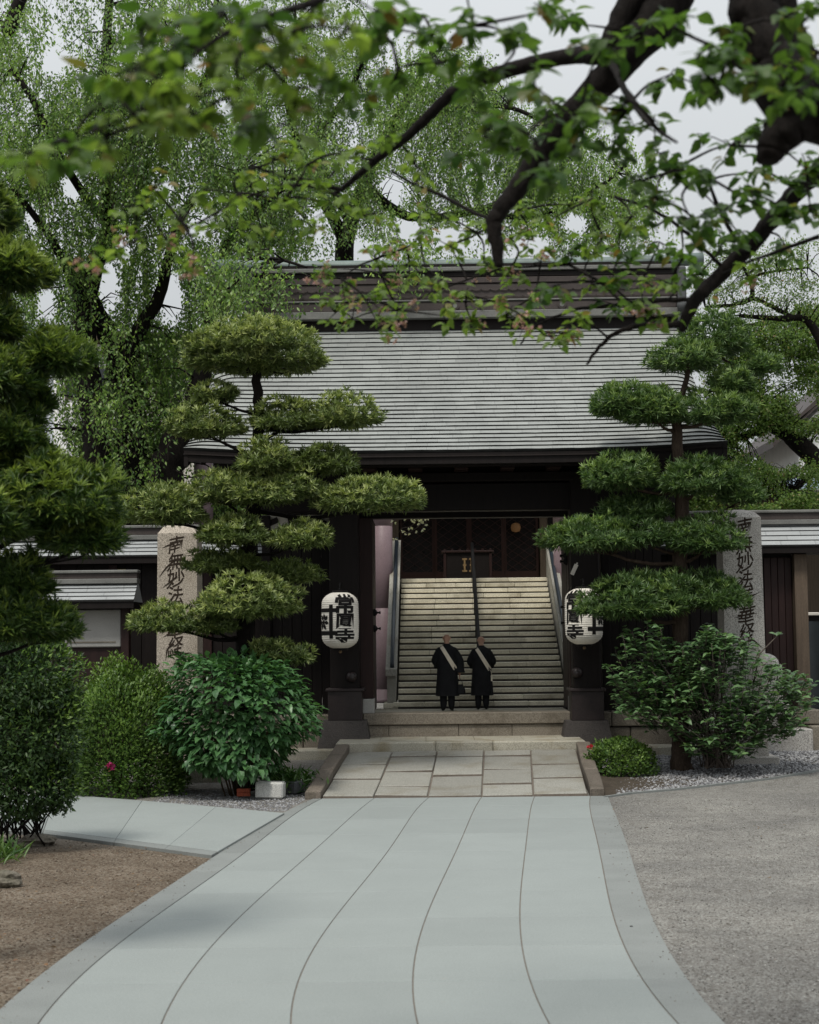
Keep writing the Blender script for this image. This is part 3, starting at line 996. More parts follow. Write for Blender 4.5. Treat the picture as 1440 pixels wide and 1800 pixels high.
def build_stairs():
    st = thing('stone_staircase', 'broad pale granite staircase climbing behind the two people to the lattice doors', 'stairs', ((ST_X0 + ST_X1) / 2, ST_Y0, PLAT_Z))
    random.seed(5)
    for i in range(N_ST):
        z0 = PLAT_Z + i * ST_RISE; y0 = ST_Y0 + i * ST_RUN
        n = random.choice((4, 4, 5)); off = random.uniform(-.08, .08)
        cuts = [(k + 1) / n + off * (.8 if n == 4 else .5) for k in range(n - 1)]
        # a recessed riser under an overhanging tread slab
        x0, x1 = ST_X0, ST_X1
        if i == 0:
            x0, x1 = ST_X0 - .12, ST_X1
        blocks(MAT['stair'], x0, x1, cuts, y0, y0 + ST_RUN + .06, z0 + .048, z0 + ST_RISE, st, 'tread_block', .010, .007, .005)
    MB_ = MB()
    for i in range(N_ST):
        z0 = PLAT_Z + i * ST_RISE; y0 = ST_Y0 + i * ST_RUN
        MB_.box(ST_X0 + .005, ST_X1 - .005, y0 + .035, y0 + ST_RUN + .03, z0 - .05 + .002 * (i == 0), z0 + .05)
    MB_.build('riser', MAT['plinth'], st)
    # landing at the head of the stairs
    blocks(MAT['stair'], -2.6, 5.0, [.2, .4, .6, .8], TOP_Y + .02, 50.5, TOP_Z - .2, TOP_Z - .01, st, 'landing_slab', .01)
    # parapets
    for side, (a, b) in enumerate(((ST_X0 - .29, ST_X0 - .015), (ST_X1 + .015, ST_X1 + .27))):
        m = MB()
        ya, yb = ST_Y0 + .25, TOP_Y + .5
        sl = ST_RISE / ST_RUN
        # lower block in front, then the sloping coping, then the body
        def pr(x0, x1, pts, mi=0):
            n = len(pts)
            v = [(x0, y, z) for y, z in pts] + [(x1, y, z) for y, z in pts]
            f = [tuple(range(n - 1, -1, -1)), tuple(range(n, 2 * n))] + [(i, (i + 1) % n, n + (i + 1) % n, n + i) for i in range(n)]
            m.add(v, f, mi)
        h0 = PLAT_Z + .95
        pr(a + .03, b - .03, [(ya, PLAT_Z + .12), (ya, h0 - .1), (yb, h0 - .1 + sl * (yb - ya)), (yb, PLAT_Z + .12)])
        body = m.build('parapet', MAT['parapet'], st)
        m = MB()
        pr(a, b, [(ya - .12, h0 - .16), (ya - .12, h0), (yb, h0 + sl * (yb - ya + .12)), (yb, h0 - .16 + sl * (yb - ya + .12))])
        m.build('coping', MAT['parapet'], st)
        m = MB().box(a - .06, b + .06, ya - .2, ya + .9, PLAT_Z + .001, PLAT_Z + .13, .012)
        m.build('parapet_base', MAT['stair'], st)
        # dark handrail fixed on the coping
        r = MB()
        xm = (a + b) / 2 + (.02 if side == 0 else -.03)
        p0 = Vector((xm, ya - .02, h0 + .14)); p1 = Vector((xm, yb - .1, h0 + .14 + sl * (yb - ya - .08)))
        r.tube([p0 + Vector((0, .0, -.10)), p0, p0.lerp(p1, .5), p1], .052, 10)
        ro = r.build('stair_rail', MAT['rail'])
        tag(ro, ('blue black rail on the left stair parapet beside the pink pillar' if side == 0 else 'blue black rail on the right stair parapet near the lantern half hidden by foliage'), 'handrail')
        br = MB()
        for k in range(5):
            q = p0.lerp(p1, .06 + .22 * k)
            br.box(q.x - .02, q.x + .02, q.y - .02, q.y + .02, q.z - .15, q.z - .03)
        br.build('bracket', MAT['iron'], ro)
    # middle handrail
    hr = thing('handrail', 'black iron handrail dividing the middle of the stone stairs', 'handrail', (1.19, ST_Y0 + 1.5, PLAT_Z + .7))
    xm = 1.17
    sl = ST_RISE / ST_RUN
    ys0, ys1 = ST_Y0 + .9, TOP_Y + .15
    for hgt, rad, nm in ((.92, .045, 'top_rail'), (.50, .035, 'lower_rail')):
        z0 = PLAT_Z + sl * (ys0 - ST_Y0) + hgt
        MB().tube([(xm, ys0 - .15, z0 - .05), (xm, ys0, z0), (xm, ys1, z0 + sl * (ys1 - ys0)), (xm, ys1 + .2, z0 + sl * (ys1 - ys0) - .03)], rad, 8).build(nm, MAT['iron'], hr)
    for k in range(6):
        y = ys0 + (ys1 - ys0) * k / 5
        zb = PLAT_Z + sl * (y - ST_Y0) - .05
        MB().box(xm - .035, xm + .035, y - .035, y + .035, zb, zb + .97).build('baluster', MAT['iron'], hr)


build_stairs()


def bar(m, a, b, w_, y0, y1, mi=0):
    """a flat bar in an x-z plane between the points a and b (x, z)"""
    d = Vector((b[0] - a[0], b[1] - a[1])); L = d.length
    if L < 1e-4: return
    n = Vector((-d.y, d.x)) / L * w_ / 2
    c = [(a[0] + n.x, a[1] + n.y), (b[0] + n.x, b[1] + n.y), (b[0] - n.x, b[1] - n.y), (a[0] - n.x, a[1] - n.y)]
    v = [(x, y0, z) for x, z in c] + [(x, y1, z) for x, z in c]
    m.add(v, [(0, 1, 2, 3), (7, 6, 5, 4), (0, 4, 5, 1), (1, 5, 6, 2), (2, 6, 7, 3), (3, 7, 4, 0)], mi)


def build_hall():
    h = thing('temple_hall', 'dark hall at the head of the stairs with red brown lattice doors and pink pillars', 'temple', (1.2, 49.2, TOP_Z))
    Yd = 49.0
    dx0, dx1 = P(703, 960, Yd).x, P(947, 960, Yd).x
    zt = TOP_Z + 3.0
    # side walls, inside, ceiling
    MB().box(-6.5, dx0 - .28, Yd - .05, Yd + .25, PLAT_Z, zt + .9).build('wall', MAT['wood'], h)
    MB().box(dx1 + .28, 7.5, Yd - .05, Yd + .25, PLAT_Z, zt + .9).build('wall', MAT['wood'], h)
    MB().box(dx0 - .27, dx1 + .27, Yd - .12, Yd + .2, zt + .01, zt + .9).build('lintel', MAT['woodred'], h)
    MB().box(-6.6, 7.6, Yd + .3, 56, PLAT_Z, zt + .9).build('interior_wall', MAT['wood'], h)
    # canopy over the landing, unseen, set back behind the pink pillars so skylight reaches the stairs
    MB().box(-6.5, 7.6, 46.9, 56.3, 7.95, 8.3).build('canopy', MAT['wood'], h)
    MB().box(-6.4, 4.0, 44.85, 45.15, 7.95, 8.25).build('pillar_beam', MAT['wood'], h)
    for k in range(3):
        x = -6.24 + 4.93 * k
        p = MB(); r = .262
        zs = [PLAT_Z - .05, PLAT_Z + .32, 3.75, 6.0, 7.94]
        p.lathe((x, 45.0, 0), [(r + .03, zs[0]), (r + .03, zs[0] + .1), (r, zs[0] + .12), (r, zs[1] - .008), (r - .012, zs[1]), (r, zs[1] + .008),
                               (r, zs[2] - .008), (r - .012, zs[2]), (r, zs[2] + .008), (r, zs[3] - .008), (r - .012, zs[3]), (r, zs[3] + .008), (r, zs[4])], 28)
        p.build('pillar', MAT['pink'], h)
    # door jambs
    for x in (dx0 - .27, dx1 + .03):
        MB().box(x, x + .24, Yd - .1, Yd + .1, TOP_Z - .01, zt, .01).build('door_jamb', MAT['post'], h)
    w_ = (dx1 - dx0) / 4
    for k in range(4):
        x0 = dx0 + w_ * k; x1 = x0 + w_; yk = Yd - (.05 if k in (1, 2) else .0)
        d = MB()
        st = .075
        d.box(x0 + .003, x0 + st, yk, yk + .045, TOP_Z, zt); d.box(x1 - st, x1 - .003, yk, yk + .045, TOP_Z, zt)
        d.box(x0 + st, x1 - st, yk + .002, yk + .043, TOP_Z, TOP_Z + .30); d.box(x0 + st, x1 - st, yk + .002, yk + .043, zt - .1, zt)
        do = d.build('door', MAT['door'], h)
        gl = MB(); gl.box(x0 + st, x1 - st, yk + .036, yk + .042, TOP_Z + .30, zt - .1)
        gl.build('pane', MAT['glassdim'], do)
        m = MB()
        ax, bx_, az, bz = x0 + st, x1 - st, TOP_Z + .30, zt - .1
        sp = .24; sl = .68
        for sgn in (1, -1):
            c = -6.0
            while c < 6:
                # line z = az + c + sgn*sl*(x-ax), clipped to the panel
                pts = []
                za = az + c; zb = az + c + sgn * sl * (bx_ - ax)
                t0, t1 = 0.0, 1.0; dz = zb - za
                for lim, s_ in ((az, 1), (bz, -1)):
                    f0 = s_ * (za - lim); f1 = s_ * (zb - lim)
                    if f0 < 0 and f1 < 0: t0, t1 = 1, 0
                    elif f0 < 0: t0 = max(t0, f0 / (f0 - f1))
                    elif f1 < 0: t1 = min(t1, f0 / (f0 - f1))
                if t1 > t0:
                    bar(m, (ax + (bx_ - ax) * t0, za + dz * t0), (ax + (bx_ - ax) * t1, za + dz * t1), .016, yk + .012 + .006 * sgn, yk + .024 + .006 * sgn)
                c += sp
        m.build('lattice', MAT['door'], do)
    # offering box with a brass emblem
    ob = thing('offering_box', 'dark wooden offering box with a brass emblem in front of the lattice doors', 'box', (1.05, 47.6, TOP_Z))
    ox0, ox1 = P(776, 990, 47.6).x, P(868, 990, 47.6).x
    zb = TOP_Z + .84
    MB().box(ox0 + .06, ox1 - .06, 47.3, 48.0, TOP_Z, zb - .06, .01).build('chest', MAT['wood'], ob)
    MB().box(ox0, ox1, 47.24, 48.06, zb - .06, zb, .012).build('rim', MAT['woodred'], ob)
    for k in range(7):
        x = ox0 + .1 + (ox1 - ox0 - .2) * k / 6
        MB().box(x - .03, x + .03, 47.3, 48.0, zb, zb + .05, .008).build('slat', MAT['woodred'], ob)
    for x in (ox0 + .06, ox1 - .14):
        MB().box(x, x + .08, 47.27, 47.31, TOP_Z + .02, zb - .07, .008).build('corner_post', MAT['woodred'], ob)
    e = MB(); xm = P(823, 990, 47.3).x; zm = TOP_Z + .42
    for sgn in (-1, 1):
        bar(e, (xm + sgn * .10, zm - .2), (xm + sgn * .10, zm + .2), .05, 47.278, 47.292)
        bar(e, (xm + sgn * .17, zm - .17), (xm + sgn * .03, zm - .17), .05, 47.276, 47.29)
        bar(e, (xm + sgn * .17, zm + .17), (xm + sgn * .03, zm + .17), .05, 47.276, 47.29)
        bar(e, (xm + sgn * .15, zm), (xm + sgn * .05, zm), .05, 47.276, 47.29)
    e.build('emblem', MAT['brass'], ob)
    # a faint lamp seen through the lattice
    lp = thing('hanging_lamp', 'small faintly glowing lamp behind the right lattice door', 'lamp', (2.6, 48.8, 7.0))
    q = P(907, 927, 48.8)
    MB().lathe((q.x, 48.86, q.z - .14), [(.02, 0), (.12, .03), (.15, .14), (.12, .24), (.03, .28)], 14).build('shade', MAT['glow'], lp)
    MB().tube([(q.x, 48.86, q.z + .13), (q.x, 48.86, zt + .05)], .008, 5).build('cord', MAT['iron'], lp)


build_hall()

# ------------------------------------------------------------------ the gate
EAVE_Y, RIDGE_Y = 35.0, 39.35
EX0, EX1 = P(322, 790, EAVE_Y).x, P(1280, 776, EAVE_Y).x
GX = (EX0 + EX1) / 2; GH = (EX1 - EX0) / 2
EAVE_Z = P(800, 794, EAVE_Y).z
TOPR_Z = P(800, 572, RIDGE_Y).z


def roof_pt(u, v, lift=0.0):
    """u in -1..1 across, v 0..1 from the eave to the ridge"""
    v = min(max(v, 0.0), 1.0)
    half = GH - .42 * v ** .8
    x = GX + half * u
    y = EAVE_Y + (RIDGE_Y - EAVE_Y) * v
    z = EAVE_Z + (TOPR_Z - EAVE_Z) * (.86 * v + .14 * v * v)
    z += .13 * abs(u) ** 4 * (1 - v) ** 1.5
    d = (half - abs(x - GX))
    t = max(0, 1 - d / .55)
    z -= (.015 + .20 * math.sin(math.pi * min(1, v * 1.25)) ** .8) * t * t
    return Vector((x, y, z + lift))


def build_gate():
    g = thing('temple_gate', 'big dark timber temple gate with a grey tiled gable roof and a heavy brown ridge', 'gate', (GX, 37.4, LAND_Z))
    # --- roof courses
    N = 30; NU = 44
    us = [-1, -.985, -.965, -.945, -.92, -.895, -.87] + [-.84 + 1.68 * k / NU for k in range(NU + 1)] + [.87, .895, .92, .945, .965, .985, 1]
    for i in range(N):
        v0, v1 = i / N, (i + 1) / N + .004
        random.seed(100 + i); js = [random.uniform(-.004, .004) for _ in us]
        rows = []
        rows.append([roof_pt(u, v0 + .009, -.03) for u in us])
        rows.append([roof_pt(u, v0 + .0005, .046 + j) for u, j in zip(us, js)])
        rows.append([roof_pt(u, v0 - .0005, .052 + j) for u, j in zip(us, js)])
        rows.append([roof_pt(u, v1, .010) for u in us])
        n = len(us)
        V = [p for r_ in rows for p in r_]
        m = MB()
        m.add(V, [(a * n + k, a * n + k + 1, (a + 1) * n + k + 1, (a + 1) * n + k) for a in (1, 2) for k in range(n - 1)], 0, False)
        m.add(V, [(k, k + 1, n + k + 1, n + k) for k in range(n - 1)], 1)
        m.build('roof_course', [MAT['roof'], MAT['lip_shade']], g)
    # body under the tiles, the unseen back slope cut short to let skylight onto the stairs
    m = MB(); n = len(us); vs = [0, .2, .4, .6, .8, 1]
    V = [roof_pt(u, v, -.10) for v in vs for u in us]
    m.add(V, [(j * n + k, j * n + k + 1, (j + 1) * n + k + 1, (j + 1) * n + k) for j in range(5) for k in range(n - 1)])
    V = [Vector((p.x, RIDGE_Y + .34 * (RIDGE_Y - p.y), p.z)) for p in (roof_pt(u, v, .0) for v in vs for u in us)]
    m.add(V, [(j * n + k, (j + 1) * n + k, (j + 1) * n + k + 1, j * n + k + 1) for j in range(5) for k in range(n - 1)])
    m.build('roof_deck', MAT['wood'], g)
    # barge boards at the two verges, fascia under the eave
    for sgn in (-1, 1):
        m = MB(); V = []
        for v in [k / 12 for k in range(13)]:
            p = roof_pt(sgn, v)
            for dx, dz in ((0, .0), (0, -.34), (-sgn * .09, -.34), (-sgn * .09, .0)):
                V.append((p.x + dx - sgn * .012, p.y + .03, p.z + dz - .02))
        for k in range(12):
            for c in range(4):
                m.add([V[4 * k + c], V[4 * k + (c + 1) % 4], V[4 * k + 4 + (c + 1) % 4], V[4 * k + 4 + c]], [(0, 1, 2, 3)])
        m.add(V[:4], [(0, 1, 2, 3)])
        m.build('barge_board', MAT['wood'], g)
    m = MB(); V = []
    for u in us:
        p = roof_pt(u * .994, 0)
        d = max(0, 1 - (GH - abs(p.x - GX)) / .75); zz = p.z
        V += [(p.x, p.y + .04, p.z - .012), (p.x, p.y + .04, zz - .25), (p.x, p.y + .16, zz - .25), (p.x, p.y + .16, p.z - .03)]
    for k in range(n - 1):
        for c in range(3):
            m.add([V[4 * k + c], V[4 * k + 4 + c], V[4 * k + 4 + c + 1], V[4 * k + c + 1]], [(0, 1, 2, 3)])
    m.build('fascia', MAT['wood'], g)
    raft = MB()
    raft.box(-.045, .045, 0, 2.6, -.09, 0)
    me = raft.mesh('rafter', MAT['wood'])
    for k in range(40):
        x = GX - GH + .4 + (2 * GH - .8) * k / 39
        o = link(bpy.data.objects.new('rafter', me)); o.location = (x, EAVE_Y + .2, EAVE_Z - .17 + .08 * abs((x - GX) / GH) ** 4)
        o.rotation_euler = (R(24), 0, 0)
        parent(o, g)
    # --- ridge: stacked bands with a wavy tile band, discs and a round green cap
    s = S(RIDGE_Y)
    rx0, rx1 = P(448, 560, RIDGE_Y - .3).x, P(1190, 560, RIDGE_Y - .3).x

    def zz(py):
        return P(800, py, RIDGE_Y - .3).z
    def band(name, mat, y0, y1, dep, ex=0.0):
        MB().box(rx0 - ex, rx1 + ex, RIDGE_Y - dep, RIDGE_Y + dep, zz(y1), zz(y0), .012).build(name, mat, g)
    MB().box(rx0 + .1, rx1 - .1, RIDGE_Y - .2, RIDGE_Y + .2, zz(592), zz(462)).build('ridge_core', MAT['wood'], g)
    band('ridge_band', MAT['ridge_pale'], 547, 560, .42, .02)
    band('ridge_band', MAT['ridge'], 531, 546, .34)
    band('ridge_band', MAT['ridge_pale'], 527, 530, .37)
    band('ridge_band', MAT['ridge'], 499, 526.5, .30)
    band('ridge_band', MAT['ridge'], 488, 498, .33, .01)
    band('ridge_band', MAT['wood'], 478, 487, .31)
    band('ridge_band', MAT['ridge_pale'], 470, 477, .38, .05)
    for row, py in enumerate((508, 520)):           # rows of round-edged tiles
        cnt = 46
        lathe = MB()
        r_ = (rx1 - rx0) / cnt * .52
        prof = []
        for a in range(9):
            t = math.pi * a / 8
            prof.append((math.cos(t) * r_, -math.sin(t) * r_ * .45))
        V = [(x, 0, z) for x, z in prof] + [(x, .03, z) for x, z in prof]
        lathe.add(V, [tuple(range(9)), ] + [(k + 1, k, 9 + k, 10 + k) for k in range(8)])
        me = lathe.mesh('ridge_tile', MAT['ridge'])
        for k in range(cnt):
            o = link(bpy.data.objects.new('ridge_tile', me))
            o.location = (rx0 + (rx1 - rx0) * (k + .25 + .5 * row) / cnt, RIDGE_Y - .335 - .012 * row, zz(py))
            parent(o, g)
    for px in (490, 620, 800, 818 + 170, 1120):
        c = P(px, 539, RIDGE_Y - .35)
        d = MB(); V = []
        d.tube([(c.x, RIDGE_Y - .345, zz(538.5)), (c.x, RIDGE_Y - .38, zz(538.5))], .10, 18, smooth=False)
        do = d.build('crest_disc', MAT['ridge'], g)
        e = MB(); e.tube([(c.x, RIDGE_Y - .379, zz(538.5)), (c.x, RIDGE_Y - .392, zz(538.5))], .055, 12, smooth=False)
        e.build('boss', MAT['ridge_pale'], do)
    c = MB()
    cx0, cx1 = P(372, 456, RIDGE_Y).x, P(1236, 456, RIDGE_Y).x
    pts = []
    for k in range(25):
        t = k / 24; x = cx0 + (cx1 - cx0) * t
        pts.append((x, RIDGE_Y, zz(462) + .045 * (2 * t - 1) ** 4 * 2))
    c.tube(pts, .155, 16)
    c.build('ridge_cap', MAT['patina'], g)
    for x, sgn in ((rx0 - .12, -1), (rx1 + .12, 1)):
        m = MB()
        m.box(x - .1, x + .1, RIDGE_Y - .5, RIDGE_Y + .5, zz(585), zz(475), .04)
        m.lathe((x - .0, RIDGE_Y - .52, zz(545)), [(.02, -.14), (.12, -.1), (.15, 0), (.12, .1), (.02, .14)], 14)
        m.build('ridge_end_tile', MAT['dkblock'], g)
    # --- posts on plinths with copper shoes
    for side, (cxp, w0, w1, s0, s1) in enumerate(((608, 563, 648, 575, 638), (1033, 992, 1074, 1004, 1064))):
        Yf = 36.9
        x0, x1 = P(w0, 1290, Yf).x, P(w1, 1290, Yf).x
        a0, a1 = P(s0, 1250, Yf + .05).x, P(s1, 1250, Yf + .05).x
        zpt = P(cxp, 1267, Yf).z
        m = MB()
        zb = LAND_Z - .42
        v = [(x0 - .1, Yf - .1, zb), (x1 + .1, Yf - .1, zb), (x1 + .1, 37.95, zb), (x0 - .1, 37.95, zb)]
        inn = .05
        v += [(x0 + inn, Yf, zpt), (x1 - inn, Yf, zpt), (x1 - inn, 37.9, zpt), (x0 + inn, 37.9, zpt)]
        m.add(v, [(3, 2, 1, 0), (4, 5, 6, 7), (0, 1, 5, 4), (1, 2, 6, 5), (2, 3, 7, 6), (3, 0, 4, 7)])
        m.build('plinth', MAT['plinth'], g)
        zs = P(cxp, 1215, Yf).z
        post = MB().box(a0 + .07, a1 - .07, Yf + .12, Yf + .82, zpt, 6.7, .02).build('post', MAT['wood'], g)
        sh = MB().box(a0 + .02, a1 - .02, Yf + .06, Yf + .88, zpt + .002, zs, .01)
        sh.box(a0 - .03, a1 + .03, Yf + .01, Yf + .93, zs - .01, zs + .06, .015)
        sh.build('post_shoe', MAT['shoe'], post)
        kb = MB(); kx = P(618 if side == 0 else 1015, 1190, Yf).x; kz = P(618, 1190 if side == 0 else 1187, Yf).z
        kb.lathe((0, 0, 0), [(.0, -.01), (.12, 0), (.12, .05), (.09, .1), (.04, .12), (0, .125)], 18)
        kb.v = [(kx + x, Yf + .115 - z, kz + y) for x, y, z in kb.v]
        kb.build('round_boss', MAT['shoe'], post)
    # --- opened door leaves with metal bosses
    for side, sgn in ((0, 1), (1, -1)):
        xi = P(656, 1100, PLAT_Y).x if side == 0 else P(1001, 1100, PLAT_Y).x
        zt = 5.75
        d = MB(); d.box(min(xi, xi - sgn * .10), max(xi, xi - sgn * .10), PLAT_Y + .55, 39.6, PLAT_Z + .04, zt - .06, .01)
        do = d.build('door_leaf', MAT['woodred'], g)
        d = MB(); d.box(min(xi - sgn * .004, xi - sgn * .42), max(xi - sgn * .004, xi - sgn * .42), PLAT_Y + .05, PLAT_Y + .53, PLAT_Z + .33, zt - .05, .012)
        d.build('door_post', MAT['woodred'], g)
        d = MB(); d.box(min(xi + sgn * .012, xi - sgn * .44), max(xi + sgn * .012, xi - sgn * .44), PLAT_Y + .02, PLAT_Y + .545, PLAT_Z + .001, PLAT_Z + .328, .012)
        d.build('post_base', MAT['board'], g)
        me = None
        for py in ((1077, 1105) if side == 0 else (977, 987, 1067, 1095)):
            z = P(660 if side == 0 else 990, py, PLAT_Y + .3).z
            m = MB(); m.lathe((0, 0, 0), [(.0, -.005), (.085, 0), (.085, .03), (.06, .07), (.03, .085), (.018, .10), (.018, .125), (.034, .14), (.03, .165), (.0, .17)], 16)
            m.v = [(xi + sgn * zz_, PLAT_Y + .3 + y, z + x) for x, y, zz_ in m.v]
            m.build('boss', MAT['iron'], g)
    # --- beams
    bx0, bx1 = P(455, 900, 37.4).x, P(1168, 890, 37.4).x
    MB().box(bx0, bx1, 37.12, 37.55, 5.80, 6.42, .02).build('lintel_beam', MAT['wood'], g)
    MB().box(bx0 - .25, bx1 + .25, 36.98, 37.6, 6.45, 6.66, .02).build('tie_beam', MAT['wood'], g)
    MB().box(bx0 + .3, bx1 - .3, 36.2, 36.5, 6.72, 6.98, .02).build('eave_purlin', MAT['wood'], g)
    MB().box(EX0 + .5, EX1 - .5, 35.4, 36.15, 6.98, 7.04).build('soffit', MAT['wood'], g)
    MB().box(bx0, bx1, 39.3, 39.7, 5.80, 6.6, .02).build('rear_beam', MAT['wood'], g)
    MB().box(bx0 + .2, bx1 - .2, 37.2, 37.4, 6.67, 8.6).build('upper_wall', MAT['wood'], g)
    for k in range(9):                              # bracket blocks between the tie beam and the purlin
        x = bx0 + .5 + (bx1 - bx0 - 1.0) * k / 8
        b = MB(); b.box(x - .16, x + .16, 36.45, 37.1, 6.665, 6.80, .02); b.box(x - .28, x + .28, 36.6, 36.9, 6.805, 6.93, .02)
        b.build('bracket', MAT['woodred'], g)
    # side bays: dark boards, a white plaster field with a carved strut
    xi0 = P(563, 1000, 37.9).x; xi1 = P(1075, 1000, 37.9).x
    for (a, b) in ((bx0 + .02, xi0 + .25), (xi1 - .25, bx1 - .02)):
        nb = 7
        for k in range(nb):
            MB().box(a + (b - a) * k / nb + .004, a + (b - a) * (k + 1) / nb - .004, 37.95 + random.uniform(0, .012), 38.03, PLAT_Z, 5.42, .006).build('board', MAT['wood'], g)
        MB().box(a, b, 37.92, 37.99, 5.42, 5.80).build('plaster_panel', MAT['plaster'], g)
        m = MB(); c = (a + b) / 2
        for sg in (-1, 1):
            bar(m, (c + sg * .10, 5.44), (c + sg * .16, 5.79), .10, 37.86, 37.918)
            bar(m, (c + sg * .42, 5.70), (c + sg * .78, 5.54), .13, 37.868, 37.917)
        bar(m, (a - .05, 5.425), (b + .05, 5.425), .05, 37.85, 37.916)
        m.build('carved_strut', MAT['wood'], g)
        MB().box(a - .0, a + .2, 37.82, 38.1, PLAT_Z, 5.79, .01).build('side_post', MAT['wood'], g)
    tag(MB().box(P(1003, 1000, 36.9).x, P(1003, 1000, 36.9).x + .001, 36.9, 36.901, 4.4, 4.401).build('slip', MAT['plaster'], g)) if False else None
    sl = MB(); q = P(1010, 1000, 36.99)
    bar(sl, (q.x - .06, q.z - .13), (q.x + .05, q.z + .10), .09, q.y - .004, q.y + .004)
    bar(sl, (q.x + .04, q.z + .08), (q.x + .07, q.z + .14), .03, q.y - .006, q.y - .0045)
    tag(sl.build('paper_slip', MAT['plaster']), 'small pale paper slip stuck aslant on the dark right gate post', 'paper slip')


build_gate()


def wall_roof(name_par, x0, x1, yf, yb, z0, z1, ridge_h, ncourse, par):
    """a tiled lean-to slope with courses, then the ridge above"""
    for i in range(ncourse):
        t0, t1 = i / ncourse, (i + 1) / ncourse
        m = MB()
        def q(t, dz): return (yf + (yb - yf) * t, z0 + (z1 - z0) * t + dz)
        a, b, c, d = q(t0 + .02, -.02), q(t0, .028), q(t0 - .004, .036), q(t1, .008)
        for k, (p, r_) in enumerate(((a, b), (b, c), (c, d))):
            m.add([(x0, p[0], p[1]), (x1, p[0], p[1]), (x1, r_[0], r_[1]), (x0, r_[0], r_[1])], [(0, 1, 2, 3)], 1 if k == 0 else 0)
        m.build('roof_course', [MAT['roof_wall'], MAT['lip_shade']], par)
    MB().box(x0 + .01, x1 - .01, yf + .04, yb + (yb - yf) - .04, z0 - .16, z0 - .015).build('eave_board', MAT['wood'], par)
    m = MB(); m.add([(x0, yb, z1), (x1, yb, z1), (x1, 2 * yb - yf, z0), (x0, 2 * yb - yf, z0)], [(0, 1, 2, 3)]); m.add([(x0, yf, z0 - .02), (x0, yb, z1 - .01), (x0, 2 * yb - yf, z0 - .02), (x1, yf, z0 - .02), (x1, yb, z1 - .01), (x1, 2 * yb - yf, z0 - .02)], [(0, 1, 2), (5, 4, 3)])
    m.build('back_slope', MAT['roof_wall'], par)
    MB().box(x0 - .01, x1 + .01, yb - .2, yb + .2, z1 - .06, z1 + .05, .01).build('ridge_band', MAT['ridge_pale'], par)
    MB().box(x0, x1, yb - .14, yb + .14, z1 + .052, z1 + ridge_h - .05, .01).build('ridge_band', MAT['ridge'], par)
    MB().box(x0 - .02, x1 + .02, yb - .19, yb + .19, z1 + ridge_h - .048, z1 + ridge_h + .02, .015).build('ridge_cap', MAT['ridge_pale'], par)


def boarded(par, x0, x1, y, z0, z1, n, mat, post_every=4):
    for k in range(n):
        a = x0 + (x1 - x0) * k / n; b = x0 + (x1 - x0) * (k + 1) / n
        MB().box(a + .005, b - .005, y + random.uniform(0, .012), y + .1, z0, z1, .006).build('board', mat, par)


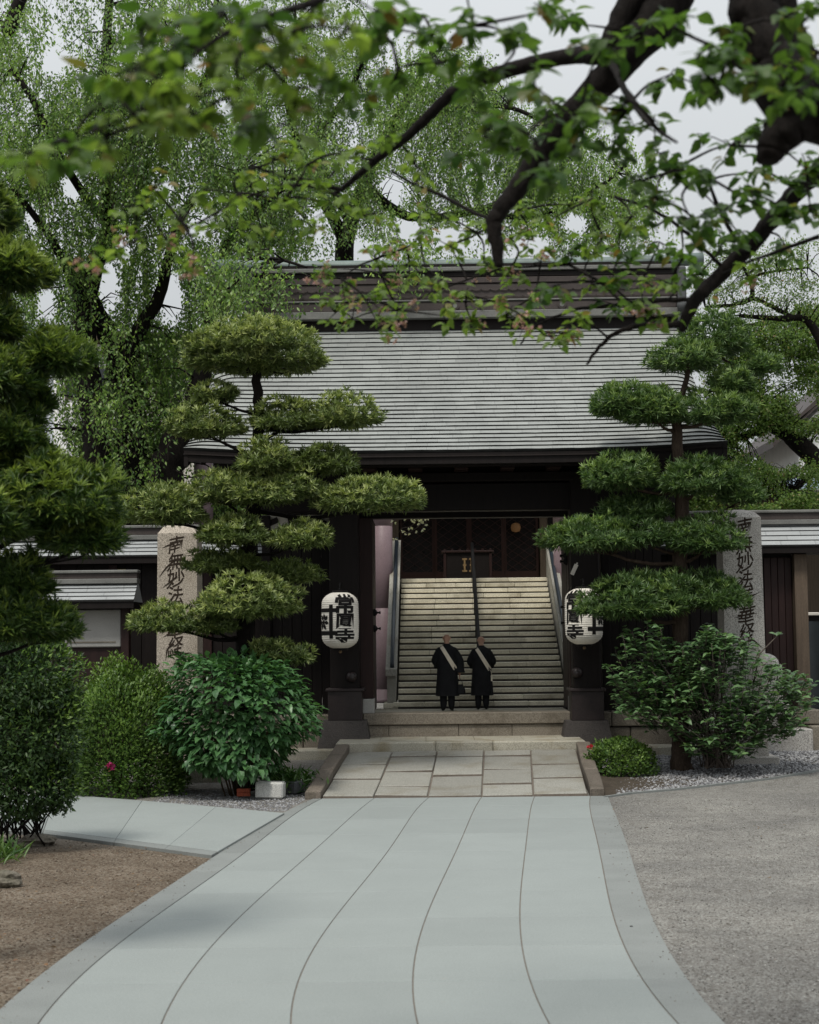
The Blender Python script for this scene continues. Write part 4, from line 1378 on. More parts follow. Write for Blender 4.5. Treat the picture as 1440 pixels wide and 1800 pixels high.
def build_walls():
    Yw = 38.6
    for side in (0, 1):
        if side == 0:
            x0, x1 = -12.5, P(562, 960, Yw).x
            zt, ze = P(250, 945, Yw - .0).z, P(250, 978, Yw - .55).z
            lab = 'dark boarded wall with a tiled coping roof left of the gate'
        else:
            x0, x1 = P(1078, 960, Yw).x, 11.5
            zt, ze = P(1390, 918, Yw - .0).z, P(1390, 960, Yw - .55).z
            lab = 'dark boarded wall with a tiled coping roof right of the gate'
        wl = thing('roofed_wall', lab, 'wall', ((x0 + x1) / 2, Yw, .3))
        wall_roof('', x0, x1, Yw - .62, Yw, ze + .0, zt, .26, 5, wl)
        if side == 0:
            boarded(wl, x0, x1, Yw - .12, .2, ze - .14, 26, MAT['wood'])
            MB().box(x0, x1, Yw - .02, Yw + .1, .2, ze - .14).build('core', MAT['wood'], wl)
            for k in range(5):
                x = x0 + .6 + (x1 - x0 - 1.0) * k / 4
                MB().box(x - .1, x + .1, Yw - .2, Yw - .0, .2, ze - .17, .01).build('wall_post', MAT['woodred'], wl)
        else:
            xe = P(1396, 1050, Yw - .2).x
            xs = P(1345, 1050, Yw - .2).x
            boarded(wl, x0, xs - .0, Yw - .12, .2, ze - .14, 14, MAT['wood'])
            boarded(wl, xs + .01, xe - .02, Yw - .1, .25, ze - .24, 4, MAT['woodred'])
            MB().box(x0, xe, Yw - .0, Yw + .1, .2, ze - .14).build('core', MAT['wood'], wl)
            MB().box(xe, xe + .30, Yw - .32, Yw + .05, .2, ze - .17, .012).build('wall_post', MAT['post'], wl)
            MB().box(xe + 1.9, xe + 2.2, Yw - .32, Yw + .05, .2, ze - .17, .012).build('wall_post', MAT['post'], wl)
            for k in range(2):
                x = x0 + .5 + 2.2 * k
                MB().box(x - .1, x + .1, Yw - .2, Yw - .0, .2, ze - .17, .01).build('wall_post', MAT['woodred'], wl)
    # yellowed plate on the left wall
    q = P(213, 1004, Yw - .14)
    tag(MB().box(q.x - .11, q.x + .11, Yw - .15, Yw - .125, q.z - .05, q.z + .05, .006).build('name_plate', MAT['yellow']), 'small yellowed plate under the coping roof of the left wall', 'plate')
    # what stands in the open bay at the far right
    q0, q1 = P(1416, 1078, 41.5), P(1440, 1180, 41.5)
    cb = thing('garden_cabinet', 'low dark cabinet with a pale top in the open bay at the far right edge', 'cabinet', (q0.x + .8, 41.9, .3))
    MB().box(q0.x - .6, q0.x + 2.2, 41.5, 42.2, q0.z - .06, q0.z + .02, .015).build('top', MAT['plaster'], cb)
    MB().box(q0.x - .5, q0.x + 2.1, 41.6, 42.1, .3, q0.z - .07, .01).build('cabinet_body', MAT['wood'], cb)
    for k in range(3):
        xx = q0.x - .4 + .85 * k
        MB().box(xx, xx + .75, 41.575, 41.598, .9, q0.z - .2).build('pane', MAT['glass'], cb)
    # roofed notice board on the left
    Yn = 36.4
    nx0, nx1 = P(30, 1050, Yn).x, P(243, 1050, Yn).x
    nb = thing('notice_board', 'tiled roofed notice board with a blank grey stone panel left of the gate', 'notice board', ((nx0 + nx1) / 2, Yn, .2))
    zt, ze = P(150, 1022, Yn).z, P(150, 1057, Yn - .5).z
    wall_roof('', nx0, nx1, Yn - .55, Yn, ze, zt, .22, 5, nb)
    MB().box(P(110, 1100, Yn).x, P(214, 1100, Yn).x, Yn - .1, Yn - .04, P(150, 1138, Yn).z, P(150, 1072, Yn).z, .02).build('panel', MAT['board'], nb)
    MB().box(P(112, 1100, Yn).x + .09, P(205, 1100, Yn).x, Yn - .115, Yn - .098, P(150, 1130, Yn).z, P(150, 1128, Yn).z).build('panel_line', MAT['riser'], nb)
    MB().box(P(95, 1100, Yn).x, P(225, 1100, Yn).x, Yn - .03, Yn + .06, .2, ze - .15).build('back', MAT['woodred'], nb)
    for px in (98, 222):
        x = P(px, 1100, Yn).x
        MB().box(x - .09, x + .09, Yn - .16, Yn + .1, .1, ze - .155, .012).build('post', MAT['woodred'], nb)


build_walls()


# ------------------------------------------------------------------ lettering
def glyph(ch, size, bold=.0):
    cu = bpy.data.curves.new('glyph', 'FONT')
    cu.body = ch; cu.size = size; cu.offset = bold; cu.align_x = 'CENTER'; cu.resolution_u = 3
    o = link(bpy.data.objects.new('glyph', cu))
    bpy.context.view_layer.update()
    me = bpy.data.meshes.new_from_object(o.evaluated_get(bpy.context.evaluated_depsgraph_get()))
    v = np.array([p.co[:2] for p in me.vertices]); f = [tuple(p.vertices) for p in me.polygons]
    bpy.data.objects.remove(o); bpy.data.curves.remove(cu); bpy.data.meshes.remove(me)
    lo, hi = v.min(0), v.max(0)
    v = v - (lo + hi) / 2                       # centred on the glyph
    return v, f, hi - lo


def subdivide_flat(v, f, maxlen):
    import bmesh
    bm = bmesh.new()
    vs = [bm.verts.new((x, y, 0)) for x, y in v]
    for q in f:
        try: bm.faces.new([vs[i] for i in q])
        except ValueError: pass
    bmesh.ops.triangulate(bm, faces=bm.faces[:])
    for _ in range(5):
        es = [e for e in bm.edges if e.calc_length() > maxlen]
        if not es: break
        bmesh.ops.subdivide_edges(bm, edges=es, cuts=1)
        bmesh.ops.triangulate(bm, faces=[q for q in bm.faces if len(q.verts) > 3])
    bm.verts.ensure_lookup_table(); bm.verts.index_update()
    vv = [(p.co.x, p.co.y) for p in bm.verts]; ff = [tuple(p.index for p in q.verts) for q in bm.faces]
    bm.free()
    return vv, ff


def stroke(pts, widths, n=10):
    """a tapering brush stroke as a flat strip"""
    c, wd = smooth_path([(x, y, 0, w_) for (x, y), w_ in zip(pts, widths)], 5)
    v = []; f = []
    for i, p in enumerate(c):
        t = (c[min(i + 1, len(c) - 1)] - c[max(i - 1, 0)]).normalized()
        nn = Vector((-t.y, t.x, 0)) * wd[i] / 2
        v += [(p.x + nn.x, p.y + nn.y), (p.x - nn.x, p.y - nn.y)]
    for i in range(len(c) - 1):
        f.append((2 * i, 2 * i + 1, 2 * i + 3, 2 * i + 2))
    return v, f


def build_pillar(name_side, px0, px1, pyt, Y, side_mat, zbase, text_px, text_top, text_bot, label, group, whisk, tw, cap_h):
    x0, x1 = P(px0, 1000, Y).x, P(px1, 1000, Y).x
    zt = P((px0 + px1) / 2, pyt, Y).z
    t = thing('stone_pillar', label, 'stone pillar', ((x0 + x1) / 2, Y + .4, zbase), group)
    dep = (x1 - x0) * .95
    m = MB()
    e = .012
    v = []
    for z, k in ((zbase, -.03), (zt - .012, 0), (zt, .014), (zt + cap_h * .55, .10), (zt + cap_h, .30)):
        for (x, y) in ((x0 + k, Y + k), (x1 - k, Y + k), (x1 - k, Y + dep - k), (x0 + k, Y + dep - k)):
            v.append((x, y, z))
    f = [(4 * j + c, 4 * j + (c + 1) % 4, 4 * j + 4 + (c + 1) % 4, 4 * j + 4 + c) for j in range(4) for c in range(4)] + [(16, 17, 18, 19)]
    m.add(v, f)
    m.build('shaft', side_mat, t)
    MB().box(x0 - .22, x1 + .22, Y - .2, Y + dep + .2, zbase - .3, zbase + .22, .02).build('base_stone', side_mat, t)
    # carved vertical inscription
    chars = '南無妙法蓮華経'
    n = len(chars); mm = MB()
    xc = P(text_px, 1000, Y).x
    zs = [P(text_px, text_top + (text_bot - text_top) * (i + .5) / n, Y).z for i in range(n)]
    step = abs(zs[0] - zs[1])

    def yf(z): return Y - .03 * (zt - .012 - z) / (zt - .012 - zbase)
    rr = random.Random(4)
    for i, ch in enumerate(chars):
        gv, gf, sz = glyph(ch, 1.0, .012)
        kx = tw / sz[0] * rr.uniform(.85, 1.08); kz = step * 1.06 / sz[1] * rr.uniform(.95, 1.08)
        sh = rr.uniform(.06, .16)
        pts = []
        for a, b in gv:
            X = a * kx; Z = b * kz
            Z += X * .16; X += Z * sh * .8
            X += .012 * math.sin(Z * 14 + i); Z += .010 * math.sin(X * 17 + i)
            pts.append((xc + X + rr.uniform(-.002, .002), yf(zs[i] + Z) - .0035 - .0003 * i, zs[i] + Z))
        mm.add(pts, gf)
    for wk in whisk:                                # the long swept strokes of the brush hand
        i, pts, wd = wk
        sv, sf = stroke([(a * tw, b * step) for a, b in pts], [q * tw for q in wd])
        mm.add([(xc + a, yf(zs[i] + b) - .0062 - .0004 * i, zs[i] + b) for a, b in sv], sf)
    mm.build('inscription', MAT['carve'], t)


build_pillar('l', 277, 346, 936, 34.5, MAT['granite'], .05, 309, 942, 1150,
             'tan granite pillar with cursive carved inscription, behind the round azalea bush', 'inscribed stone pillars flanking the gate',
             [(0, [(-.1, .02), (-.45, -.05), (-.85, -.22)], [.10, .10, .01]), (1, [(0, .1), (-.55, -.35), (-1.05, -.95)], [.10, .10, .01]), (1, [(-.2, 0), (.4, .08), (.78, -.05)], [.06, .11, .02]),
              (2, [(.1, .1), (-.3, -.2), (-.8, -.55)], [.08, .11, .02]), (3, [(0, .1), (-.4, -.4), (-1.0, -1.0)], [.09, .09, .01]), (4, [(0, 0), (-.35, -.4), (-.75, -.85)], [.08, .08, .01]),
              (5, [(.1, 0), (-.3, -.2), (-.8, -.5)], [.08, .09, .01]), (6, [(-.1, .1), (-.5, -.2), (-.62, -.9)], [.10, .10, .01]), (6, [(-.1, -.3), (.4, -.45), (1.0, -.42)], [.10, .12, .01])], .34, .22)
build_pillar('r', 1272, 1340, 908, 35.0, MAT['granite_grey'], .15, 1310, 910, 1128,
             'grey granite pillar with cursive carved inscription, behind the loose glossy shrub', 'inscribed stone pillars flanking the gate',
             [(1, [(-.6, .0), (0, .1), (.75, .05)], [.03, .08, .02]), (3, [(0, .2), (-.5, -.3), (-.95, -.55)], [.09, .08, .01]), (4, [(-.1, .0), (.4, .1), (.95, .32)], [.07, .09, .01]),
              (5, [(-.75, -.15), (0, .0), (.7, .1)], [.02, .08, .02]), (6, [(-.1, .1), (-.5, -.35), (-.6, -.6)], [.08, .09, .01]), (6, [(.2, -.2), (.5, -.5), (1.0, -.9)], [.05, .09, .01])], .34, .17)


def build_right_stones():
    Y = 36.9
    b0, b1 = P(1196, 1300, Y), P(1430, 1300, Y)
    zt = P(1400, 1282, Y).z
    fb = thing('stone_plinth', 'long low granite plinth block under the loose glossy shrub right of the gate', 'stone plinth', ((b0.x + b1.x) / 2, Y, .2))
    blocks(MAT['granite_grey'], b0.x, b1.x, [], Y, Y + .9, .1, zt, fb, 'stone_block', .02)
    blocks(MAT['granite_grey'], b0.x + .6, b1.x - .45, [], Y + .2, Y + .9, zt - .002, zt + .55, fb, 'upper_block', .02)
    blocks(MAT['riser'], b1.x + .03, b1.x + 3, [.4], Y + .3, Y + 1.2, .1, zt + .05, fb, 'stone_block', .02)
    q0, q1 = P(1314, 1200, Y + .4), P(1373, 1200, Y + .4)
    z0 = P(1343, 1168, Y + .4).z
    sp = thing('stone_post', 'short grey stone post with a rounded pale top beside the right inscribed pillar', 'stone post', ((q0.x + q1.x) / 2, Y + .6, zt))
    MB().box(q0.x, q1.x, Y + .21, Y + .85, zt + .552, z0, .02).build('shaft', MAT['granite_grey'], sp)
    cxp = (q0.x + q1.x) / 2; hw = (q1.x - q0.x) / 2
    m = MB(); v = []
    rings = [(1.0, 0), (1.0, .02), (.93, .10), (.75, .18), (.45, .235), (.15, .25)]
    for k, z in rings:
        for a in range(16):
            t = 2 * math.pi * a / 16; c, s_ = math.cos(t), math.sin(t)
            e = 1 / max(abs(c), abs(s_)) ** .6
            v.append((cxp + c * e * k * hw * .95, Y + .53 + s_ * e * k * hw * .95, z0 + .002 + z))
    f = [(j * 16 + a, j * 16 + (a + 1) % 16, (j + 1) * 16 + (a + 1) % 16, (j + 1) * 16 + a) for j in range(5) for a in range(16)] + [tuple(range(80, 96))]
    m.add(v, f, 0, True); m.build('rounded_cap', MAT['granite_grey'], sp)


build_right_stones()


# ------------------------------------------------------------------ lanterns
def build_lantern(px, py0, py1, rpx, Y, mirror, label):
    c = P(px, (py0 + py1) / 2, Y)
    H = (py1 - py0) / S(Y); Rr = rpx / S(Y)
    t = thing('paper_lantern', label, 'lantern', (c.x, c.y, c.z - H / 2), 'paper lanterns hung on the gate posts')

    def rad(z):                                     # z in -H/2..H/2
        q = abs(z) / (H / 2)
        return Rr * (1 - .06 * q ** 2) * (max(0.0, 1 - max(0, (q - .58) / .44) ** 2.3)) ** .5 if q < 1 else Rr * .3
    prof = []
    NR = 26
    for i in range(NR * 4 + 1):
        z = -H / 2 * .995 + H * .995 * i / (NR * 4)
        prof.append((max(.03, rad(z)) + .010 * abs(math.sin(math.pi * i / 4)) - .002, z))
    m = MB(); m.lathe((c.x, c.y, c.z), prof, 44)
    m.build('paper_body', MAT['paper'], t)
    for z, nm in ((H / 2 - .01, 'top_ring'), (-H / 2 - .035, 'bottom_ring')):
        MB().lathe((c.x, c.y, c.z), [(.16, z), (.175, z + .01), (.175, z + .035), (.16, z + .045)], 24).build(nm, MAT['ink'], t)
    MB().lathe((c.x, c.y, c.z - H / 2 - .10), [(.015, 0), (.035, .015), (.035, .05), (.015, .066)], 10).build('tassel_knob', MAT['brass'], t)
    hk = MB().tube([(c.x, c.y, c.z + H / 2), (c.x, c.y, c.z + H / 2 + .16), (c.x, c.y + .1, c.z + H / 2 + .2), (c.x, c.y + .5, c.z + H / 2 + .2)], .016, 7)
    hk.lathe((c.x, c.y, c.z + H / 2 + .03), [(.01, 0), (.03, .015), (.03, .045), (.01, .06)], 10)
    hk.build('hook', MAT['iron'], t)

    def wrap(v, off=.012):
        out = []
        for a, z in v:
            th = a / Rr
            r = rad(z) + off
            out.append((c.x + r * math.sin(th), c.y - r * math.cos(th), c.z + z))
        return out
    sg = -1 if mirror else 1
    mm = MB()
    # three characters one above the other
    th0 = math.asin(max(-1, min(1, ((609 - 598) if not mirror else (1006 - 1026.5)) / rpx)))
    for k, ch in enumerate('常圓寺'):
        gv, gf, sz = glyph(ch, 1.0, .033)
        kx = (.47, .40, .46)[k] / sz[0]; kz = (.44, .34, .34)[k] / sz[1]
        zc = (.325, -.055, -.385)[k] + .03
        v2, f2 = subdivide_flat([(a * kx + th0 * Rr + b * kx * .04, b * kz + zc) for a, b in gv], gf, .06)
        mm.add(wrap(v2, .011), f2)
    mm.build('lettering', MAT['ink'], t)
    # crest: a well-frame of crossing bars round a leafy orange blossom
    em = MB()
    ac = R(-56) * Rr * sg

    def rect(a0, a1, z0, z1):
        vs = [(a0 + (a1 - a0) * i / 8, z0 + (z1 - z0) * j / 6) for j in range(7) for i in range(9)]
        fs = [(j * 9 + i, j * 9 + i + 1, j * 9 + i + 10, j * 9 + i + 9) for j in range(6) for i in range(8)]
        em.add(wrap(vs, .0112), fs)
    hw = .215; bt = .045; zc = -.03; zh = .25
    for s_ in (-1, 1):
        rect(ac + s_ * hw - bt, ac + s_ * hw + bt, zc - zh - .12, zc + zh + .12)
        rect(ac - hw - .15, ac + hw + .15, zc + s_ * zh - bt, zc + s_ * zh + bt)
    blo = MB()
    for k, ang in enumerate((90, 40, 140, -10, 190, -60, 240)):
        r0 = .05; L = .15 if k else .12
        a = R(ang)
        p0 = (ac + r0 * math.cos(a) * .8, zc + r0 * math.sin(a)); p1 = (ac + (r0 + L) * math.cos(a) * .8, zc + (r0 + L) * math.sin(a))
        pm = ((p0[0] + p1[0]) / 2 + .02 * math.sin(a), (p0[1] + p1[1]) / 2)
        sv, sf = stroke([p0, pm, p1], [.02, .085, .01])
        em.add(wrap(sv, .0118), sf)
    sv = [(ac + .045 * math.cos(2 * math.pi * k / 14), zc - .01 + .045 * math.sin(2 * math.pi * k / 14)) for k in range(14)]
    em.add(wrap(sv, .0116), [tuple(range(14))])
    em.build('crest', MAT['ink'], t)


build_lantern(598, 1041, 1140, 32.5, 36.3, False, 'white paper lantern with large black characters on the left gate post, fully in view')
build_lantern(1026.5, 1034, 1133, 33, 36.3, True, 'white paper lantern with large black characters, partly covered by a clipped tree')


# ================================================================== BACKGROUND BUILDINGS
def build_houses():
    Y = 62.0
    a = P(1380, 770, Y); b = P(1500, 655, Y)
    h = thing('house', 'white walled house with a sloping brown roof edge behind the trees at the far right', 'house', (a.x + 4, Y, .3))
    zr = P(1610, 560, Y).z
    xr = P(1610, 560, Y).x
    m = MB(); v = [(a.x + .5, Y, .3), (xr + 6, Y, .3), (xr + 6, Y, a.z), (xr, Y, zr), (a.x + .5, Y, a.z + .3), (a.x + .5, Y + 8, .3), (xr + 6, Y + 8, .3), (xr + 6, Y + 8, a.z), (xr, Y + 8, zr), (a.x + .5, Y + 8, a.z + .3)]
    m.add(v, [(0, 1, 2, 3, 4), (9, 8, 7, 6, 5), (0, 4, 9, 5)])
    m.build('wall', MAT['white'], h)
    m = MB(); sl = (zr - a.z) / (xr - a.x)
    m.add([(a.x - .6, Y - .7, a.z - .6 * sl + .1), (xr, Y - .7, zr + .1), (xr, Y + 9, zr + .1), (a.x - .6, Y + 9, a.z - .6 * sl + .1),
           (a.x - .6, Y - .7, a.z - .6 * sl + .42), (xr, Y - .7, zr + .45), (xr, Y + 9, zr + .45), (a.x - .6, Y + 9, a.z - .6 * sl + .42)],
          [(3, 2, 1, 0), (4, 5, 6, 7), (0, 1, 5, 4), (0, 4, 7, 3), (2, 3, 7, 6)])
    m.build('roof', MAT['ridge'], h)
    m = MB(); m.add([(xr, Y - .7, zr + .1), (xr + 7, Y - .7, a.z), (xr + 7, Y + 9, a.z), (xr, Y + 9, zr + .1), (xr, Y - .7, zr + .45), (xr + 7, Y - .7, a.z + .32), (xr + 7, Y + 9, a.z + .32), (xr, Y + 9, zr + .45)],
                    [(3, 2, 1, 0), (4, 5, 6, 7), (0, 1, 5, 4)])
    m.build('roof', MAT['ridge'], h)
    q0, q1 = P(1378, 838, Y), P(1440, 868, Y)
    wn = MB().box(q0.x, q0.x + 2.6, Y - .08, Y - .01, q1.z, q0.z, .02).build('window', MAT['post'], h)
    for k in range(3):
        MB().box(q0.x + .08 + .84 * k, q0.x + .08 + .84 * k + .76, Y - .095, Y - .081, q1.z + .07, q0.z - .07).build('pane', MAT['bluewall'], wn)
    # pale lean-to just behind the right wall
    Y2 = 52.0
    q0, q1 = P(1240, 870, Y2), P(1500, 900, Y2)
    s_ = thing('outbuilding', 'low pale outbuilding showing just above the right wall coping', 'outbuilding', (q0.x + 3, Y2, .3))
    MB().box(q0.x, q0.x + 8.0, Y2, Y2 + 4, .3, q0.z - .1).build('wall', MAT['post'], s_)
    MB().box(q0.x - .3, q0.x + 8.3, Y2 - .3, Y2 + 4.3, q0.z - .09, q0.z + .12, .02).build('roof', MAT['plaster'], s_)
    # left, far behind the weeping tree
    Y3 = 70.0
    q0, q1 = P(95, 598, Y3), P(350, 690, Y3)
    l = thing('house', 'pale house glimpsed behind the trunks of the weeping tree at left', 'house', ((q0.x + q1.x) / 2, Y3, .3))
    MB().box(q0.x, q1.x, Y3, Y3 + 8, .3, q0.z - .2).build('wall', MAT['white'], l)
    m = MB(); zr = q0.z + .02
    m.box(q0.x - .6, q1.x + .6, Y3 - .6, Y3 + 8.6, zr - .18, zr + .14, .03); m.build('roof', MAT['post'], l)
    for k in range(4):
        x = q0.x + .5 + (q1.x - q0.x - 1) * k / 4
        f = MB().box(x, x + 1.0, Y3 - .06, Y3 - .01, q0.z - 2.6, q0.z - 1.2, .02).build('window', MAT['post'], l)
        MB().box(x + .08, x + .92, Y3 - .07, Y3 - .061, q0.z - 2.52, q0.z - 1.28).build('pane', MAT['glass'], f)
    q0, q1 = P(262, 655, 58), P(345, 700, 58)
    g = thing('garden_shed', 'small pale shed with a dark roof, half hidden behind the weeping tree', 'shed', (q0.x + 1, 58, .3))
    MB().box(q0.x, q1.x, 58, 60, .3, q0.z).build('wall', MAT['plaster'], g)
    MB().box(q0.x - .3, q1.x + .3, 57.7, 60.3, q0.z + .01, q0.z + .2, .02).build('roof', MAT['post'], g)


build_houses()


# ================================================================== CLIPPED TREES
def twig_fan(m, root, c, rx, ry, rz, n=7, r0=.02):
    """the bare twigs seen from below under a cushion"""
    for k in range(n):
        a = 2 * math.pi * (k + random.random() * .6) / n
        e = Vector((c[0] + rx * .75 * math.cos(a), c[1] + ry * .75 * math.sin(a), c[2] + rz * random.uniform(-.05, .35)))
        mid = Vector(root).lerp(e, .5) + Vector((0, 0, -rz * .12))
        m.tube([root, mid, e], [r0, r0 * .7, r0 * .3], 5)


def clipped_tree(name, label, cat, base, trunk, pads, mats, barkm, blade, wid, dens, young, group=None, nb=8, brs=1.0, forks=()):
    """trunk: [(px,py,Y,width px)], pads: [(px,py,rx px,ry px,dY)] -- one cushion each, on a branch of its own"""
    t = thing(name, label, cat, base, group)
    tm = MB()
    tp = limb(tm, trunk, 12, 5, .10, .06)
    for fk in forks:
        tp = tp + limb(tm, fk, 9, 5, .10, .06)
    tm.build('trunk', barkm, t)
    Yt = trunk[0][2]
    for i, pd in enumerate(pads):
        px, py, rxp, ryp, dY = pd[:5]
        Y = Yt + dY
        # the outline given is the whole cushion; its dome stands on a flattish base
        s_ = S(Y)
        c = P(px, py + ryp * .50, Y)
        rx = rxp / s_ * .92; rz = ryp * 1.42 / s_ * .92; ry = max(rx * .72, rz * 1.1)
        yg = pd[5] if len(pd) > 5 else young
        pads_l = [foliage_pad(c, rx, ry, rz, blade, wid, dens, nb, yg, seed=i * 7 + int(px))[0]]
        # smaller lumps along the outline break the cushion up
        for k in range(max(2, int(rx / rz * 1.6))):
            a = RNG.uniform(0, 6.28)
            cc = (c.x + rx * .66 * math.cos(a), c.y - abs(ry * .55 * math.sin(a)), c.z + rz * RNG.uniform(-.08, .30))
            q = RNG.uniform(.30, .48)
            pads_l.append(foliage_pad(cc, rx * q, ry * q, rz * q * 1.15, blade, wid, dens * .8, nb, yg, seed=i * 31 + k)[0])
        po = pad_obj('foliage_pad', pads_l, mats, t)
        # branch from the nearest point of the trunk a little below
        root = min(tp, key=lambda q: (q - Vector((c.x, c.y, c.z - .25))).length)
        m = MB()
        d = Vector((c.x, c.y, c.z - rz * .12)) - root
        br = max(.022, .05 * (rx ** .5)) * brs
        side = Vector((RNG.uniform(-.06, .06), RNG.uniform(-.06, .06), -.07 * d.length))
        pts, rad = smooth_path([(*root, br), (*(root + d * .4 + side), br * .85), (*(root + d * .75 + side * .6), br * .6), (*(root + d), br * .4)], 4, .2)
        m.tube(pts, rad, 7, 0, True, .1)
        twig_fan(m, pts[len(pts) * 2 // 3], c, rx, ry, rz, max(5, int(7 * rx / .8)), br * .35)
        m.build('branch', barkm, t)
    return t


random.seed(21)
LT = 32.3
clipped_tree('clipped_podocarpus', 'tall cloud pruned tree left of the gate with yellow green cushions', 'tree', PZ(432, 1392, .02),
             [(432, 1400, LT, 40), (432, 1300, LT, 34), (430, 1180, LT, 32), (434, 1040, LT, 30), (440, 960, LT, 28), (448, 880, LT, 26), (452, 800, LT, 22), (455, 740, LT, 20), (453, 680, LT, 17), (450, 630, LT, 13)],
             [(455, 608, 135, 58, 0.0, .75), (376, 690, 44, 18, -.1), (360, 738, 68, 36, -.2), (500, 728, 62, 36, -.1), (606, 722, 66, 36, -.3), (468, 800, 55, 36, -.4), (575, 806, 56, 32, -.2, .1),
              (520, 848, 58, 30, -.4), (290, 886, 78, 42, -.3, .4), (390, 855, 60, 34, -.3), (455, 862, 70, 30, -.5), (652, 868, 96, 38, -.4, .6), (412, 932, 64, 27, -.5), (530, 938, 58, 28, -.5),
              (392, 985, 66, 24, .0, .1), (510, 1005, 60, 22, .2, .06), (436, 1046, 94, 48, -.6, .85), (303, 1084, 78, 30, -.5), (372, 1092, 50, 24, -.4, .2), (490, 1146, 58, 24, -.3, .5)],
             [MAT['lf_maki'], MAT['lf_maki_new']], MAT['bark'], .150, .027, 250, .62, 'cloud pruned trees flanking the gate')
RT = 34.3
clipped_tree('clipped_podocarpus', 'tall cloud pruned tree right of the gate with deep green cushions and a bare trunk', 'tree', P(1198, 1350, RT),
             [(1200, 1358, RT, 40), (1197, 1300, RT, 32), (1196, 1180, RT, 29), (1195, 1040, RT, 27), (1195, 960, RT, 26), (1198, 880, RT, 24), (1192, 800, RT, 20), (1190, 740, RT, 17), (1196, 700, RT, 12)],
             [(1256, 590, 60, 46, .5, .3), (1208, 622, 62, 34, -.1, .6), (1344, 640, 32, 21, .1), (1288, 668, 38, 24, -.1), (1100, 700, 60, 38, -.1, .4), (1150, 712, 58, 38, -.3, .5), (1256, 715, 72, 34, -.3, .6),
              (1094, 826, 74, 40, -.2, .5), (1232, 836, 78, 36, -.4, .3), (1305, 862, 40, 28, -.2, .15), (1120, 890, 66, 24, .2, .1), (1040, 938, 94, 32, -.4, .45), (1128, 930, 62, 30, -.2, .15), (1240, 938, 72, 38, -.4, .2),
              (1110, 1048, 96, 44, -.5, .35), (1190, 1036, 60, 34, -.4, .2), (1262, 1040, 62, 34, -.4, .15)],
             [MAT['lf_makiR'], MAT['lf_makiR_new']], MAT['barklight'], .175, .024, 250, .60, 'cloud pruned trees flanking the gate',
             forks=[[(1190, 760, RT, 14), (1196, 710, RT, 12), (1204, 680, RT, 10), (1215, 640, RT - .1, 9), (1240, 620, RT + .2, 7), (1256, 600, RT + .4, 5)]])
NTY = 15.0
clipped_tree('clipped_conifer', 'big dark conifer with clipped cushions at the left edge, closest of the pruned trees', 'tree', (PZ(-95, 1700, 0).x - .2, NTY, 0),
             [(-110, 1690, NTY, 60), (-100, 1400, NTY, 55), (-90, 1100, NTY, 50), (-90, 800, NTY, 45), (-80, 500, NTY, 35), (-70, 260, NTY, 20)],
             [(20, 468, 72, 44, 0, .8), (-20, 360, 42, 56, 0.2), (-28, 560, 66, 50, .1), (96, 618, 66, 44, .1, .8), (0, 650, 66, 52, -.1), (22, 752, 60, 52, .1, .4), (62, 700, 30, 24, .4), (100, 866, 114, 72, .1, .7), (140, 930, 74, 50, .2, .5),
              (0, 900, 50, 60, -.3, .4), (30, 1010, 60, 44, .2, .3), (14, 1078, 84, 52, .0, .35), (92, 1092, 54, 36, .2, .5), (40, 800, 60, 40, .3)],
             [MAT['lf_near'], MAT['lf_near_new']], MAT['bark'], .130, .016, 720, .7, None, 9)


# ================================================================== SHRUBS
def shrub_mass(name, c, rx, ry, rz, n, L, W, tpl, mats, par, young, seed, power=2.6, up=.5, spread=.9, top_young=True, inner=.14):
    """leaves over a clipped, boxy dome"""
    d = rdir(n)
    d[:, 2] = np.abs(d[:, 2]) * np.where(RNG.random(n) < .26, -.34, 1)
    e = np.abs(d) ** power
    k = 1 / np.maximum(e.sum(1), 1e-6) ** (1 / power)
    sh = 1 - np.abs(RNG.normal(0, inner, n)) - (RNG.random(n) < .2) * RNG.uniform(0, .35, n)
    p = d * k[:, None] * (bumpy(unit(d), seed, 4.5, .18) * sh)[:, None]
    p = np.array(c) + p * np.array((rx, ry, rz))
    nn = unit(d + np.array((0, 0, up)))
    bd = unit(nn + rdir(n) * spread)
    Ls = L * RNG.uniform(.65, 1.15, n); Ws = W * RNG.uniform(.75, 1.15, n)
    v, f = leaf_arrays(p, bd, nn + rdir(n) * .35, Ls, Ws, tpl)
    y = (RNG.random(n) < young * np.clip(d[:, 2] + .35, .05, 1)) & (sh > .86)
    mi = np.repeat(y, len(tpl[1]))
    return _pad(name, v, f, mi, mats, par), p


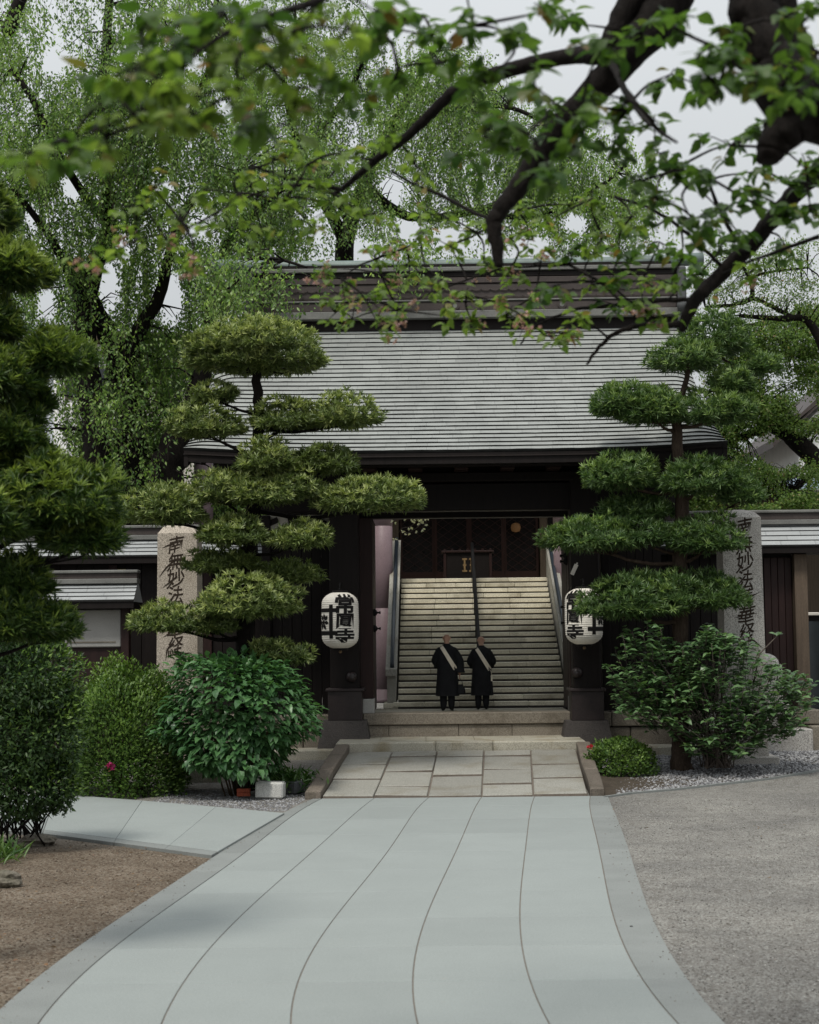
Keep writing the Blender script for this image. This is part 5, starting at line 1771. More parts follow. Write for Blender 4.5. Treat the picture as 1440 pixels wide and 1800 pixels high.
def leaf_parts(par, name, pos, bd, nn, L, W, tpl, mat, variants=3):
    """single leaves as parts that share a few meshes"""
    meshes = []
    for k in range(variants):
        tv, tf = tpl
        sv = tv * np.array((1, W / L * (1 + .12 * (k - 1)), 1 + .8 * (k - 1)))
        me = bpy.data.meshes.new(name); me.from_pydata([tuple(a) for a in sv], [], [tuple(int(i) for i in q) for q in tf]); me.materials.append(mat); me.update()
        meshes.append(me)
    bd = unit(bd); s_ = unit(np.cross(bd, nn)); n2 = np.cross(s_, bd)
    pin = world_of(par).inverted()
    for i in range(len(pos)):
        o = bpy.data.objects.new(name, meshes[i % variants])
        l = L * RNG.uniform(.7, 1.15)
        o.matrix_basis = Matrix(((bd[i][0] * l, s_[i][0] * l, n2[i][0] * l, pos[i][0]), (bd[i][1] * l, s_[i][1] * l, n2[i][1] * l, pos[i][1]), (bd[i][2] * l, s_[i][2] * l, n2[i][2] * l, pos[i][2]), (0, 0, 0, 1)))
        COL.objects.link(o)
        o.parent = par; o.matrix_parent_inverse = pin


def build_shrubs():
    # round clipped azalea, left of the hydrangea
    Y = 32.0
    c = P(222, 1285, Y); c.z = .02
    zt = P(222, 1178, Y).z
    t = thing('azalea_bush', 'big rounded clipped azalea bush with one magenta flower', 'bush', (c.x, c.y, 0))
    shrub_mass('foliage', (c.x, c.y, .52), 95 / S(Y), .98, zt - .52, 30000, .092, .042, T_BLADE, [MAT['lf_azalea'], MAT['lf_azalea_new']], t, .75, 5, 2.9, .5, .75)
    st = MB(); random.seed(2)
    for k in range(22):
        a = random.uniform(0, 6.28); r = random.uniform(.0, .3); r2 = random.uniform(.4, .8)
        st.tube([(c.x + r * math.cos(a), c.y + r * math.sin(a), -.02), (c.x + (r + .15) * math.cos(a), c.y + (r + .15) * math.sin(a), .4), (c.x + r2 * math.cos(a), c.y + r2 * math.sin(a), .9)], [.018, .013, .007], 5)
    st.build('stems', MAT['stem'], t)
    q = P(196, 1348, Y - 1.02)
    fl = []
    n = 26
    pos = np.array(q) + RNG.normal(0, .028, (n, 3)); dr = unit(RNG.normal(0, 1, (n, 3)) + np.array((0, -.9, .3)))
    v, f = leaf_arrays(pos, dr, rdir(n), np.full(n, .07), np.full(n, .055), T_LEAF)
    np_obj('flower', [(v, f, 0)], [MAT['magenta']], t)
    # hydrangea with big glossy leaves
    Y = 31.4
    c = P(418, 1280, Y); zt = P(418, 1150, Y).z; zb = P(418, 1340, Y).z
    t = thing('hydrangea_bush', 'full bush of big glossy bright green leaves left of the ramp', 'bush', (c.x, c.y, 0))
    zc = zb + (zt - zb) * .38
    n = 5400
    d = rdir(n); d[:, 2] = np.where(d[:, 2] < 0, d[:, 2] * .8, d[:, 2])
    k = 1 / (np.abs(d) ** 3).sum(1) ** (1 / 3)
    sh = 1 - np.abs(RNG.normal(0, .09, n)) - (RNG.random(n) < .25) * RNG.uniform(0, .4, n)
    rx = 121 / S(Y)
    p = np.array((c.x, c.y, zc)) + d * (k * bumpy(unit(d), 9, 4.2, .26) * sh)[:, None] * np.array((rx, 1.05, zt - zc))
    # the bush narrows towards its foot
    low = np.clip((zc - p[:, 2]) / (zc - zb + 1e-6), 0, 1.2); p[:, 0] = c.x + (p[:, 0] - c.x) * (1 - .30 * low ** 1.6)
    ok = p[:, 2] > .34 + .25 * RNG.random(n); p, d, sh = p[ok], d[ok], sh[ok]; n = len(p)
    out = unit(d * np.array((1, 1, .4)))
    bd = unit(out * .9 + np.array((0, 0, -.28)) + rdir(n) * .55); nn = unit(np.array((0, 0, 1.0)) + out * .55 + rdir(n) * .3)
    front = np.argsort(p[:, 1])[:300] if False else np.argsort(-(sh + (c.y - p[:, 1]) * .55 + RNG.random(n) * .3))[:300]
    rest = np.setdiff1d(np.arange(n), front)
    leaf_parts(t, 'leaf', p[front], bd[front], nn[front], .205, .125, T_LEAF, MAT['lf_hyd'])
    v, f = leaf_arrays(p[rest], bd[rest], nn[rest], .195 * RNG.uniform(.6, 1.1, len(rest)), .118 * RNG.uniform(.7, 1.1, len(rest)), T_LEAF)
    np_obj('foliage', [(v, f, 0)], [MAT['lf_hyd']], t, kind='stuff')
    st = MB()
    for k_ in range(18):
        a = random.uniform(0, 6.28); r = random.uniform(.0, .25)
        st.tube([(c.x + r * math.cos(a), c.y + r * math.sin(a), -.02), (c.x + (r + .2) * math.cos(a), c.y + (r + .2) * math.sin(a), .6), (c.x + .75 * math.cos(a), c.y + .75 * math.sin(a), 1.25)], [.018, .014, .008], 6)
    st.build('stems', MAT['stem'], t)
    # loose glossy shrub on the right
    Y = 33.6
    t = thing('glossy_shrub', 'loose spreading shrub with glossy green leaves and visible stems right of the gate', 'shrub', P(1262, 1345, Y))
    b = P(1262, 1345, Y)
    st = MB(); P_, D_, N_ = [], [], []
    rg = random.Random(8)
    tips = []
    lobes = [(1115, 1190, 48, 70), (1130, 1120, 40, 30), (1180, 1180, 50, 60), (1250, 1150, 50, 45), (1290, 1130, 45, 28), (1340, 1190, 55, 45), (1400, 1210, 34, 40), (1330, 1255, 70, 40), (1260, 1230, 60, 50),
             (1150, 1245, 60, 28), (1225, 1290, 45, 28), (1300, 1300, 48, 24), (1380, 1265, 45, 30), (1255, 1115, 26, 22), (1215, 1200, 40, 40)]
    for li, (lx, ly, lrx, lry) in enumerate(lobes):
        for k in range(int(lrx * lry / 62) + 8):
            a = rg.uniform(0, 6.28); r = rg.random() ** .5
            px, py = lx + lrx * r * math.cos(a), ly + lry * r * math.sin(a)
            e = P(px, py, Y + rg.uniform(-.75, .75))
            tips.append((e, li))
    n_st = 0
    for e, li in tips:
        dirx = (e - b)
        up = Vector((dirx.x * .5, dirx.y * .5, max(.4, dirx.z))).normalized()
        if rg.random() < .16:
            m1 = b + Vector((dirx.x * .25 + rg.uniform(-.1, .1), dirx.y * .25, dirx.z * .45))
            st.tube([b + Vector((rg.uniform(-.3, .3), rg.uniform(-.2, .2), -.05)), m1, e], [.013, .009, .005], 5); n_st += 1
        else:
            st.tube([e - up * .35 + Vector((rg.uniform(-.1, .1), 0, 0)), e], [.006, .004], 4)
        for q in range(10):
            a = rg.uniform(0, 6.28)
            o = e - up * rg.uniform(0, .26)
            dd = Vector((math.cos(a), math.sin(a), rg.uniform(-.15, .7))).normalized()
            P_.append(o + dd * .02); D_.append(dd); N_.append(Vector((0, 0, 1)) - dd * .3 + Vector((rg.uniform(-.3, .3), rg.uniform(-.5, .1), 0)))
    # one bare shoot that sticks out at the upper right
    a0, a1 = P(1335, 1150, Y), P(1366, 1118, Y)
    st.tube([P(1325, 1200, Y), a0, a1], [.02, .016, .01], 6)
    for q in range(5):
        a = q * 1.3
        P_.append(a1); D_.append(Vector((math.cos(a), .3 * math.sin(a), .5))); N_.append(Vector((0, -.4, 1)))
    st.build('stems', MAT['twig'], t)
    P_, D_, N_ = (np.array([tuple(q) for q in z]) for z in (P_, D_, N_))
    order = np.argsort(P_[:, 1] + RNG.random(len(P_)) * .5)
    fr, rest = order[:300], order[300:]
    leaf_parts(t, 'leaf', P_[fr], D_[fr], N_[fr], .20, .125, T_LEAF, MAT['lf_hydR'])
    v, f = leaf_arrays(P_[rest], D_[rest], N_[rest], .185 * RNG.uniform(.6, 1.15, len(rest)), .112 * RNG.uniform(.7, 1.1, len(rest)), T_LEAF)
    np_obj('foliage', [(v, f, 0)], [MAT['lf_hydR']], t, kind='stuff')
    # small azalea with one red flower beside the ramp kerb
    Y = 33.7
    c = P(1092, 1352, Y); zt = P(1092, 1298, Y).z; zg = gz(c.x, c.y)
    t = thing('azalea_bush', 'small low azalea bush with one red flower beside the ramp kerb', 'bush', (c.x, c.y, zg))
    shrub_mass('foliage', (c.x, c.y, zg + .18), 58 / S(Y), .55, zt - zg - .18, 5200, .085, .042, T_BLADE, [MAT['lf_azalea'], MAT['lf_azalea_new']], t, .6, 15, 2.3, .7, .9)
    st = MB()
    for k in range(12):
        a = 2 * math.pi * k / 12
        st.tube([(c.x, c.y, zg - .05), (c.x + .2 * math.cos(a), c.y + .2 * math.sin(a), zg + .15), (c.x + .45 * math.cos(a), c.y + .4 * math.sin(a), zg + .35)], [.012, .009, .005], 5)
    st.build('stems', MAT['stem'], t)
    q = P(1037, 1313, Y - .3); n = 18
    pos = np.array(q) + RNG.normal(0, .02, (n, 3)); dr = unit(RNG.normal(0, 1, (n, 3)) + np.array((0, -.8, .5)))
    v, f = leaf_arrays(pos, dr, rdir(n), np.full(n, .065), np.full(n, .05), T_LEAF)
    np_obj('flower', [(v, f, 0)], [MAT['redfl']], t)
    # low herbs between the hydrangea and the ramp
    t = thing('leafy_herb', 'low clump of strappy dark green leaves between the hydrangea and the ramp kerb', 'plant', P(500, 1380, 32.2))
    n = 420
    bx_ = RNG.normal(0, 1, n)
    pos = np.array([tuple(P(505 + 26 * a, 1382 + 4 * b, 32.2 + .5 * b2)) for a, b, b2 in zip(bx_, RNG.normal(0, 1, n), RNG.normal(0, 1, n))]); pos[:, 2] = RNG.uniform(.03, .32, n)
    dr = unit(np.stack([RNG.normal(0, .7, n), RNG.normal(-.1, .7, n), RNG.uniform(.1, 1, n)], 1))
    v, f = leaf_arrays(pos, dr, np.tile((0, 0, 1.), (n, 1)) + rdir(n) * .3, .26 * RNG.uniform(.6, 1.2, n), np.full(n, .055), T_BLADE)
    np_obj('foliage', [(v, f, 0)], [MAT['lf_herb']], t)
    # the near shrub at the left edge: a tall leafy mass on many thin stems
    Y = 23.4
    c = P(42, 1300, Y)
    t = thing('near_shrub', 'tall leafy shrub on many thin bare stems at the left edge by the side path', 'shrub', PZ(35, 1476, 0))
    parts = []
    for (px, py, rx, ry, n) in ((50, 1195, 92, 80, 5200), (20, 1130, 80, 60, 2600), (62, 1290, 86, 95, 6000), (52, 1375, 82, 66, 4200), (0, 1300, 80, 120, 3800), (96, 1240, 46, 60, 1800), (108, 1380, 30, 50, 900)):
        cc = P(px, py, Y); s_ = S(Y)
        d = rdir(n); sh = 1 - np.abs(RNG.normal(0, .16, n)) - (RNG.random(n) < .2) * RNG.uniform(0, .5, n)
        p = np.array(cc) + d * (bumpy(d, px, 4, .2) * sh)[:, None] * np.array((rx / s_, rx / s_ * .9, ry / s_))
        bd = unit(d * .8 + np.array((0, 0, .35)) + rdir(n) * .8)
        v, f = leaf_arrays(p, bd, d + np.array((0, 0, .8)) + rdir(n) * .4, .088 * RNG.uniform(.6, 1.2, n), .036 * RNG.uniform(.7, 1.2, n), T_BLADE)
        y = (RNG.random(n) < .65 * np.clip(d[:, 0] * .7 + d[:, 2] * .8, 0, 1)) & (sh > .85)
        parts.append((v, f, np.repeat(y, 2)))
    pad_obj('foliage', parts, [MAT['lf_dark'], MAT['lf_azalea_new']], t)
    st = MB()
    for k in range(46):
        g = PZ(rg.uniform(-25, 80), rg.uniform(1462, 1486), 0)
        e = P(rg.uniform(-10, 105), rg.uniform(1360, 1430), Y + rg.uniform(-.4, .4))
        st.tube([g, g.lerp(e, .5) + Vector((rg.uniform(-.06, .06), 0, 0)), e], [.014, .011, .007], 5, 0, True, .1)
    st.build('stems', MAT['bark'], t)
    # grassy tuft and rocks below it
    t = thing('grass_tuft', 'pale green strappy tuft at the left edge under the tall shrub', 'plant', PZ(4, 1510, 0))
    n = 110
    pos = np.array([tuple(PZ(RNG.normal(2, 16), 1508 + RNG.normal(0, 6), .01)) for _ in range(n)])
    dr = unit(np.stack([RNG.normal(.2, .6, n), RNG.normal(-.2, .5, n), RNG.uniform(.5, 1.2, n)], 1))
    v, f = leaf_arrays(pos, dr, np.tile((0, -.2, 1.), (n, 1)), .34 * RNG.uniform(.5, 1.2, n), np.full(n, .03), T_BLADE)
    np_obj('foliage', [(v, f, 0)], [MAT['lf_herb']], t)


build_shrubs()


def rock(name, px, py, rx, ry, rz, mat, label, seed, group=None, sink=.3):
    c = PZ(px, py, 0)
    import bmesh
    bm = bmesh.new(); bmesh.ops.create_icosphere(bm, subdivisions=3, radius=1)
    d = np.array([tuple(v.co) for v in bm.verts])
    r = bumpy(d, seed, 2.0, .28) * bumpy(d, seed + 1, 6, .06)
    r = np.minimum(r, 1.12)
    for v, k in zip(bm.verts, r):
        v.co = Vector((c.x + v.co.x * k * rx, c.y + v.co.y * k * ry, v.co.z * k * rz + rz * (1 - sink) * .6))
    me = bpy.data.meshes.new(name); bm.to_mesh(me); bm.free(); me.materials.append(mat)
    return tag(link(bpy.data.objects.new(name, me)), label, 'rock', group)


rock('garden_rock', 10, 1556, .19, .16, .12, MAT['rock'], 'flat brown garden rock at the left edge on the reddish gravel', 3)
rock('garden_rock', 62, 1484, .30, .2, .10, MAT['rock'], 'low mossy rock at the foot of the tall shrub by the side path', 9)


def build_small_stones():
    c = PZ(428, 1402, .0)
    def brk(dx, dz, rot, lab):
        m = MB(); m.box(-.125, .125, -.055, .055, -.034, .034, .006)
        o = m.build('brick', MAT['brick']); o.location = (c.x + dx, c.y + .06, dz); o.rotation_euler = (R(2), 0, R(rot))
        tag(o, lab, 'brick', 'loose red bricks by the hydrangea')
    brk(.0, .055, 3, 'red brick lying on the gravel by the hydrangea, lower of two')
    brk(.0, .126, -4, 'red brick stacked on top of another by the hydrangea')
    for (dx, dz, r_) in ((.02, .195, 8),):
        brk(dx, dz, r_, 'small worn red brick topping the little pile by the hydrangea') if False else None
    q = PZ(474, 1404, .0)
    o = MB().box(-.26, .26, -.17, .17, 0, .30, .03).build('stone_block', MAT['block']); o.location = (q.x, q.y + .15, .0); o.rotation_euler = (0, R(1.5), R(-5))
    tag(o, 'pale grey cube of stone on the gravel beside the red bricks', 'stone')
    q = PZ(514, 1396, .0)
    o = MB().box(-.15, .15, -.17, .17, 0, .23, .02).build('stone_block', MAT['dkblock']); o.location = (q.x, q.y + .12, .0); o.rotation_euler = (0, R(-2), R(-24))
    tag(o, 'charcoal grey block between the pale cube stone and the ramp kerb', 'stone')
    # little kerb stones behind the bushes
    a = P(330, 1378, 33.4)
    e = thing('edging_stones', 'short row of pale edging stones between the azalea and the hydrangea', 'edging', (a.x, 33.4, .1))
    blocks(MAT['step'], a.x - .5, a.x + .7, [.45], 33.3, 33.6, -.05, P(330, 1352, 33.4).z, e, 'edging_stone', .02)
    # a few leaves and twigs fallen on the paving edge, and a small drain stud in the border
    s_ = PZ(1110, 1629, 0)
    o = MB().lathe((s_.x, s_.y, .001), [(.016, 0), (.016, .004), (.008, .008)], 12).build('metal_stud', MAT['iron'])
    tag(o, 'tiny dark round stud set in the right border of the path', 'stud')


build_small_stones()


# ================================================================== WEEPING TREES BEHIND
def weeping_tree(label, base, trunks, regions, holes, mats, seed, leafL=.118, group='weeping trees behind the gate'):
    """regions: (polygon of photo pixels, Y0, Y1, number of strands, length range m, material index)"""
    t = thing('weeping_tree', label, 'tree', base, group)
    rg = np.random.default_rng(abs(int(seed)))
    tm = MB(); nodes = []
    for tr in trunks[:1]:
        nodes += limb(tm, tr, 16, 6, .04, .03)
    tm.build('trunk', MAT['bark'], t)
    for tr in trunks[1:]:
        m = MB(); nodes += limb(m, tr, 12, 6, .06, .035); m.build('limb', MAT['bark'], t)
    LP, LD, LN, LM = [], [], [], []
    stem = MB(); sub = MB()
    for (poly, y0, y1, cnt, l0, l1, mi) in regions:
        pts = np.array(poly, float); lo, hi = pts.min(0), pts.max(0)
        per = 9
        cnt = int(cnt * 1.25); made = 0; tries = 0
        while made < cnt and tries < cnt * 12:
            tries += 1
            px, py = rg.uniform(lo, hi)
            # inside the polygon?
            ins = False; j = len(pts) - 1
            for i in range(len(pts)):
                if (pts[i][1] > py) != (pts[j][1] > py) and px < (pts[j][0] - pts[i][0]) * (py - pts[i][1]) / (pts[j][1] - pts[i][1]) + pts[i][0]:
                    ins = not ins
                j = i
            if not ins: continue
            Y = rg.uniform(y0, y1)
            # one spray: a twig that arches out of the nearest limb, with several strands hanging from it
            c = P(px, py, Y)
            tone = int(rg.choice((2, 0, 1), p=(.36, .36, .28)))
            near = min(nodes, key=lambda q: (q - c).length_squared)
            d = c - near
            if d.length < 6.0 and rg.random() < .55:
                mid = near + d * .5 + Vector((0, 0, .12 * d.length))
                sub.tube([near, mid, c], [.03, .018, .007], 4)
            for k in range(per):
                o = c + Vector((rg.normal(0, .42), rg.normal(0, .42), rg.normal(0, .22)))
                Ls = rg.uniform(l0, l1) * .82
                ax = Vector((rg.normal(0, .25), rg.normal(0, .25), 0))
                nl = int(Ls / .050)
                tt = np.linspace(.02, 1, nl)
                xs = o.x + ax.x * np.minimum(tt * 2.2, 1.0) * .8 + .09 * np.sin(tt * 6 + k)
                ys = o.y + ax.y * np.minimum(tt * 2.2, 1.0) * .8 + .09 * np.cos(tt * 5 + k)
                zs = o.z + .10 * np.sin(np.minimum(tt * 3.2, 3.14)) - Ls * tt ** 1.25
                pp = np.stack([xs, ys, zs], 1)
                # skip leaves that would fill the sky gaps of the crown
                dcam = pp - np.array(CAM)
                loc = dcam @ np.array(cam_rot)
                u = 720 + FPX * loc[:, 0] / -loc[:, 2]; v_ = 900 - FPX * loc[:, 1] / -loc[:, 2]
                keep = np.ones(nl, bool); hs = rg.uniform(.35, 1.25)
                for (hx_, hy, hrx, hry) in holes:
                    keep &= ((u - hx_) / hrx) ** 2 + ((v_ - hy) / hry) ** 2 > hs * rg.uniform(.6, 1.3, nl)
                if keep.sum() < 3: continue
                ii = [0, nl // 3, 2 * nl // 3, nl - 1]
                for i0, i1 in zip(ii[:-1], ii[1:]):
                    if keep[i0:i1 + 1].mean() > .8:
                        stem.tube([Vector(pp[i0]), Vector(pp[i1])], .004, 3, 0, False)
                pp = pp[keep]; m_ = len(pp)
                LP.append(pp + rg.normal(0, .055, (m_, 3)))
                a = rg.uniform(0, 6.28, m_)
                LD.append(np.stack([np.cos(a) * .6, np.sin(a) * .6, rg.uniform(-1.1, -.15, m_)], 1))
                LN.append(np.stack([rg.normal(0, .5, m_), rg.normal(-.4, .5, m_), rg.uniform(.1, 1, m_)], 1))
                LM.append(np.where(rg.random(m_) < .25, mi, tone))
            made += 1
    LP, LD, LN, LM = (np.concatenate(q) for q in (LP, LD, LN, LM))
    n = len(LP)
    v, f = leaf_arrays(LP, LD, LN, leafL * rg.uniform(.7, 1.25, n), leafL * .52 * rg.uniform(.75, 1.2, n), T_BLADE)
    _pad('foliage', v, f, np.repeat(LM, 2), mats, t)
    stem.build('hanging_twigs', MAT['twig'], t, kind='stuff')
    sub.build('fine_branches', MAT['bark'], t, kind='stuff')
    return t


WM = [MAT['lf_weep'], MAT['lf_weep2'], MAT['lf_weep0']]
HOLES_L = [(127, 320, 26, 48), (95, 108, 34, 30), (190, 500, 26, 60), (82, 520, 20, 60), (355, 398, 34, 26), (170, 590, 20, 24), (290, 330, 24, 16), (350, 110, 34, 18), (400, 190, 20, 16), (55, 380, 14, 24), (215, 440, 18, 30),
           (300, 520, 30, 60), (170, 650, 14, 16)]
weeping_tree('old weeping tree left of the gate roof with forked dark trunks', P(165, 1100, 44.5),
             [[(175, 1180, 44.5, 52), (170, 900, 44.5, 50), (168, 760, 44.5, 48), (158, 690, 44.5, 46), (150, 610, 44.5, 40), (152, 540, 44.5, 38), (165, 470, 44.5, 34), (192, 400, 44.3, 28), (188, 320, 44, 24), (182, 220, 44, 22), (186, 100, 44, 18), (195, -40, 44, 14)],
              [(232, 1180, 45.5, 50), (228, 760, 45.5, 46), (212, 650, 45.2, 44), (190, 590, 45, 38), (160, 530, 44.8, 30), (140, 470, 44.6, 20)],
              [(215, 660, 45.2, 40), (240, 590, 45, 30), (280, 520, 45, 22), (300, 440, 45, 18), (330, 360, 45, 14), (420, 300, 44, 9)],
              [(290, 1150, 44.2, 66), (288, 870, 44.2, 64), (312, 780, 44.2, 56), (345, 700, 44.2, 40), (364, 620, 44.2, 30), (370, 560, 44, 26), (395, 440, 44, 20), (440, 380, 43, 14), (500, 330, 42, 9)],
              [(192, 400, 44.3, 20), (120, 300, 43.5, 14), (60, 180, 43, 12), (20, 120, 43, 10)], [(182, 240, 44, 16), (260, 150, 43, 12), (390, 60, 42, 9), (470, 20, 41, 6)],
              [(10, 60, 43, 26), (35, 0, 43, 22), (60, -60, 43, 18)], [(150, 545, 44.5, 20), (90, 420, 43, 14), (20, 330, 42, 10)],
              [(370, 570, 44, 14), (430, 470, 41, 10), (480, 455, 39, 7), (540, 470, 38.4, 4)], [(370, 120, 43, 16), (372, 60, 43, 12), (385, -30, 43, 9)], [(182, 250, 44, 10), (300, 240, 43.4, 10), (372, 120, 43, 14)]],
             [([(-30, -60), (420, -60), (420, 330), (-30, 330)], 41, 46, 95, 1.4, 3.2, 0), ([(-30, 120), (260, 120), (330, 460), (-30, 480)], 41.5, 46.5, 62, 1.4, 3.4, 0), ([(-30, 420), (320, 420), (400, 560), (330, 720), (-30, 700)], 44.9, 47.5, 62, 1.2, 2.8, 0),
              ([(180, 560), (330, 560), (330, 800), (180, 800)], 45.8, 47.5, 40, .9, 1.8, 0), ([(-30, 690), (270, 690), (270, 880), (-30, 880)], 45.6, 48, 46, .9, 1.6, 0), ([(330, 380), (520, 380), (450, 520), (330, 560)], 42, 45, 26, 1.0, 1.9, 0),
              ([(360, 425), (520, 440), (500, 520), (380, 525)], 37.6, 38.6, 15, .7, 1.25, 1), ([(400, 200), (560, 200), (560, 420), (380, 420)], 42, 45, 26, 1.1, 2.2, 0), ([(90, 560), (290, 560), (270, 700), (120, 700)], 42.4, 43.6, 11, .8, 1.5, 0), ([(170, 700), (270, 690), (270, 850), (150, 870)], 42, 43, 9, .6, 1.2, 0),
              ([(330, 840), (450, 850), (450, 900), (330, 905)], 44, 47, 10, .4, .8, 1)],
             HOLES_L, WM, 5)
HOLES_R = [(560, 390, 60, 40), (690, 330, 34, 40), (800, 420, 60, 34), (930, 430, 40, 24), (550, 270, 12, 16), (395, 190, 16, 26), (555, 150, 16, 18), (720, 400, 40, 30), (640, 440, 40, 22), (1010, 390, 30, 26), (470, 330, 26, 30), (480, 60, 20, 20)]
weeping_tree('tall airy weeping tree rising behind the gate ridge', P(610, 900, 58),
             [[(612, 1090, 58, 40), (610, 700, 58, 36), (605, 460, 58, 34), (620, 380, 58, 28), (650, 300, 57, 22), (690, 220, 56, 18), (730, 150, 55, 12), (760, 90, 54, 8)],
              [(605, 420, 58, 26), (560, 330, 57, 18), (520, 240, 56, 14), (500, 130, 55, 10), (520, 40, 54, 7)], [(640, 330, 57, 20), (720, 380, 56, 16), (830, 372, 55, 13), (930, 330, 54, 10), (1010, 270, 53, 7)],
              [(690, 230, 56, 14), (800, 190, 55, 11), (900, 190, 54, 8), (1000, 240, 53, 6)], [(610, 380, 58, 20), (560, 260, 56, 14), (620, 150, 55, 10), (660, 60, 54, 7)], [(830, 372, 55, 12), (940, 380, 54, 9), (1050, 330, 53, 7), (1100, 290, 53, 5)]],
             [([(420, -40), (640, -10), (700, 70), (700, 300), (420, 330)], 52, 58, 80, 1.4, 3.0, 1), ([(680, 90), (770, 60), (860, 110), (960, 180), (960, 330), (680, 330)], 51, 57, 74, 1.3, 2.8, 1), ([(940, 180), (1050, 215), (1135, 290), (1140, 370), (940, 400)], 51, 56, 38, 1.2, 2.6, 1),
              ([(440, 300), (760, 300), (760, 400), (440, 400)], 53, 58, 30, 1.2, 2.4, 1), ([(740, 300), (1130, 320), (1130, 400), (740, 400)], 52, 57, 28, 1.2, 2.4, 1), ([(690, 380), (740, 380), (740, 420), (690, 420)], 38.2, 38.6, 3, 1.2, 2.2, 1)],
             HOLES_R, WM, 6)


# ================================================================== BACKGROUND BROADLEAF TREES
def airy_tree(name, label, base, limbs, blobs, mat, seed, L=.075, group=None, holes=(), cat='tree'):
    t = thing(name, label, cat, base, group)
    rg = np.random.default_rng(abs(int(seed)))
    tm = MB(); nodes = limb(tm, limbs[0], 12, 6, .05, .035); tm.build('trunk', MAT['bark'], t)
    for lb in limbs[1:]:
        m = MB(); nodes += limb(m, lb, 8, 6, .14, .08); m.build('limb', MAT['bark'], t)
    LP, LD, LN = [], [], []; tw = MB()
    for (px, py, rx, ry, Y, n) in blobs:
        s_ = S(Y); c = P(px, py, Y)
        k = max(1, int(n * 2.7) // 26)
        for _ in range(k):
            d = rg.normal(0, 1, 3); d /= np.linalg.norm(d); d *= rg.random() ** .4
            o = np.array(c) + d * np.array((rx / s_, rx / s_, ry / s_))
            near = min(nodes, key=lambda q: (q - Vector(o)).length_squared)
            dd = Vector(o) - near
            if dd.length < 4 and rg.random() < .5:
                tw.tube([near, near + dd * .5 + Vector((0, 0, .1)), Vector(o)], [.02, .012, .005], 4)
            ax = rg.normal(0, 1, 3); ax[2] *= .35; ax /= np.linalg.norm(ax)
            q = np.linspace(-.5, .5, 26)[:, None] * ax * .8 + o + rg.normal(0, .07, (26, 3))
            loc = (q - np.array(CAM)) @ np.array(cam_rot); u = 720 + FPX * loc[:, 0] / -loc[:, 2]; v_ = 900 - FPX * loc[:, 1] / -loc[:, 2]
            keep = np.ones(26, bool)
            for (hx_, hy, hrx, hry) in holes:
                keep &= ((u - hx_) / hrx) ** 2 + ((v_ - hy) / hry) ** 2 > rg.uniform(.5, 1.2)
            q = q[keep]
            if len(q) == 0: continue
            LP.append(q); LD.append(rg.normal(0, 1, (len(q), 3)) + np.array((0, 0, -.3))); LN.append(rg.normal(0, .5, (len(q), 3)) + np.array((0, -.3, .8)))
    LP, LD, LN = (np.concatenate(q) for q in (LP, LD, LN)); n = len(LP)
    v, f = leaf_arrays(LP, LD, LN, L * rg.uniform(.7, 1.25, n), L * .55 * rg.uniform(.75, 1.2, n), T_BLADE)
    _pad('foliage', v, f, np.zeros(len(f)), [mat], t)
    tw.build('twigs', MAT['bark'], t, kind='stuff')
    return t


airy_tree('broadleaf_tree', 'spreading leafy tree behind the right wall, its limb slanting before a white house', P(1500, 1000, 50),
          [[(1520, 1100, 50, 60), (1500, 930, 50, 50), (1450, 830, 50, 40), (1400, 775, 50, 32), (1360, 745, 50, 26), (1330, 700, 50, 18), (1300, 650, 50, 12)],
           [(1360, 745, 50, 18), (1300, 770, 50, 14), (1240, 800, 50, 9)], [(1500, 900, 50, 40), (1520, 700, 50, 30), (1480, 590, 50, 20), (1400, 560, 50, 14), (1310, 575, 50, 8)],
           [(1430, 830, 50, 12), (1380, 870, 49, 9), (1320, 860, 49, 6)]],
          [(1290, 640, 60, 60, 50, 2600), (1370, 600, 80, 40, 50, 2600), (1330, 720, 70, 50, 50, 3200), (1260, 770, 50, 60, 50, 2200), (1290, 830, 60, 40, 50, 1900), (1400, 740, 60, 40, 50, 1700), (1370, 840, 80, 36, 49, 2000), (1430, 650, 60, 50, 50, 2200),
           (1150, 860, 60, 40, 50, 1500), (1220, 880, 50, 30, 50, 1300), (1420, 880, 50, 20, 48, 700), (1340, 890, 60, 14, 48, 500), (1430, 560, 40, 30, 50, 900)],
          MAT['lf_back'], 31, .10, None, [(1375, 800, 36, 30), (1420, 720, 26, 20), (1400, 850, 22, 14), (1330, 878, 40, 9)])
airy_tree('slender_tree', 'slender sparse tree against the sky right of the gate ridge, with an elbowed branch', P(1460, 900, 46),
          [[(1480, 1120, 46, 30), (1470, 800, 46, 26), (1455, 640, 46, 20), (1420, 565, 46, 14), (1370, 560, 46, 10), (1300, 555, 46, 7)],
           [(1240, 540, 46, 5), (1290, 535, 46, 7), (1320, 525, 46, 9), (1322, 500, 46, 8), (1312, 478, 46, 6), (1300, 455, 46, 4)], [(1400, 560, 46, 9), (1360, 540, 46, 8), (1322, 522, 46, 8)], [(1318, 490, 46, 6), (1345, 480, 46, 5), (1420, 470, 46, 4)]],
          [(1290, 470, 70, 40, 46, 620), (1370, 480, 70, 40, 46, 620), (1330, 540, 90, 24, 46, 640), (1420, 530, 50, 40, 46, 500), (1250, 510, 40, 30, 46, 300), (1400, 440, 50, 24, 46, 260)],
          MAT['lf_back'], 32, .08)
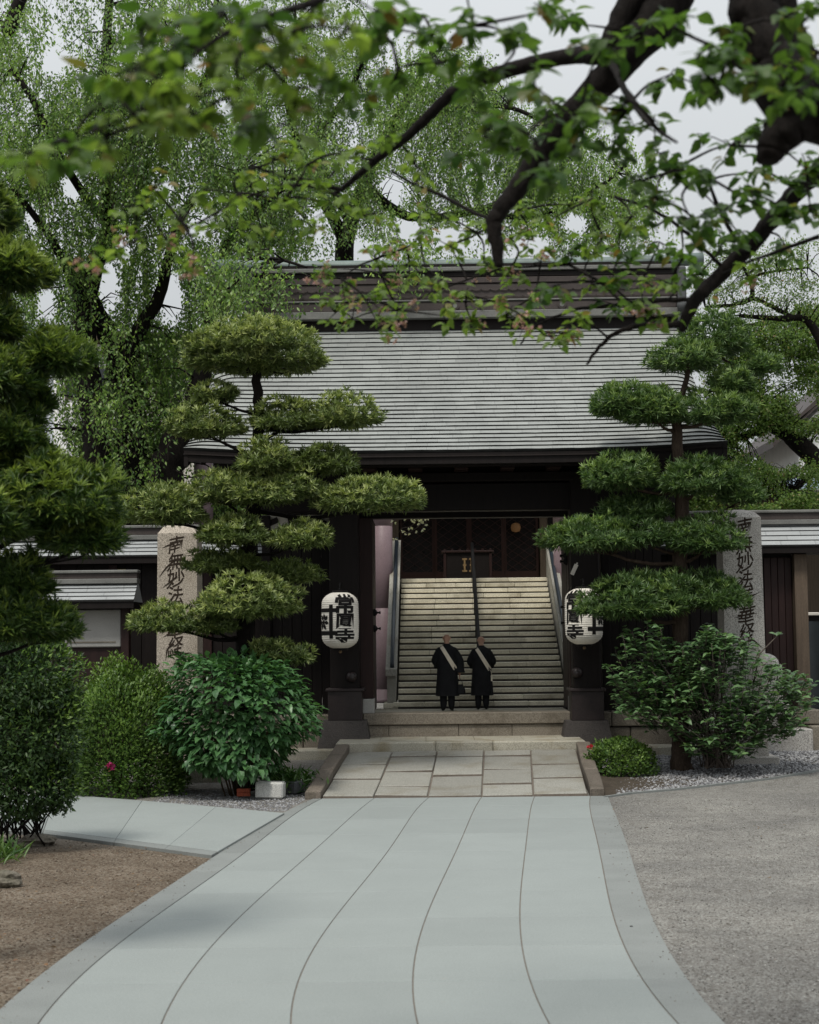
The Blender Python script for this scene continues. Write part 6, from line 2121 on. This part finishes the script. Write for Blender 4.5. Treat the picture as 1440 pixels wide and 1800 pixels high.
airy_tree('evergreen_tree', 'dense dark evergreen mass behind the left wall under the weeping tree', P(120, 1100, 47),
          [[(110, 1180, 47.5, 30), (110, 1000, 47.5, 26), (115, 900, 47.5, 18), (120, 820, 47.5, 8)]],
          [(200, 870, 90, 60, 47, 3600), (60, 880, 90, 60, 47, 2600), (240, 800, 50, 60, 46.8, 1900), (380, 900, 60, 30, 48, 1500), (300, 905, 60, 24, 48, 1100)], MAT['lf_azalea'], 33, .09)

# white blossom twig that hangs into the gate opening
def build_blossom_tree():
    Y = 42.6
    t = thing('blossom_tree', 'small tree whose white blossom twigs hang in the top left of the gate opening', 'tree', P(560, 1240, Y))
    tm = MB(); nd = limb(tm, [(560, 1245, Y, 12), (562, 1100, Y, 10), (575, 960, Y, 8), (610, 890, Y, 6), (680, 882, Y, 5), (745, 893, Y, 4)], 7, 5); tm.build('trunk', MAT['bark'], t)
    tw = MB(); pos = []
    for pts in ([(745, 893), (735, 912), (722, 925), (705, 930), (695, 950)], [(745, 893), (728, 905), (712, 912), (692, 915)], [(745, 900), (742, 918), (730, 930), (715, 938)], [(748, 893), (720, 897), (700, 905)], [(752, 893), (750, 915), (742, 930)]):
        limb(tw, [(a, b, Y, 1.5 - .2 * i) for i, (a, b) in enumerate(pts)], 4, 4)
        for a, b in pts[1:]:
            for _ in range(2):
                pos.append(tuple(P(a + RNG.normal(0, 3.5), b + RNG.normal(0, 3), Y + RNG.normal(0, .08))))
    for _ in range(46):
        pos.append(tuple(P(732 + RNG.normal(0, 9), 906 + RNG.normal(0, 6), Y + RNG.normal(0, .12))))
    tw.build('twigs', MAT['twig'], t)
    pos = np.repeat(np.array(pos), 5, 0); n = len(pos)
    v, f = leaf_arrays(pos, rdir(n), rdir(n), np.full(n, .05), np.full(n, .045), T_LEAF)
    np_obj('blossoms', [(v, f, 0)], [MAT['petalw']], t)


build_blossom_tree()


# ================================================================== THE NEAR CHERRY TREE
def build_cherry():
    t = thing('cherry_tree', 'near cherry tree whose dark limbs and leaves reach across the top of the view', 'tree', (2.95, 8.4, 0))
    rg = np.random.default_rng(77)
    nodes = []

    def lb(pts, name='limb', segs=10, jit=.18):
        big = pts[0][3] > 25
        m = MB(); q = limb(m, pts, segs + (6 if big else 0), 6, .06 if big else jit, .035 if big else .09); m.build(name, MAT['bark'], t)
        nodes.extend([(p, pts[min(i // 6, len(pts) - 1)][2]) for i, p in enumerate(q)])
    b = Vector((2.95, 8.4, 0))
    m = MB(); top = P(1470, 225, 7.6); hi = P(1640, -420, 8.4)
    pts, rad = smooth_path([(b.x, b.y, -.1, .36), (b.x, b.y, .5, .27), (2.75, 8.2, 2.4, .24), (2.55, 8.0, 3.9, .22), (2.62, 8.2, 5.2, .19), (*hi, .15)], 6, .05)
    m.tube(pts, rad, 14, 0, True, .07); m.build('trunk', MAT['bark'], t)
    base = Vector((2.55, 8.0, 4.3)); bj = base
    def px_of(p, Y):
        loc = cam_rot.transposed() @ (p - CAM)
        return (720 + FPX * loc.x / -loc.z, 900 - FPX * loc.y / -loc.z)
    bx, by = px_of(base, 8.0)
    lb([(bx, by, 8.0, 130), (1530, 235, 7.8, 120), (1450, 200, 7.6, 120), (1395, 170, 7.5, 112), (1352, 105, 7.5, 100), (1330, 30, 7.5, 92), (1318, -60, 7.5, 84)], segs=14)
    lb([(1410, 185, 7.6, 70), (1418, 110, 7.7, 44), (1395, 50, 7.7, 38), (1375, -40, 7.7, 32)])
    lb([(1420, 190, 7.6, 90), (1385, 225, 7.5, 76), (1358, 258, 7.5, 56), (1350, 284, 7.5, 40)], segs=12)
    lb([(1560, -330, 8.6, 70), (1350, -230, 9.0, 70), (1235, -90, 9.0, 74), (1170, 15, 9.0, 74), (1105, 95, 9.0, 66), (1045, 160, 9.1, 52), (975, 235, 9.2, 44), (925, 310, 9.3, 40), (888, 358, 9.3, 32), (868, 390, 9.3, 30), (874, 432, 9.3, 24), (876, 470, 9.3, 16)], segs=12)
    lb([(1150, -60, 9.0, 50), (1100, 20, 9.0, 44), (1062, 90, 9.0, 38), (1010, 97, 9.2, 30), (935, 112, 9.4, 27), (860, 135, 9.5, 26), (800, 160, 9.6, 23), (755, 202, 9.7, 20), (715, 240, 9.8, 17), (660, 282, 10, 14), (610, 325, 10.2, 10), (588, 341, 10.3, 6)])
    lb([(bx + 60, by + 40, 8.2, 70), (1540, 240, 9.0, 50), (1440, 302, 10, 36), (1375, 365, 10.5, 32), (1322, 428, 10.8, 30), (1270, 480, 11, 27), (1228, 520, 11, 25), (1206, 560, 11, 20), (1199, 582, 11, 13)])
    lb([(1204, 572, 11, 13), (1150, 571, 11.1, 11), (1110, 575, 11.2, 10), (1075, 590, 11.3, 8), (1045, 620, 11.4, 6), (1031, 641, 11.4, 4)], segs=7)
    lb([(1225, 525, 11, 9), (1150, 530, 11.3, 8), (1080, 537, 11.5, 8), (1010, 545, 11.7, 6), (940, 575, 11.9, 5), (915, 605, 12, 3)], segs=6)
    lb([(600, 333, 10.2, 8), (545, 318, 10, 7), (500, 310, 9.9, 6), (440, 290, 9.8, 4)], segs=6)
    lb([(590, 340, 10.3, 6), (520, 325, 10, 6), (440, 345, 9.8, 5), (330, 400, 9.5, 4), (240, 420, 9.3, 2)], segs=6)
    lb([(688, 300, 10, 5), (730, 325, 9.9, 6), (770, 340, 9.8, 8), (830, 372, 9.6, 8), (870, 388, 9.4, 9)], segs=6)
    lb([(1000, 465, 11.5, 6), (900, 470, 11.5, 5), (850, 482, 11.5, 4), (790, 503, 11.6, 3)], segs=5)
    lb([(1085, 590, 11.3, 5), (1020, 480, 11.4, 5), (1000, 462, 11.5, 6), (998, 430, 11.5, 4)], segs=5) if False else None
    lb([(1120, 560, 11.2, 6), (1060, 500, 11.3, 6), (1000, 465, 11.5, 6)], segs=6)
    lb([(1440, 415, 10.2, 9), (1330, 455, 10.4, 6), (1270, 480, 10.8, 4)], segs=5)
    lb([(1275, 475, 11, 8), (1220, 420, 10.8, 7), (1150, 370, 10.5, 6), (1080, 345, 10.2, 4)], segs=6)
    lb([(1310, 440, 10.8, 9), (1270, 380, 10, 8), (1240, 310, 9.5, 6), (1200, 290, 9.2, 4)], segs=6)
    lb([(1235, -90, 9, 40), (950, -160, 7.4, 30), (720, -70, 6.4, 22), (560, 0, 5.8, 16), (440, 40, 5.6, 11), (350, 90, 5.5, 8), (250, 190, 5.4, 5), (120, 250, 5.4, 3)], segs=7)
    lb([(560, 0, 5.8, 12), (520, 70, 5.8, 9), (440, 130, 5.7, 6), (330, 180, 5.6, 4)], segs=6)
    lb([(1062, 90, 9, 16), (1120, 190, 8, 12), (1160, 230, 7.4, 8), (1190, 250, 7.2, 5)], segs=6)
    # sprays of leaves: (px, py, radius px, Y, number, kind) -- kind 0 dark, 1 fresh and lighter with blossoms
    sp = []
    for px, py in ((720, 20), (760, 62), (830, 45), (900, 60), (870, 128), (830, 165), (1000, 40), (1060, 80), (1040, 160), (1100, 195), (960, 205), (905, 265), (850, 240), (1000, 265), (1080, 250), (1150, 212), (1180, 130), (940, 150), (1130, 60), (960, 20),
                   (780, 110), (700, 120), (660, 50), (1020, 215), (1185, 30), (820, 275), (880, 210), (640, 170), (970, 310)):
        sp.append((px, py, 34, 7.2 + rg.uniform(-.6, 1.4), 15, 0))
    for px, py in ((1250, 80), (1290, 95), (1330, 130), (1400, 50), (1425, 150), (1370, 160), (1240, 130), (1440, 90), (1390, 110), (1430, 20), (1280, 60), (1260, 165)):
        sp.append((px, py, 34, 6.8 + rg.uniform(-.4, .4), 13, 0))
    for px, py in ((1190, 295), (1235, 305), (1285, 255), (1320, 335), (1270, 372), (1215, 385), (1155, 350), (1380, 385), (1425, 365), (1345, 300), (1160, 270), (1240, 410), (1300, 410), (1420, 300), (1330, 230), (1120, 320), (1395, 330)):
        sp.append((px, py, 32, 8.8 + rg.uniform(-.6, .8), 16, 0))
    for px, py in ((1090, 450), (1040, 500), (1130, 490), (980, 500), (1200, 455), (1270, 430), (1160, 425), (1060, 415), (1000, 440), (940, 520), (1130, 530), (1080, 535), (1020, 555), (1180, 500), (1100, 400), (1230, 480), (950, 460), (1150, 560), (1075, 500), (1040, 450), (1110, 380), (1330, 470), (1380, 430)):
        sp.append((px, py, 34, 10.6 + rg.uniform(-.6, 1.0), 16, 1 if rg.random() < .55 else 0))
    for px, py in ((890, 560), (830, 565), (780, 555), (700, 545), (640, 525), (600, 490), (575, 470), (660, 455), (720, 462), (790, 432), (850, 462), (900, 482), (760, 500), (820, 520), (870, 530), (930, 560), (960, 590), (1000, 585), (590, 550), (660, 560), (690, 500), (620, 560), (840, 410), (780, 380),
                   (930, 420), (960, 390), (910, 370), (1000, 360), (900, 420), (1040, 350), (700, 420), (740, 410)):
        sp.append((px, py, 30, 11.2 + rg.uniform(-.5, .8), 15, 1))
    for px, py in ((250, 52), (330, 40), (420, 62), (460, 20), (550, 30), (610, 55), (380, 110), (300, 150), (420, 165), (255, 222), (185, 240), (65, 272), (120, 262), (540, 120), (480, 100), (350, 205), (310, 75), (500, 60), (240, 120), (430, 220), (290, 205), (580, 150), (520, 180), (390, 20), (660, 20), (200, 165)):
        sp.append((px, py, 46, 5.5 + rg.uniform(-.4, .5), 15, 0 if rg.random() < .5 else 1))
    for px, py in ((250, 362), (320, 390), (380, 382), (300, 432), (240, 405), (430, 300), (480, 282), (520, 262), (560, 330), (600, 282), (640, 270), (500, 352), (205, 440), (350, 345), (420, 340), (270, 330), (160, 470), (460, 400), (550, 400), (640, 380), (600, 360), (540, 290), (680, 240), (730, 290), (340, 470)):
        sp.append((px, py, 32, 9.4 + rg.uniform(-.5, .6), 14, 1))
    tw = MB(); LP = [[], []]; LD = [[], []]; LN = [[], []]; BL = []
    npos = np.array([tuple(p) for p, _ in nodes])
    sp.sort(key=lambda q: float(np.min(((npos - np.array(P(q[0], q[1], q[3]))) ** 2).sum(1))))
    for (px, py, r, Y, n, kd) in sp:
        c = P(px, py, Y)
        near = Vector(npos[np.argmin(((npos - np.array(c)) ** 2).sum(1))])
        d = c - near
        if .05 < d.length < 3.0:
            mid = near + d * .5 + Vector((rg.normal(0, .04), rg.normal(0, .04), .05 * d.length))
            tw.tube(smooth_path([(*near, .009), (*mid, .007), (*c, .004)], 4)[0], [.009, .0085, .008, .0075, .007, .006, .005, .004, .0035][:len(smooth_path([(*near, .009), (*mid, .007), (*c, .004)], 4)[0])], 5)
        npos = np.vstack([npos, np.array([tuple(c)])])
        # little shoots with a rosette of leaves each
        for _ in range(5):
            e = P(px + rg.normal(0, r * .55), py + rg.normal(0, r * .5), Y + rg.normal(0, .16))
            tw.tube([c, c.lerp(e, .5) + Vector((0, 0, .01)), e], [.0045, .0035, .0025], 4)
            for k in range(max(4, n // 3)):
                a = rg.uniform(0, 6.28)
                o = c.lerp(e, rg.uniform(.55, 1.08))
                dd = Vector((math.cos(a), math.sin(a), rg.uniform(-.95, .25)))
                LP[kd].append(tuple(o + Vector(rg.normal(0, .012, 3)))); LD[kd].append(tuple(dd)); LN[kd].append((rg.normal(0, .45), rg.normal(-.25, .45), 1.0))
            if kd == 1 and rg.random() < .30 and py > 400:
                for k in range(4):
                    BL.append(tuple(e + Vector((rg.normal(0, .03), rg.normal(0, .03), -.03 + rg.normal(0, .02)))))
    tw.build('twigs', MAT['bark'], t)
    P0, D0, N0 = (np.array(q[0]) for q in (LP, LD, LN)); P1, D1, N1 = (np.array(q[1]) for q in (LP, LD, LN))
    # nearest leaves singly, the rest as one part
    dist = P0[:, 1]; order = np.argsort(dist); fr, rest = order[:300], order[300:]
    leaf_parts(t, 'leaf', P0[fr], D0[fr], N0[fr], .104, .070, T_CHERRY, MAT['lf_cherry'])
    n = len(rest); v, f = leaf_arrays(P0[rest], D0[rest], N0[rest], .100 * rg.uniform(.65, 1.2, n), .066 * rg.uniform(.7, 1.15, n), T_CHERRY)
    n1 = len(P1); v1, f1 = leaf_arrays(P1, D1, N1, .088 * rg.uniform(.6, 1.2, n1), .055 * rg.uniform(.7, 1.15, n1), T_CHERRY)
    np_obj('foliage', [(v, f, 0), (v1, f1, 1)], [MAT['lf_cherry'], MAT['lf_cherry2']], t, kind='stuff')
    pos = np.repeat(np.array(BL), 6, 0); n = len(pos)
    v, f = leaf_arrays(pos + rg.normal(0, .006, (n, 3)), rdir(n), rdir(n), np.full(n, .022), np.full(n, .018), T_LEAF)
    np_obj('blossoms', [(v, f, 0)], [MAT['petal']], t, kind='stuff')


build_cherry()


# ================================================================== PEOPLE
def person(px, py, Y, hgt, lean, arms, label, holdx=0.0):
    f0 = P(px, py, Y); f0.z = PLAT_Z + .002
    t = thing('person', label, 'person', (f0.x, Y, PLAT_Z))
    k = hgt / 1.72
    V, E, Rd = [], [], []

    def ch(pts, start=None):
        prev = start
        for (x, y, z, r) in pts:
            V.append((x, y, z)); Rd.append(r)
            if prev is not None: E.append((prev, len(V) - 1))
            prev = len(V) - 1
        return prev
    # the figure faces +y, away from the camera; lean tips the upper body forward
    sp = ch([(0, 0, .92, .13), (0, .01, 1.05, .125), (0, .02 + lean * .3, 1.20, .135), (0, .03 + lean * .6, 1.34, .125)])
    nk = ch([(0, .05 + lean, 1.45, .062), (0, .08 + lean * 1.4, 1.52, .056), (0, .105 + lean * 1.7, 1.565, .080), (0, .12 + lean * 1.9, 1.63, .096), (0, .122 + lean * 2, 1.70, .046)], sp)
    for s_ in (-1, 1):
        ch([(s_ * .085, 0, .84, .11), (s_ * .088, .0, .48, .095), (s_ * .088, -.012, .14, .082), (s_ * .09, -.01, .06, .062), (s_ * .10, .09, .034, .042), (s_ * .105, .16, .03, .03)], 0)
        sh = ch([(s_ * .17, .03 + lean * .6, 1.375, .068)], sp)
        el, wr, hd = arms[0 if s_ < 0 else 1]
        e = ch([(*el, .05), (*wr, .034)], sh)
        # palm and five fingers
        hv = Vector(hd) - Vector(wr); hv.normalize()
        palm = Vector(wr) + hv * .06
        pm = ch([(*palm, .030)], e)
        sidev = Vector((0, 1, 0)) if abs(hv.y) < .6 else Vector((1, 0, 0))
        for q in range(4):
            o = palm + sidev * (.022 * (q - 1.5)) + hv * .035
            ch([(*o, .0105), (*(o + hv * (.035 - .006 * abs(q - 1.3))), .009), (*(o + hv * .05 + Vector((-s_ * .022, 0, -.004))), .008)], pm)
        o = palm + sidev * .035 - hv * .01
        ch([(*o, .011), (*(o + sidev * .022 + hv * .02), .009)], pm)
    me = bpy.data.meshes.new('body'); me.from_pydata([(x * k, y * k, z * k) for x, y, z in V], E, []); me.update()
    o = link(bpy.data.objects.new('body', me))
    md = o.modifiers.new('skin', 'SKIN'); md.branch_smoothing = .4
    for i, r in enumerate(Rd):
        me.skin_vertices[0].data[i].radius = (r * k, r * k)
    me.skin_vertices[0].data[0].use_root = True
    o.modifiers.new('sub', 'SUBSURF').levels = 2
    bpy.context.view_layer.update()
    m2 = bpy.data.meshes.new_from_object(o.evaluated_get(bpy.context.evaluated_depsgraph_get()))
    bpy.data.objects.remove(o); bpy.data.meshes.remove(me)
    m2.materials.clear(); m2.materials.append(MAT['skin']); m2.materials.append(MAT['robe']); m2.materials.append(MAT['leather'])
    mi = []
    for p in m2.polygons:
        z = p.center.z / k; skin = z > 1.475 or (abs(p.center.x) > .15 * k and z < 1.12 and any((Vector(arms[j][1]) * k - p.center).length < .17 * k and (Vector(arms[j][2]) * k - p.center).length < .15 * k for j in (0, 1)))
        mi.append(0 if skin else (2 if z < .075 else 1))
    m2.polygons.foreach_set('material_index', mi); m2.polygons.foreach_set('use_smooth', [True] * len(mi))
    m2.transform(Matrix.Translation(f0))
    # ears, nose and eyes belong to the same body mesh
    import bmesh
    bm = bmesh.new(); bm.from_mesh(m2)
    hc = Vector((0, .115 + lean * 1.85, 1.62)) * k + f0
    def blob(c, s3, mt=0):
        r_ = bmesh.ops.create_uvsphere(bm, u_segments=10, v_segments=7, radius=1)
        for v in r_['verts']:
            v.co = Vector((v.co.x * s3[0], v.co.y * s3[1], v.co.z * s3[2])) * k + c
        for v in r_['verts']:
            for fc in v.link_faces: fc.material_index = mt; fc.smooth = True
    for s_ in (-1, 1):
        blob(hc + Vector((s_ * .084, -.005, -.012)) * k, (.010, .020, .030))
        blob(hc + Vector((s_ * .034, .085, .01)) * k, (.012, .01, .008), 2)
    blob(hc + Vector((0, .10, -.018)) * k, (.014, .02, .024))
    blob(hc + Vector((0, .088, -.06)) * k, (.028, .012, .008))
    bm.to_mesh(m2); bm.free()
    m2.name = 'body'
    bo = link(bpy.data.objects.new('body', m2)); parent(bo, t)

    # robe: a folded skirt and shoulders in one loft, wide sleeves
    def loft(rings, seg, folds, mat, name, closed_top=True):
        m = MB(); v = []
        for (z, hx_, hy, cx_, cy_, fd) in rings:
            for q in range(seg):
                a = 2 * math.pi * q / seg
                r = 1 + fd * (math.sin(a * folds[0] + folds[1]) * .6 + math.sin(a * folds[2] + folds[3] + z * 2) * .4)
                c, s_ = math.cos(a), math.sin(a)
                e = (abs(c) ** 2.4 + abs(s_) ** 2.4) ** (-1 / 2.4)
                v.append((f0.x + (cx_ + hx_ * c * e * r) * k, f0.y + (cy_ + hy * s_ * e * r) * k, f0.z + z * k))
        f = [(j * seg + q, j * seg + (q + 1) % seg, (j + 1) * seg + (q + 1) % seg, (j + 1) * seg + q) for j in range(len(rings) - 1) for q in range(seg)]
        if closed_top: f.append(tuple((len(rings) - 1) * seg + q for q in range(seg)))
        m.add(v, f, 0, True)
        return m
    L = lean
    rings = [(.33, .255, .185, 0, -.01, .07), (.36, .255, .185, 0, -.01, .07), (.55, .245, .18, 0, -.005, .06), (.75, .235, .172, 0, 0, .045), (.92, .225, .165, 0, 0, .03), (1.05, .222, .16, 0, .005 + L * .1, .025),
             (1.18, .232, .158, 0, .015 + L * .3, .02), (1.30, .232, .148, 0, .03 + L * .5, .015), (1.38, .20, .125, 0, .04 + L * .7, .01), (1.43, .135, .10, 0, .05 + L * .9, 0), (1.465, .082, .078, 0, .06 + L, 0), (1.49, .07, .068, 0, .068 + L * 1.1, 0)]
    m = loft(rings, 40, (5, .5, 9, 1.1), MAT['robe'], 'robe')
    m.build('robe', MAT['robe'], t)
    for j, s_ in enumerate((-1, 1)):
        el, wr, hd = arms[j]
        c = [(s_ * .14, .03 + L * .6, 1.365, .08), (s_ * .185, .03 + L * .5, 1.28, .09), (*((Vector(el) + Vector((0, 0, .02)))), .098), (*(Vector(el).lerp(Vector(wr), .62)), .108), (*(Vector(el).lerp(Vector(wr), .86) + Vector((0, 0, -.035))), .128)]
        c = [(f0.x + a * k, f0.y + b * k, f0.z + z * k, r * k) for a, b, z, r in c]
        pts, rad = smooth_path(c, 5)
        sm = MB(); sm.tube(pts, rad, 16, 0, True, .03); sm.build('sleeve', MAT['robe'], t)

    # cream sash over the left shoulder, down across the back to the right hip
    def surf(x, z):
        """back of the robe (camera side) at x, z"""
        for a, b in zip(rings[:-1], rings[1:]):
            if a[0] <= z <= b[0]:
                w_ = (z - a[0]) / max(1e-6, b[0] - a[0])
                hx_, hy, cy_ = (a[i] + (b[i] - a[i]) * w_ for i in (1, 2, 4))
                u = min(.985, abs(x) / hx_)
                return cy_ - hy * (1 - u ** 2.4) ** (1 / 2.4)
        return -.1
    sv = []; sf = []; n = 18
    for i in range(n):
        q = i / (n - 1)
        z = 1.425 - .50 * q ** 1.02; x = -.125 + .315 * q ** .92 - .012 * math.sin(q * 3.1)
        wd = .040 + .008 * q
        nx, nz = .83 * wd, .55 * wd
        for sg in (-1, 1):
            X, Z = x + sg * nx, z + sg * nz
            X = max(-.225, min(.222, X)); Z = min(Z, 1.46)
            y = surf(X, Z)
            sv.append((f0.x + X * k, f0.y + (y - .016) * k, f0.z + Z * k)); sv.append((f0.x + X * k, f0.y + (y - .004) * k, f0.z + Z * k))
    for i in range(n - 1):
        a, b = 4 * i, 4 * i + 4
        sf += [(a, a + 2, b + 2, b), (a, b, b + 1, a + 1), (a + 2, a + 3, b + 3, b + 2)]
    sf += [(0, 1, 3, 2), (4 * n - 4, 4 * n - 2, 4 * n - 1, 4 * n - 3)]
    m = MB(); m.add(sv, sf, 0); m.build('sash', MAT['sash'], t)
    return t, f0, k, surf


A_down = (((-.25, .06, 1.10), (-.16, .24, 1.04), (-.05, .33, 1.06)), ((.275, .02, 1.08), (.275, .02, .845), (.28, .03, .74)))
A_fold = (((-.25, .08, 1.10), (-.15, .27, 1.06), (-.04, .33, 1.10)), ((.25, .08, 1.10), (.17, .25, 1.06), (.04, .31, 1.10)))
p1, f1, k1, _ = person(787, 1249, 38.5, 1.80, .02, A_down, 'shaven headed person seen from behind in a black robe, hand holding a dark bag')
p2, f2, k2, sf2 = person(848, 1246, 39.0, 1.74, .115, A_fold, 'shaven headed person bowing beside the stair rail in a black robe, both hands in front')
# sash end and hanging cord on the bowing figure
m = MB()
x0 = .19
m.tube([(f2.x + .175 * k2, f2.y - .12, f2.z + .93 * k2), (f2.x + .215 * k2, f2.y - .13, f2.z + .88 * k2), (f2.x + .225 * k2, f2.y - .13, f2.z + .80 * k2)], .006, 5)
m.box(f2.x + .205 * k2, f2.x + .245 * k2, f2.y - .145, f2.y - .128, f2.z + .66 * k2, f2.z + .80 * k2, .004)
m.build('sash_cord', MAT['sash'], p2)


def build_bag():
    hd = Vector((f1.x + .28 * k1, f1.y + .03 * k1, f1.z + .70 * k1))
    t = thing('handbag', 'black handbag hanging from the hand of the left robed person', 'bag', (hd.x, hd.y, hd.z - .45))
    zt = hd.z - .12; zb = hd.z - .36
    m = MB(); v = []
    for z, hx_, hy in ((zb, .125, .075), (zb + .03, .135, .082), (zb + .14, .12, .07), (zt - .03, .085, .045), (zt, .07, .02)):
        for q in range(20):
            a = 2 * math.pi * q / 20; c, s_ = math.cos(a), math.sin(a); e = (abs(c) ** 4 + abs(s_) ** 4) ** -.25
            v.append((hd.x + hx_ * c * e, hd.y + hy * s_ * e, z))
    f = [(j * 20 + q, j * 20 + (q + 1) % 20, (j + 1) * 20 + (q + 1) % 20, (j + 1) * 20 + q) for j in range(4) for q in range(20)] + [tuple(range(19, -1, -1)), tuple(80 + q for q in range(20))]
    m.add(v, f, 0, True); m.build('bag_body', MAT['leather'], t)
    for s_ in (-1, 1):
        m = MB(); pts = []
        for q in range(11):
            a = math.pi * q / 10
            pts.append((hd.x + .06 * math.cos(a), hd.y + s_ * .025 * (1 - math.sin(a)), zt - .02 + .15 * math.sin(a)))
        m.tube(pts, .008, 6); m.build('handle', MAT['leather'], t)
    m = MB().box(hd.x - .03, hd.x + .03, hd.y - .0475, hd.y - .040, zt - .06, zt - .04, .002); m.build('clasp', MAT['board'], t)


build_bag()
